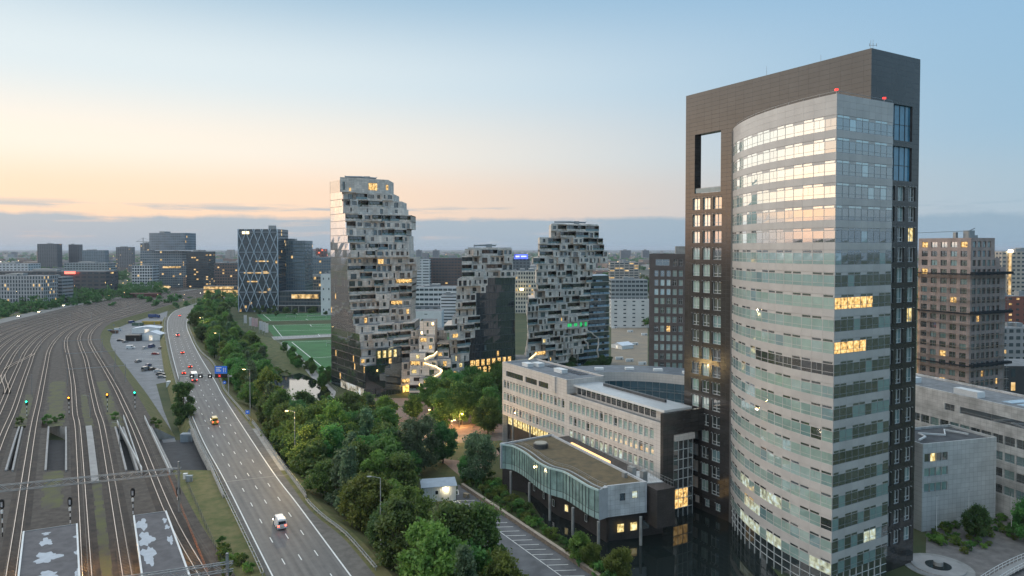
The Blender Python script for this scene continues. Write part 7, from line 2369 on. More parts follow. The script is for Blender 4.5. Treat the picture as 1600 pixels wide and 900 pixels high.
# --- the rest of the city: simple blocks, one object each, farther ones joined
def clear(X, Y, w):
    """keep the fields, the yard, the sand and the view of the named buildings free"""
    px_ = 800 + FPX * X / Y
    if Y < 700: return False
    if Y < 1150 and (px_ < 380): return False
    return True
tones = [(0.34, 0.30, 0.27), (0.24, 0.16, 0.13), (0.42, 0.41, 0.40), (0.20, 0.20, 0.21), (0.30, 0.22, 0.18), (0.50, 0.50, 0.50), (0.26, 0.28, 0.30)]
cnt = 0
kinds = ['brick', 'grey', 'pale', 'dark']
g = random.Random(91)
tries = 0
while cnt < 130 and tries < 6000:
    tries += 1
    Y = g.uniform(760, 2300); X = Y * g.uniform(-0.75, 0.75)
    w = g.uniform(14, 60); h = g.choice([7, 9, 10, 12, 12, 15, 18, 22, 28]) * g.uniform(0.8, 1.2)
    if not clear(X, Y, w): continue
    px_ = 800 + FPX * X / Y
    if 1068 < px_ < 1448 or px_ < -60 or px_ > 1640: continue
    if h > 20 and Y < 1200: h = 14
    a = R(g.choice([0, 15, -20, 35, -35, 5]))
    F = Fr((X, Y), (math.cos(a), math.sin(a)), (-math.sin(a), math.cos(a)))
    d = g.uniform(10, 18); col = g.choice(tones)
    t = thing('city_block', 'low %s block among the roofs of the middle-distance city' % ('brick' if col[0] > col[2] * 1.25 else 'pale' if col[0] > 0.4 else 'grey'), 'building', (X, Y, 0), 'middle-distance city blocks')
    b = MB()
    if h < 13 and g.random() < 0.5:
        b.box(0, w, 0, d, 0, h * 0.72, F=F)
        rid = MB()
        for s_ in (0, 1):
            y0 = -0.3 if s_ == 0 else d + 0.3
            rid.quad(F.p(-0.3, y0, h * 0.70), F.p(w + 0.3, y0, h * 0.70), F.p(w + 0.3, d / 2, h * 1.08), F.p(-0.3, d / 2, h * 1.08))
        for x in (0, w): rid.quad(F.p(x, 0, h * 0.71), F.p(x, d, h * 0.71), F.p(x, d / 2, h * 1.07))
        rid.build('pitched_roof', [mat('roof_tiles_%d' % (cnt % 2), [(0.16, 0.085, 0.06), (0.10, 0.10, 0.105)][cnt % 2], 0.8, var=0.2)], t)
    else:
        b.box(0, w, 0, d, 0, h, F=F, mt=1)
    b.build('wall', [fm(col), M_ROOFL if cnt % 2 else M_ROOFD], t)
    W_, Lt = MB(), MB(); hh = h * 0.72 if h < 13 else h
    for z in np.arange(0.9, hh - 1.6, 3.0):
        for x in np.arange(1.0, w - 1.5, 3.2):
            q = (F.p(x, -0.08, z), F.p(x + 1.7, -0.08, z), F.p(x + 1.7, -0.08, z + 1.5), F.p(x, -0.08, z + 1.5))
            (Lt if g.random() < 0.035 else W_).quad(*q)
    if W_.f: W_.build('windows', [M_FGL], t, kind='stuff')
    if Lt.f: Lt.build('lit_windows', [M_FLIT], t, kind='stuff')
    cnt += 1
b = MB(); lt = MB()
for _ in range(2600):
    Y = math.exp(g.uniform(math.log(2200), math.log(14000))); X = Y * g.uniform(-0.8, 0.8)
    w, d, h = g.uniform(15, 90), g.uniform(12, 40), g.choice([7, 8, 9, 10, 12, 14, 18]) * g.uniform(0.8, 1.3)
    if g.random() < 0.02: h, w = g.uniform(35, 62), g.uniform(20, 45)
    a = R(g.uniform(-40, 40)); F = Fr((X, Y), (math.cos(a), math.sin(a)), (-math.sin(a), math.cos(a)))
    m_ = g.randrange(5)
    b.box(0, w, 0, d, 0, h, F=F, m=m_)
o = b.build('distant_city', [fm(c) for c in tones[:5]], kind='stuff'); tag(o, 'mass of distant city roofs and towers under the horizon', 'city')
lt, lt2 = MB(), MB()
for _ in range(520):
    Y = math.exp(g.uniform(math.log(800), math.log(9000))); X = Y * g.uniform(-0.75, 0.75); px_ = 800 + FPX * X / Y
    z = g.uniform(5, 14); s_ = 0.00036 * Y * g.uniform(0.5, 1.1)
    (lt if g.random() < 0.75 else lt2).box(X - s_, X + s_, Y - s_, Y + s_, z - s_, z + s_)
o = lt.build('distant_lights', [mat('city_light_warm', (1, 0.7, 0.3), 0.5, var=0, emit=(1, 0.62, 0.24), estr=2.4)], kind='stuff'); tag(o, 'scattered warm lamps of the distant city', 'lights')
o = lt2.build('distant_lights', [mat('city_light_white', (1, 1, 0.9), 0.5, var=0, emit=(1, 0.92, 0.75), estr=2.6)], kind='stuff'); tag(o, 'scattered white lamps of the distant city', 'lights')
# skyline masts and hazy towers
for i, (px_, top, Y, w, lab) in enumerate(((892, 377, 3600, 16, 'small hazy tower on the skyline right of the right stone tower'), (970, 391, 4200, 60, 'wide hazy block on the skyline left of the dark block'), (1004, 391, 4300, 40, 'narrow hazy block on the skyline left of the dark block'), (650, 391, 4000, 30, 'hazy block on the skyline beside the tallest stone tower'), (676, 391, 4100, 36, 'second hazy block on the skyline beside the tallest stone tower'))):
    if i == 0: continue
    p = PY(px_, top, Y); t = thing('skyline_block', lab, 'building', (p[0], Y, 0)); b = MB(); b.box(p[0], p[0] + w, Y, Y + 40, 0, p[2]); b.box(p[0] + w * 0.3, p[0] + w * 0.6, Y + 5, Y + 20, p[2], p[2] + 5); b.build('wall', [fm((0.2, 0.2, 0.21))], t)
    b = MB()
    for z in np.arange(4, p[2] - 3, 6): b.box(p[0] + 2, p[0] + w - 2, Y - 0.5, Y - 0.1, z, z + 2.6)
    b.build('windows', [M_FGL], t, kind='stuff')
# ================================================================== guard rails, lamps, signs, vehicles, yard and car park
M_GALV = mat('galvanised', (0.40, 0.41, 0.41), 0.45, metal=0.4, var=0.15, scale=1.0)
M_LAMPH = mat('lamp_head_lit', (0.8, 0.7, 0.4), 0.4, var=0, emit=(1.0, 0.66, 0.22), estr=14)
M_LAMPW = mat('lamp_head_white', (0.8, 0.8, 0.7), 0.4, var=0, emit=(1.0, 0.86, 0.6), estr=16)
def guard(label, line, y0, y1, z=PLZ, double=True):
    ln = [p for p in line if y0 <= p[1] <= y1]
    t = thing('guard_rail', label, 'guard rail', (ln[0][0], ln[0][1], z))
    for side in ((-0.25, 0.25) if double else (0,)):
        q = offset(ln, side); b = MB()
        for k in range(len(q) - 1):
            a, c = q[k], q[k + 1]
            dx, dy = c[0] - a[0], c[1] - a[1]; L_ = math.hypot(dx, dy); f = Fr(a[:2], (dx / L_, dy / L_), (dy / L_, -dx / L_))
            b.box(0, L_, -0.04, 0.04, z + 0.50, z + 0.82, F=f)
        b.build('beam', [M_GALV], t)
    b = MB()
    for x, y, zz, h in walk(ln, 2.7):
        f = Fr((x, y), (math.cos(h), math.sin(h)), (-math.sin(h), math.cos(h)))
        b.box(-0.06, 0.06, -0.3, 0.3, z + 0.55, z + 0.7, F=f); b.box(-0.06, 0.06, -0.07, 0.07, z - 0.15, z + 0.72, F=f)
    b.build('posts', [M_GALV], t, kind='stuff')
guard('long double guard rail along the left edge of the motorway', GRL, 75, 640)
guard('curving guard rail along the right shoulder at the bottom', GRR, 75, YU0 - 22)
guard('guard rail along the right edge of the motorway beyond the bridge', GRR, YU1 + 8, 640)

def lamp_post(label, px_, foot, top, zf, lit=False, power=0, arm=2.2, zt=None, col=(1.0, 0.66, 0.24), group='motorway lamp posts', name='lamp_post', dirx=-1):
    p = PZ(px_, foot, zf); z1 = zt or min(zf + 19, PY(px_, top, p[1])[2])
    t = thing(name, label, 'street lamp', p, group)
    b = MB(); b.tube([(p[0], p[1], zf - 0.2), (p[0], p[1], z1)], [0.16, 0.08], 6); b.build('pole', [M_GALV], t)
    b = MB(); b.tube([(p[0], p[1], z1), (p[0] + dirx * arm * 0.5, p[1], z1 + 0.25), (p[0] + dirx * arm, p[1], z1 + 0.3)], 0.05, 5); b.build('arm', [M_GALV], t)
    b = MB(); q = (p[0] + dirx * arm, p[1], z1 + 0.3); b.box(q[0] - 0.55, q[0] + 0.35, q[1] - 0.18, q[1] + 0.18, q[2] - 0.06, q[2] + 0.10); b.build('lamp_head', [M_GALV], t)
    if lit:
        b = MB(); b.box(q[0] - 0.5, q[0] + 0.3, q[1] - 0.15, q[1] + 0.15, q[2] - 0.14, q[2] - 0.062); b.build('lamp_glass', [M_LAMPH], t)
        if power: point_light((q[0], q[1], q[2] - 0.5), power, col, 0.25, t)
    return t
lamp_post('lamp post with lit head among the yellow-green trees right of the motorway', 461, 733, 643, 2.0, True, 6000, group=None)
lamp_post('tall pale lamp post in front of the trees near the bottom of the photo', 595, 872, 747, 2.0, False, group=None)
lamp_post('lamp post with lit head beside the blue road sign', 391, 652, 578, 3.0, True, 3000, group=None)
lamp_post('lamp post beyond the sign gantry on the right verge', 343, 562, 521, 3.0, True, 0, group=None)
lamp_post('lamp post at the far bend on the right of the motorway', 318, 522, 497, 3.0, True, 2000, group=None)
lamp_post('lamp post at the inner side of the far bend', 299, 495, 470, 3.0, False, group=None)
lamp_post('farthest lamp post on the motorway bend', 306, 486, 462, 3.0, False, group=None)
for i, (x, f_, t_) in enumerate(((30, 486, 455), (84, 478, 452), (120, 472, 447), (168, 466, 440), (177, 463, 445), (202, 460, 438), (238, 456, 436))):
    lamp_post('%s lamp post along the far carriageway, counted from the left' % ords[i], x, f_, t_, PLZ, True, 0, group='lamp posts along the far carriageway')

# sign gantry over the lanes
GY = 300.0
gl, gr = resample(offset(GRL, -0.2), [GY])[0], resample(offset(GRR, 0.5), [GY])[0]
t = thing('sign_gantry', 'overhead gantry across the motorway with black lane signals and a blue sign', 'sign gantry', (gr[0], GY, PLZ))
for q in (gl, gr):
    b = MB(); b.tube([(q[0], GY, PLZ - 0.2), (q[0], GY, 12.6)], 0.22, 6); b.build('post', [M_GALV], t)
b = MB(); b.box(gl[0] - 0.3, gr[0] + 1.5, GY - 0.2, GY + 0.2, 11.5, 12.1); b.build('beam', [M_GALV], t)
for i, px_ in enumerate((299.5, 313, 328)):
    p = PY(px_, 588, GY - 0.5); b = MB(); b.box(p[0] - 0.9, p[0] + 0.9, GY - 0.55, GY - 0.22, 11.0, 12.7); b.build('lane_signal', [M_BLACK], t)
    b = MB(); b.box(p[0] - 0.35, p[0] + 0.35, GY - 0.6, GY - 0.56, 11.6, 11.75); b.box(p[0] - 0.1, p[0] + 0.3, GY - 0.6, GY - 0.56, 11.9, 12.05); b.build('signal_digits', [mat('digit_white', (0.8, 0.8, 0.8), 0.5, var=0, emit=(1, 1, 1), estr=1.2)], t, kind='stuff')
p = PY(336, 584, GY - 0.5); q = PY(355, 573, GY - 0.5)
M_SIGNB = mat('sign_blue', (0.02, 0.10, 0.42), 0.5, var=0.05, emit=(0.02, 0.12, 0.5), estr=0.35)
b = MB(); b.box(p[0], q[0], GY - 0.75, GY - 0.6, 13.0, 16.2); bs_ = b.build('blue_sign', [M_SIGNB], t)
b = MB()
w_ = q[0] - p[0]
for k, (u0, u1, v0, v1) in enumerate(((0.10, 0.55, 0.74, 0.86), (0.10, 0.42, 0.52, 0.64), (0.10, 0.50, 0.30, 0.42), (0.70, 0.74, 0.2, 0.62), (0.84, 0.88, 0.2, 0.62))):
    b.box(p[0] + w_ * u0, p[0] + w_ * u1, GY - 0.78, GY - 0.755, 13 + 3.2 * v0, 13 + 3.2 * v1)
for u in (0.72, 0.86):
    b.quad((p[0] + w_ * (u - 0.06), GY - 0.78, 13 + 3.2 * 0.6), (p[0] + w_ * (u + 0.06), GY - 0.78, 13 + 3.2 * 0.6), (p[0] + w_ * u, GY - 0.78, 13 + 3.2 * 0.8))
b.build('sign_print', [M_WHITE], t, kind='stuff')
b = MB(); b.box(p[0], q[0], GY - 0.7, GY - 0.5, 11.2, 12.9); b.build('matrix_panel', [M_BLACK], t)
b = MB(); c_ = (p[0] + q[0]) / 2 - 0.6; b.tube([(c_ - 0.4, GY - 0.75, 11.6), (c_ + 0.4, GY - 0.75, 12.5)], 0.10, 4); b.tube([(c_ + 0.4, GY - 0.75, 11.6), (c_ - 0.4, GY - 0.75, 12.5)], 0.10, 4); b.build('red_cross', [M_REDL], t)
# small blue roadside signs
for i, (px_, foot, lab) in enumerate(((387, 655, 'small blue information board beside the right guard rail'), (351, 607, 'round blue traffic sign just past the sign gantry'), (297, 500, 'small blue board at the far bend'))):
    p = PZ(px_, foot, PLZ); t = thing('road_sign', lab, 'road sign', p)
    b = MB(); b.tube([(p[0], p[1], PLZ - 0.5), (p[0], p[1], PLZ + 3.2)], 0.05, 5); b.build('post', [M_GALV], t)
    b = MB()
    if i == 1: b.tube([(p[0], p[1] - 0.12, PLZ + 2.7), (p[0], p[1] - 0.06, PLZ + 2.7)], 0.75, 16)
    else: b.box(p[0] - 0.7, p[0] + 0.7, p[1] - 0.12, p[1] - 0.06, PLZ + 1.9, PLZ + 3.3)
    b.build('panel', [M_SIGNB], t)
    b = MB(); b.box(p[0] - 0.3, p[0] + 0.3, p[1] - 0.15, p[1] - 0.122, PLZ + 2.5, PLZ + 2.9); b.build('symbol', [M_WHITE], t)

# ------------------------------------------------------------------ vehicles (x forward in local axes)
M_TYRE = mat('tyre', (0.02, 0.02, 0.02), 0.8, var=0.1)
M_RIM = mat('rim', (0.35, 0.35, 0.36), 0.35, metal=0.7, var=0.1)
M_CARG = mat('car_glass', (0.02, 0.025, 0.03), 0.05, var=0.1, ior=1.6)
M_TAIL = mat('tail_lamp_lit', (0.4, 0.02, 0.02), 0.4, var=0, emit=(1, 0.06, 0.03), estr=9)
M_TAILO = mat('tail_lamp_off', (0.25, 0.01, 0.01), 0.3, var=0.1)
M_HEAD = mat('head_lamp_lit', (0.8, 0.8, 0.7), 0.3, var=0, emit=(1, 0.85, 0.55), estr=30)
M_HEADO = mat('head_lamp_off', (0.6, 0.6, 0.6), 0.2, var=0.1)
def loft(b, prof, w0, w1, m=0):
    """side profile (x, z, inset) swept across the width, sides leaning in by each point's inset"""
    n = len(prof); i = len(b.v)
    for s in (-1, 1):
        b.v += [(x, s * (w0 / 2 - ins), z) for x, z, ins in prof]
    b.f += [tuple(i + k for k in range(n))[::1], tuple(i + n + k for k in range(n))[::-1]]; b.m += [m, m]
    for k in range(n):
        q = (k + 1) % n; b.f.append((i + k, i + n + k, i + n + q, i + q)); b.m.append(m)
def wheels(t, xs, w, r):
    for x in xs:
        for s in (-1, 1):
            b = MB(); b.tube([(x, s * (w / 2 - 0.22), r), (x, s * (w / 2 + 0.01), r)], r, 14); o = b.build('wheel', [M_TYRE], t)
            b = MB(); b.tube([(x, s * (w / 2 + 0.005), r), (x, s * (w / 2 + 0.03), r)], r * 0.6, 10); b.build('rim', [M_RIM], o)
def vehicle(kind, paint, label, loc, rz, lit='tail', group=None):
    names = {'car': 'car', 'van': 'van', 'truck': 'truck'}
    t = lthing(names[kind], label, names[kind], loc, group, rz)
    P = paint
    if kind == 'car':
        L_, w, r = 4.4, 1.8, 0.32
        b = MB(); loft(b, [(-2.15, 0.35, 0.05), (-2.2, 0.75, 0.02), (-2.1, 0.95, 0.06), (1.0, 0.98, 0.05), (2.0, 0.80, 0.10), (2.2, 0.60, 0.08), (2.2, 0.32, 0.06), (1.9, 0.22, 0.04), (-1.9, 0.22, 0.04)], w, w); b.build('body', [P], t)
        b = MB(); loft(b, [(-1.95, 0.94, 0.06), (-1.55, 1.40, 0.24), (0.15, 1.42, 0.24), (1.05, 0.96, 0.08)], w, w); g_ = b.build('cabin_glass', [M_CARG], t)
        b = MB(); loft(b, [(-1.52, 1.39, 0.22), (-1.45, 1.47, 0.30), (0.05, 1.48, 0.30), (0.18, 1.41, 0.22)], w, w); b.build('roof', [P], t)
        hz, tz, hx, tx, hw = 0.68, 0.78, 2.16, -2.18, 0.62
        wheels(t, (-1.35, 1.35), w, r)
    elif kind == 'van':
        L_, w, r = 5.4, 2.0, 0.36
        b = MB(); loft(b, [(-2.7, 0.35, 0.03), (-2.72, 1.2, 0.02), (-2.62, 2.25, 0.14), (-2.4, 2.38, 0.22), (1.0, 2.38, 0.22), (1.3, 2.28, 0.18), (1.95, 1.35, 0.06), (2.55, 1.12, 0.10), (2.7, 0.8, 0.08), (2.7, 0.32, 0.05), (2.4, 0.24, 0.03), (-2.4, 0.24, 0.03)], w, w); b.build('body', [P], t)
        b = MB(); b.quad((1.36, -0.82, 2.22), (1.36, 0.82, 2.22), (1.99, 0.9, 1.38), (1.99, -0.9, 1.38)); b.build('windscreen', [M_CARG], t)
        b = MB(); b.quad((-2.735, -0.8, 1.35), (-2.735, 0.8, 1.35), (-2.66, 0.74, 2.0), (-2.66, -0.74, 2.0)); b.build('rear_window', [M_CARG], t)
        for s in (-1, 1):
            b = MB(); b.quad((0.5, s * 0.975, 1.35), (1.75, s * 0.965, 1.35), (1.25, s * 0.86, 2.05), (0.5, s * 0.86, 2.05)); b.build('side_window', [M_CARG], t)
        hz, tz, hx, tx, hw = 0.85, 1.0, 2.64, -2.72, 0.78
        wheels(t, (-1.7, 1.75), w, r)
    else:
        L_, w, r = 10.5, 2.5, 0.48
        b = MB(); b.box(-5.2, 2.6, -1.25, 1.25, 1.05, 3.9); b.build('cargo_box', [P], t)
        b = MB(); loft(b, [(3.0, 0.6, 0.05), (3.0, 3.0, 0.1), (4.9, 3.0, 0.15), (5.2, 1.7, 0.06), (5.25, 0.5, 0.05)], 2.45, 2.45); b.build('cab', [P], t)
        b = MB(); b.quad((4.96, -1.0, 2.9), (4.96, 1.0, 2.9), (5.24, 1.12, 1.75), (5.24, -1.12, 1.75)); b.build('windscreen', [M_CARG], t)
        b = MB(); b.box(-5.1, 4.8, -0.5, 0.5, 0.55, 1.05); b.build('chassis', [M_BLACK], t)
        b = MB(); b.box(-5.23, -5.2, -1.1, 1.1, 1.2, 3.7); b.build('rear_doors', [mat('truck_door', (0.5, 0.5, 0.5), 0.5, var=0.1)], t)
        hz, tz, hx, tx, hw = 0.9, 1.0, 5.26, -5.22, 0.95
        wheels(t, (-3.6, -2.5, 3.9), w, r)
    for s in (-1, 1):
        b = MB(); b.box(tx - 0.04, tx + 0.03, s * hw - 0.16, s * hw + 0.16, tz - 0.13, tz + 0.13); b.build('tail_lamp', [M_TAIL if lit == 'tail' else M_TAILO], t)
        b = MB(); b.box(hx - 0.05, hx + 0.05, s * hw - 0.18, s * hw + 0.18, hz - 0.1, hz + 0.1); b.build('headlamp', [M_HEAD if lit else M_HEADO], t)
    b = MB(); b.box(tx - 0.05, tx - 0.02, -0.26, 0.26, tz - 0.35, tz - 0.23); b.build('number_plate', [mat('plate_yellow', (0.6, 0.45, 0.05), 0.5, var=0.05)], t)
    return t
def paint(n, c):
    return mat('paint_' + n, c, 0.28, var=0.03, ior=1.5, coat=0.6)
PW, PB, PR_, PG, PY_, PBL = paint('white', (0.70, 0.71, 0.72)), paint('black', (0.02, 0.02, 0.022)), paint('red', (0.35, 0.03, 0.025)), paint('grey', (0.22, 0.23, 0.24)), paint('yellow', (0.62, 0.42, 0.06)), paint('blue', (0.04, 0.08, 0.22))
def road_heading(y):
    a, c = resample(MWL, [y - 4])[0], resample(MWL, [y + 4])[0]
    return math.atan2(c[1] - a[1], c[0] - a[0])
def on_road(kind, pnt, label, px_, py_, lit='tail'):
    p = PZ(px_, py_, PLZ + 0.005)
    return vehicle(kind, pnt, label, p, road_heading(p[1]), lit)
on_road('van', PW, 'white van with glowing tail lamps nearest on the motorway', 437, 822)
on_road('van', PY_, 'yellow van with glowing tail lamps past the motorway bridge', 335, 661)
on_road('truck', PW, 'white box truck beneath the sign gantry', 303, 594)
on_road('car', PR_, 'car with red tail lamps left of the white truck', 287, 584)
on_road('car', PG, 'car with red tail lamps just behind the white truck', 296, 606)
on_road('car', PB, 'dark car in the second lane ahead of the white truck', 297, 574)
on_road('car', PR_, 'single car with red tail lamps midway round the bend', 285, 552)
on_road('van', PG, 'greenish grey van with red lamps entering the far bend', 277.5, 525)
on_road('car', PB, 'car with red lamps at the start of the far bend', 281, 494)
on_road('car', PG, 'car with red lamps far along the bend', 316, 475)
on_road('car', PR_, 'farthest car with red lamps near the diagrid tower', 330, 471)
for i, (x, y) in enumerate(((101, 478), (62, 488), (30, 495), (210, 463))):
    p = PZ(x, y, PLZ + 0.04); a = resample([(q[0], q[1], q[2]) for q in OPP], [p[1]])[0]
    j = min(range(len(OPP) - 1), key=lambda k: abs(OPP[k][1] - p[1])); h = math.atan2(OPP[j][1] - OPP[j + 1][1], OPP[j][0] - OPP[j + 1][0])
    vehicle('car', [PW, PG, PB, PW][i], ['car with white headlamps in the middle of the far carriageway', 'second car with headlamps on the far carriageway', 'car with headlamps closest to the left edge on the far carriageway', 'farthest car with headlamps on the far carriageway'][i], (p[0], p[1], PLZ + 0.035), h, 'head', 'cars on the far carriageway')
# parked in the yard
park = [(228, 579, 'van', PG, 80, 'grey van parked left in the row below the striped bays'), (238, 578, 'car', PB, 80, 'dark car parked beside the grey van'), (247, 581, 'car', PW, 15, 'white car parked at an angle, first of the right-hand row'), (251, 586, 'car', PB, 12, 'black car parked second in the right-hand row'), (253, 590.5, 'car', PG, 12, 'silver car parked third in the right-hand row'), (243, 554, 'car', PR_, 5, 'red car parked alone on the depot yard'), (237, 543, 'van', PBL, 85, 'dark blue van parked alone near the white tent'), (204, 545, 'van', PW, 10, 'white work van parked near the black stage'), (188, 533, 'car', PB, 20, 'dark car parked left of the black stage'), (196, 535, 'car', PG, 70, 'grey car beside the black stage'), (200, 498, 'car', PW, 0, 'white car at the far end of the depot yard'), (213, 492, 'van', PW, 20, 'white van at the far end of the depot yard')]
park += [(222, 489, 'truck', PW, 15, 'white truck at the far end of the depot yard'), (206, 505, 'van', PBL, 60, 'blue van left of the dark green container'), (184, 517, 'van', PW, 40, 'white van beside the rusty container'), (252, 545, 'car', PG, 85, 'grey car at the right side of the depot yard'), (226, 545, 'car', PW, 85, 'white car between the stage and the blue van'), (232, 572, 'car', PBL, 85, 'blue car in the striped bays'), (216, 566, 'car', PG, 80, 'grey car at the left end of the striped bays'), (192, 507, 'car', PB, 30, 'black car near the far containers'), (241, 497, 'truck', PBL, 0, 'blue truck behind the yellow container stack')]
for x, y, k, pt, a, lab in park:
    p = PZ(x, y, 0.015); vehicle(k, pt, lab, (p[0], p[1], 0.015), R(a), None)
# bay lines on the yard
b = MB()
for (x0, y0, x1, y1) in ((215, 552, 262, 552), (213, 562, 262, 563), (225, 572, 264, 572)):
    a, c = PZ(x0, y0, 0), PZ(x1, y1, 0)
    for k in range(12):
        s = k / 11; p = (a[0] + (c[0] - a[0]) * s, a[1] + (c[1] - a[1]) * s)
        b.quad((p[0] - 0.07, p[1], 0.018), (p[0] + 0.07, p[1], 0.018), (p[0] + 0.07, p[1] + 4.6, 0.018), (p[0] - 0.07, p[1] + 4.6, 0.018))
struct(b.build('yard_bay_lines', [M_LINE]))
# tents, stage, containers, cabins
def tent(label, pa, pb, dpt, h, ridge):
    a, c = PZ(*pa, 0), PZ(*pb, 0); L_ = math.hypot(c[0] - a[0], c[1] - a[1]); f = Fr(a[:2], ((c[0] - a[0]) / L_, (c[1] - a[1]) / L_), (-(c[1] - a[1]) / L_, (c[0] - a[0]) / L_))
    t = thing('marquee_tent', label, 'tent', f.p(L_ / 2, dpt / 2, 0)); b = MB(); b.box(0, L_, 0, dpt, 0, h, F=f); b.build('wall', [M_WHITE], t)
    b = MB()
    b.quad(f.p(-0.3, -0.3, h), f.p(L_ / 2, -0.3, h + ridge), f.p(L_ / 2, dpt + 0.3, h + ridge), f.p(-0.3, dpt + 0.3, h)); b.quad(f.p(L_ / 2, -0.3, h + ridge), f.p(L_ + 0.3, -0.3, h), f.p(L_ + 0.3, dpt + 0.3, h), f.p(L_ / 2, dpt + 0.3, h + ridge)); b.quad(f.p(0, -0.01, h), f.p(L_, -0.01, h), f.p(L_ / 2, -0.01, h + ridge))
    b.build('roof', [mat('tent_fabric', (0.66, 0.70, 0.75), 0.6, var=0.05)], t)
    b = MB(); b.box(L_ * 0.45, L_ * 0.62, -0.06, -0.02, 0, h * 0.85, F=f); b.build('opening', [lit_mat('tent_glow', (1, 0.9, 0.7), 0.8, 0.4, 0.5)], t)
tent('white gabled marquee tent on the depot yard', (219, 532), (250, 532), 9, 4.2, 2.4)
tent('long low white tent behind the gabled marquee', (206, 521), (250, 520), 12, 3.6, 1.6)
def boxthing(name, label, cat, px_, py_, w, d, h, m, rot=0, z=0.0, mt=None, roof=True):
    p = PZ(px_, py_, z); t = lthing(name, label, cat, (p[0], p[1], z), None, R(rot))
    b = MB(); b.box(-w / 2, w / 2, 0, d, 0, h); b.build('body', [m], t)
    b = MB()
    for x in np.arange(-w / 2 + 0.3, w / 2 - 0.2, 0.6): b.box(x, x + 0.12, -0.05, -0.005, 0.15, h - 0.15)
    b.box(-w / 2 - 0.05, w / 2 + 0.05, -0.08, d + 0.05, h, h + 0.12); b.build('trim', [mt or m], t)
    b = MB(); b.box(w * 0.15, w * 0.15 + min(0.9, w * 0.3), -0.09, -0.052, 0.05, min(2.1, h - 0.3)); b.build('door', [M_METAL], t)
    return t
boxthing('stage', 'black covered stage left of the gabled marquee', 'stage', 207, 533, 10, 6, 4.0, M_BLACK, 0)
boxthing('container', 'white container at the left end of the depot yard', 'container', 163, 511, 6, 2.4, 2.6, M_WHITE, 5)
boxthing('container', 'blue container beside the white one', 'container', 171, 513, 6, 2.4, 2.6, mat('container_blue', (0.05, 0.12, 0.28), 0.5, var=0.1), 5)
boxthing('container', 'second blue container in front of the first two', 'container', 168, 521, 6, 2.4, 2.6, mat('container_blue2', (0.06, 0.14, 0.24), 0.5, var=0.1), 12)
boxthing('container', 'rusty brown container beside the second blue one', 'container', 178, 521, 5, 2.4, 2.2, mat('container_brown', (0.16, 0.08, 0.05), 0.7, var=0.2), 12)
boxthing('container', 'long yellow container stack behind the white tents', 'container', 236, 507, 16, 2.6, 2.6, mat('container_yellow', (0.42, 0.30, 0.05), 0.6, var=0.1), 0)
boxthing('container', 'dark green container left of the yellow stack', 'container', 214, 509, 9, 2.6, 2.4, mat('container_green', (0.08, 0.14, 0.10), 0.6, var=0.1), 0)
boxthing('cabin', 'white site cabin near the bottom end of the depot yard', 'cabin', 267, 605, 4.2, 2.6, 2.6, M_WHITE, 10)
boxthing('cabin', 'grey equipment cabin beside the depot access road', 'cabin', 291, 691, 4, 2.6, 2.6, mat('cabin_grey', (0.33, 0.37, 0.40), 0.6, var=0.1), 5)
boxthing('electric_cabinet', 'grey electrical cabinet on the grass next to the gantry leg', 'cabinet', 295, 753, 1.6, 0.8, 1.5, mat('cabinet_grey', (0.30, 0.35, 0.38), 0.6, var=0.1), 5, PLZ)
boxthing('electric_cabinet', 'small white cabinet beside the grey electrical cabinet', 'cabinet', 289, 749, 1.0, 0.7, 1.4, M_WHITE, 5, PLZ)
# brown building at the far end of the yard
boxthing('depot_shed', 'low reddish depot shed among the far tracks', 'shed', 220, 465, 40, 14, 5, mat('shed_red', (0.14, 0.06, 0.05), 0.8, var=0.2), 8, PLZ)

# ------------------------------------------------------------------ car park, wall, hut
w0, w1 = PZ(722, 761, 0), PZ(1010, 955, 0)
L_ = math.hypot(w1[0] - w0[0], w1[1] - w0[1]); WF = Fr(w0[:2], ((w1[0] - w0[0]) / L_, (w1[1] - w0[1]) / L_), ((w1[1] - w0[1]) / L_, -(w1[0] - w0[0]) / L_))
wt = thing('low_wall', 'long low brown wall with pale coping along the car park', 'wall', w0)
b = MB(); b.box(0, L_, -0.35, 0.35, -0.1, 0.95, F=WF); b.build('wall_body', [mat('wall_brick', (0.24, 0.185, 0.14), 0.85, var=0.2, scale=1.5)], wt)
for i in range(int(L_ / 2.4)):
    b = MB() if i == 0 else b
    if i == 0:
        b.box(0.02, 2.38, -0.42, 0.42, 0, 0.09); cm_ = b.mesh('coping_stone', [mat('coping', (0.36, 0.30, 0.24), 0.8, var=0.15, rand=0.1)])
    put('coping_stone', cm_, wt, WF.p(i * 2.4, 0, 0.955), WF.ang())
pl_ = MB()
def pline(pts, z=0.016, w=0.09):
    for a, c in zip(pts, pts[1:]):
        A, C = Vector(a), Vector(c); d = (C - A).normalized(); n = Vector((-d.y, d.x)) * w
        pl_.quad((*(A - n), z), (*(C - n), z), (*(C + n), z), (*(A + n), z))
for i in range(20):
    s = 11 + i * 2.9
    pline([WF.p(s, 1.6, 0)[:2], WF.p(s - 2.0, 5.8, 0)[:2], WF.p(s + 1.2, 5.8, 0)[:2]])
for i in range(14):
    s = 27 + i * 2.9
    pline([WF.p(s, 13.2, 0)[:2], WF.p(s + 2.0, 16.8, 0)[:2], WF.p(s - 0.9, 16.8, 0)[:2]])
    pline([WF.p(s + 2.0, 16.8, 0)[:2], WF.p(s, 20.4, 0)[:2], WF.p(s - 2.9, 20.4, 0)[:2]])
pline([WF.p(4, 5, 0)[:2], WF.p(5.2, 7.4, 0)[:2], WF.p(9.6, 6.6, 0)[:2]], w=0.12); pline([WF.p(8.8, 6.0, 0)[:2], WF.p(9.8, 6.6, 0)[:2], WF.p(8.9, 7.3, 0)[:2]], w=0.12)
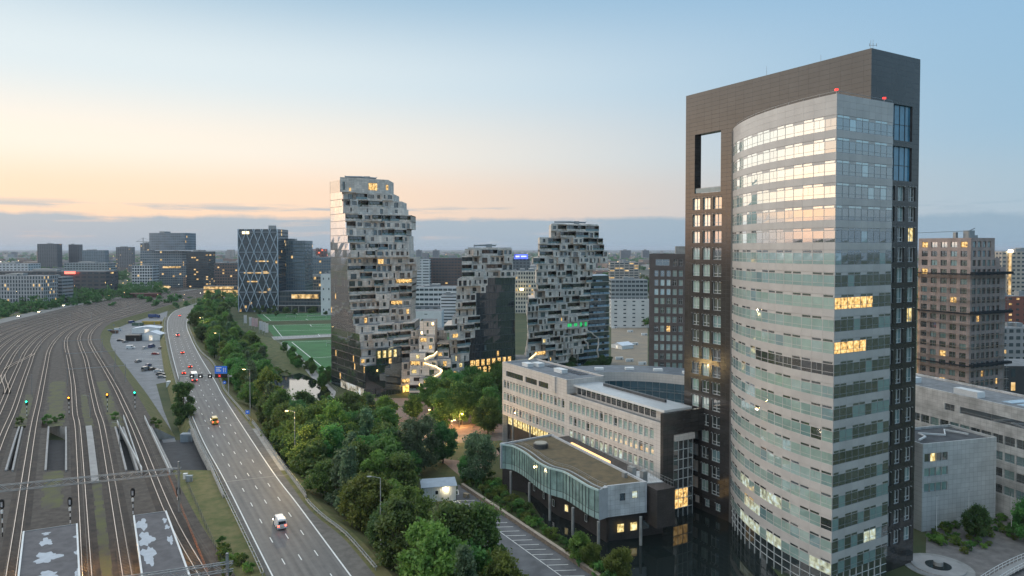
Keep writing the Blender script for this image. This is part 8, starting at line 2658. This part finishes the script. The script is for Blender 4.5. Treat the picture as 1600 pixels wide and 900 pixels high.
pline([WF.p(1.5, 2, 0)[:2], WF.p(5, 3.4, 0)[:2], WF.p(3.4, 6, 0)[:2], WF.p(0, 4.6, 0)[:2], WF.p(1.5, 2, 0)[:2], WF.p(3.4, 6, 0)[:2]])
struct(pl_.build('bay_markings', [M_LINE]))
p = PZ(690, 783, 0)
ht = lthing('white_hut', 'white corrugated hut with blue-grey roof and bright lamp beside the car park', 'hut', (p[0], p[1], 0), None, R(12))
b = MB(); b.box(-5.0, 3.8, 0, 4.5, 0, 4.0); b.build('wall', [M_WHITE], ht)
b = MB()
for x in np.arange(-4.9, 3.7, 0.45): b.box(x, x + 0.1, -0.05, -0.003, 0.05, 3.95)
b.build('corrugation', [mat('hut_rib', (0.60, 0.60, 0.58), 0.5, var=0.05)], ht, kind='stuff')
b = MB(); b.quad((-5.3, -0.4, 3.95), (4.1, -0.4, 3.95), (4.1, 4.9, 4.6), (-5.3, 4.9, 4.6)); b.quad((-5.3, -0.4, 3.83), (4.1, -0.4, 3.83), (4.1, -0.4, 3.95), (-5.3, -0.4, 3.95)); b.quad((4.1, -0.4, 3.83), (4.1, 4.9, 3.83), (4.1, 4.9, 4.6), (4.1, -0.4, 3.95)); b.build('roof', [mat('hut_roof', (0.30, 0.36, 0.42), 0.5, var=0.1)], ht)
b = MB(); b.box(-1.6, -0.9, -0.09, -0.052, 1.9, 2.8); b.build('window', [M_CARG], ht)
b = MB(); b.box(0.9, 1.3, -0.35, -0.06, 2.9, 3.15); b.build('lamp', [mat('hut_lamp', (1, 0.95, 0.8), 0.4, var=0, emit=(1, 0.84, 0.5), estr=60)], ht)
point_light((1.1, -0.9, 2.95), 90, (1.0, 0.80, 0.45), 0.12, ht)
boxthing('bin_box', 'small wooden box beside the hut', 'box', 727, 778, 1.6, 0.8, 1.0, mat('box_wood', (0.35, 0.27, 0.18), 0.8, var=0.1), -40)

# ------------------------------------------------------------------ plaza lamps, banners, goals, fences
def plaza_lamp(label, px_, foot, h, power=220, col=(1.0, 0.55, 0.2)):
    p = PZ(px_, foot, 0); t = thing('plaza_lamp', label, 'street lamp', p, 'lamps round the plaza')
    b = MB(); b.tube([(p[0], p[1], 0), (p[0], p[1], h)], [0.09, 0.05], 6); b.build('pole', [M_GALV], t)
    b = MB(); b.tube([(p[0], p[1], h), (p[0] + 0.9, p[1], h + 0.15)], 0.04, 5); b.build('arm', [M_GALV], t)
    b = MB(); b.box(p[0] + 0.6, p[0] + 1.2, p[1] - 0.15, p[1] + 0.15, h + 0.02, h + 0.14); b.build('lamp_head', [M_LAMPH], t)
    point_light((p[0] + 0.9, p[1], h - 0.3), power, col, 0.2, t)
plaza_lamp('plaza lamp right of the glowing entrance', 667, 668, 6.5, 3000)
plaza_lamp('plaza lamp standing by the side street in the middle', 706, 686, 6.5, 3000)
plaza_lamp('plaza lamp behind the green belt left of the plaza', 612, 682, 6, 3000)
plaza_lamp('plaza lamp among the plane trees before the black glass tower', 718, 668, 5, 2000)
plaza_lamp('path lamp at the corner of the tallest stone tower', 516, 641, 4, 60, (1, 0.85, 0.6))
plaza_lamp('forecourt lamp right of the tower', 1588, 812, 4.5, 160)
plaza_lamp('forecourt lamp by the planting right of the tower', 1460, 818, 3.5, 120)
M_BANN = mat('banner_cloth', (0.62, 0.60, 0.60), 0.7, var=0.05)
for i, (x, y) in enumerate(((381, 509), (389, 513), (393, 514), (398, 515), (405, 520), (410, 522), (414, 524))):
    p = PZ(x, y, 0); t = thing('banner_flag', '%s tall white banner from the left beside the football pitch' % ords[i], 'banner', p, 'white banners by the pitch')
    b = MB(); b.tube([(p[0], p[1], 0), (p[0], p[1], 9.4)], 0.08, 5); b.build('pole', [M_GALV], t)
    b = MB()
    for k in range(5):
        x0, x1 = p[0] + 0.1 + 0.5 * k, p[0] + 0.1 + 0.5 * (k + 1); y0, y1 = p[1] + 0.15 * math.sin(k * 1.3 + i), p[1] + 0.15 * math.sin((k + 1) * 1.3 + i)
        b.quad((x0, y0, 2.2), (x1, y1, 2.2), (x1, y1, 9.2), (x0, y0, 9.2)); b.quad((x1, y1 + 0.03, 2.2), (x0, y0 + 0.03, 2.2), (x0, y0 + 0.03, 9.2), (x1, y1 + 0.03, 9.2))
    b.build('cloth', [M_BANN if i not in (2, 3) else mat('banner_pink', (0.62, 0.42, 0.42), 0.7, var=0.05)], t)
def fence(label, pa, pb, h, z=0.0, step=2.5, m=None):
    a, c = PZ(*pa, z), PZ(*pb, z); t = thing('mesh_fence', label, 'fence', a); b = MB()
    n = max(2, int(math.hypot(c[0] - a[0], c[1] - a[1]) / step))
    for k in range(n + 1):
        s = k / n; x, y = a[0] + (c[0] - a[0]) * s, a[1] + (c[1] - a[1]) * s
        b.tube([(x, y, z - 0.2), (x, y, z + h)], 0.04, 4)
    b.build('posts', [m or M_FRAMED], t, kind='stuff')
    b = MB()
    for q in (0.1, h * 0.5, h): b.tube([(a[0], a[1], z + q), (c[0], c[1], z + q)], 0.03, 4)
    b.build('rails', [m or M_FRAMED], t)
fence('fence along the near side of the middle football pitch', (428, 529), (530, 524), 2.2)
fence('fence between the football pitch and the tow path', (430, 531), (527, 612), 1.6, m=M_GALV)
fence('fence across the far end of the pitches', (414, 506), (530, 502), 2.0)
fence('thin fence along the foot of the rail verge', (290, 752), (350, 890), 1.4, PLZ)
fence('orange-brown safety fence beside the rightmost track', (262, 742), (325, 900), 1.1, PLZ, 1.6, mat('fence_orange', (0.36, 0.15, 0.08), 0.7, var=0.1))
for i, (x, y) in enumerate(((447, 497), (480, 496.5), (510, 541))):
    p = PZ(x, y, 0); t = thing('team_dugout', ['left white dugout shelter on the far pitch', 'right white dugout shelter on the far pitch', 'white goal frame on the nearest pitch'][i], ['dugout', 'dugout', 'goal'][i], p); w = (9, 18, 7)[i]
    b = MB()
    for q in (0, w): b.tube([(p[0] + q, p[1], 0), (p[0] + q, p[1], 2.4)], 0.08, 4)
    b.tube([(p[0], p[1], 2.4), (p[0] + w, p[1], 2.4)], 0.09, 4); b.build('frame', [M_WHITE], t)
    b = MB(); b.quad((p[0], p[1], 2.4), (p[0] + w, p[1], 2.4), (p[0] + w, p[1] + 1.6, 1.6), (p[0], p[1] + 1.6, 1.6)); b.build('cover', [M_WHITE], t)
# concrete blocks on the sand
for i, (x, y) in enumerate(((960, 513), (985, 519), (1007, 524), (968, 562), (984, 565), (1004, 570), (992, 539), (975, 545))):
    p = PZ(x, y, 0); t = boxthing('barrier_block', '%s pale concrete barrier block on the construction sand' % ords[i], 'barrier block', x, y, 4.5, 1.2, 1.4, M_WHITE, 10); t['group'] = 'barrier blocks on the sand'
tent('white and blue site tent on the construction sand', (955, 543), (972, 546), 10, 2.4, 1.6)
# flagpoles and fountain by the right forecourt
for i, (x, f_, tp) in enumerate(((1463, 840, 770), (1513, 828, 772), (1580, 834, 770))):
    p = PZ(x, f_, 0); t = thing('flagpole', ['left', 'middle', 'right'][i] + ' white flagpole on the forecourt right of the tower', 'flagpole', p, 'white flagpoles'); b = MB(); b.tube([(p[0], p[1], 0), (p[0], p[1], 9.5)], [0.09, 0.04], 6); b.build('pole', [M_WHITE], t)
    b = MB(); b.tube([(p[0], p[1], 9.5), (p[0], p[1], 9.7)], 0.09, 6); b.build('finial', [M_METAL], t)
p = PZ(1466, 886, 0); t = thing('round_fountain', 'round stone fountain basin with circular steps at the bottom right', 'fountain', p)
def disc(r, z0, z1, m, nm):
    b = MB(); b.prism([(p[0] + r * math.cos(6.283 * k / 28), p[1] + r * math.sin(6.283 * k / 28)) for k in range(28)], z0, z1); b.build(nm, [m], t)
disc(6.5, 0, 0.15, M_CONC, 'lower_step'); disc(5.0, 0.15, 0.35, M_PAVE, 'upper_step'); disc(2.4, 0.35, 0.45, M_WATER, 'water'); disc(0.9, 0.45, 1.2, M_CONC, 'core')
# curved white footbridge rail at the bottom right corner
t = thing('footbridge', 'curved white footbridge railing at the bottom right corner', 'footbridge', PZ(1580, 905, 0))
ln = spline([PZ(1540, 912, 1.0), PZ(1570, 893, 1.0), PZ(1605, 876, 1.0), PZ(1640, 864, 1.0)], 1.5)
b = MB(); b.strip(ln, 2.2, -0.2); b.build('deck', [M_PAVE], t)
for o_ in (-1.1, 1.1):
    b = MB(); q = offset(ln, o_)
    for hh in (0.5, 1.1): b.tube([(x[0], x[1], 0.8 + hh) for x in q], 0.05, 4)
    for k, x in enumerate(q): b.tube([(x[0], x[1], 0.7), (x[0], x[1], 1.9)], 0.04, 4)
    b.build('railing', [M_WHITE], t)
# curb benches and planters on the plaza
for i, (x, y) in enumerate(((640, 668), (655, 664), (690, 672))):
    t = boxthing('planter_bench', ['left', 'middle', 'right'][i] + ' brown planter bench on the plaza', 'bench', x, y, 4, 1.2, 0.6, mat('bench_wood', (0.22, 0.12, 0.07), 0.8, var=0.1), 10)
# ================================================================== haze: one closed box of thin even air round camera and scene
b = MB(); b.box(-27000, 27000, -450, 30500, -3, 112)
hz_ = b.build('haze', [])
hz_['kind'] = 'stuff'
m = bpy.data.materials.new('haze_air'); m.use_nodes = True
N, L = m.node_tree.nodes, m.node_tree.links
N.remove(N['Principled BSDF'])
pv = N.new('ShaderNodeVolumePrincipled')
pv.inputs['Color'].default_value = (0.80, 0.88, 1.0, 1)
pv.inputs['Density'].default_value = 0.00005
pv.inputs['Anisotropy'].default_value = 0.2
L.new(pv.outputs[0], N['Material Output'].inputs['Volume'])
hz_.data.materials.append(m)
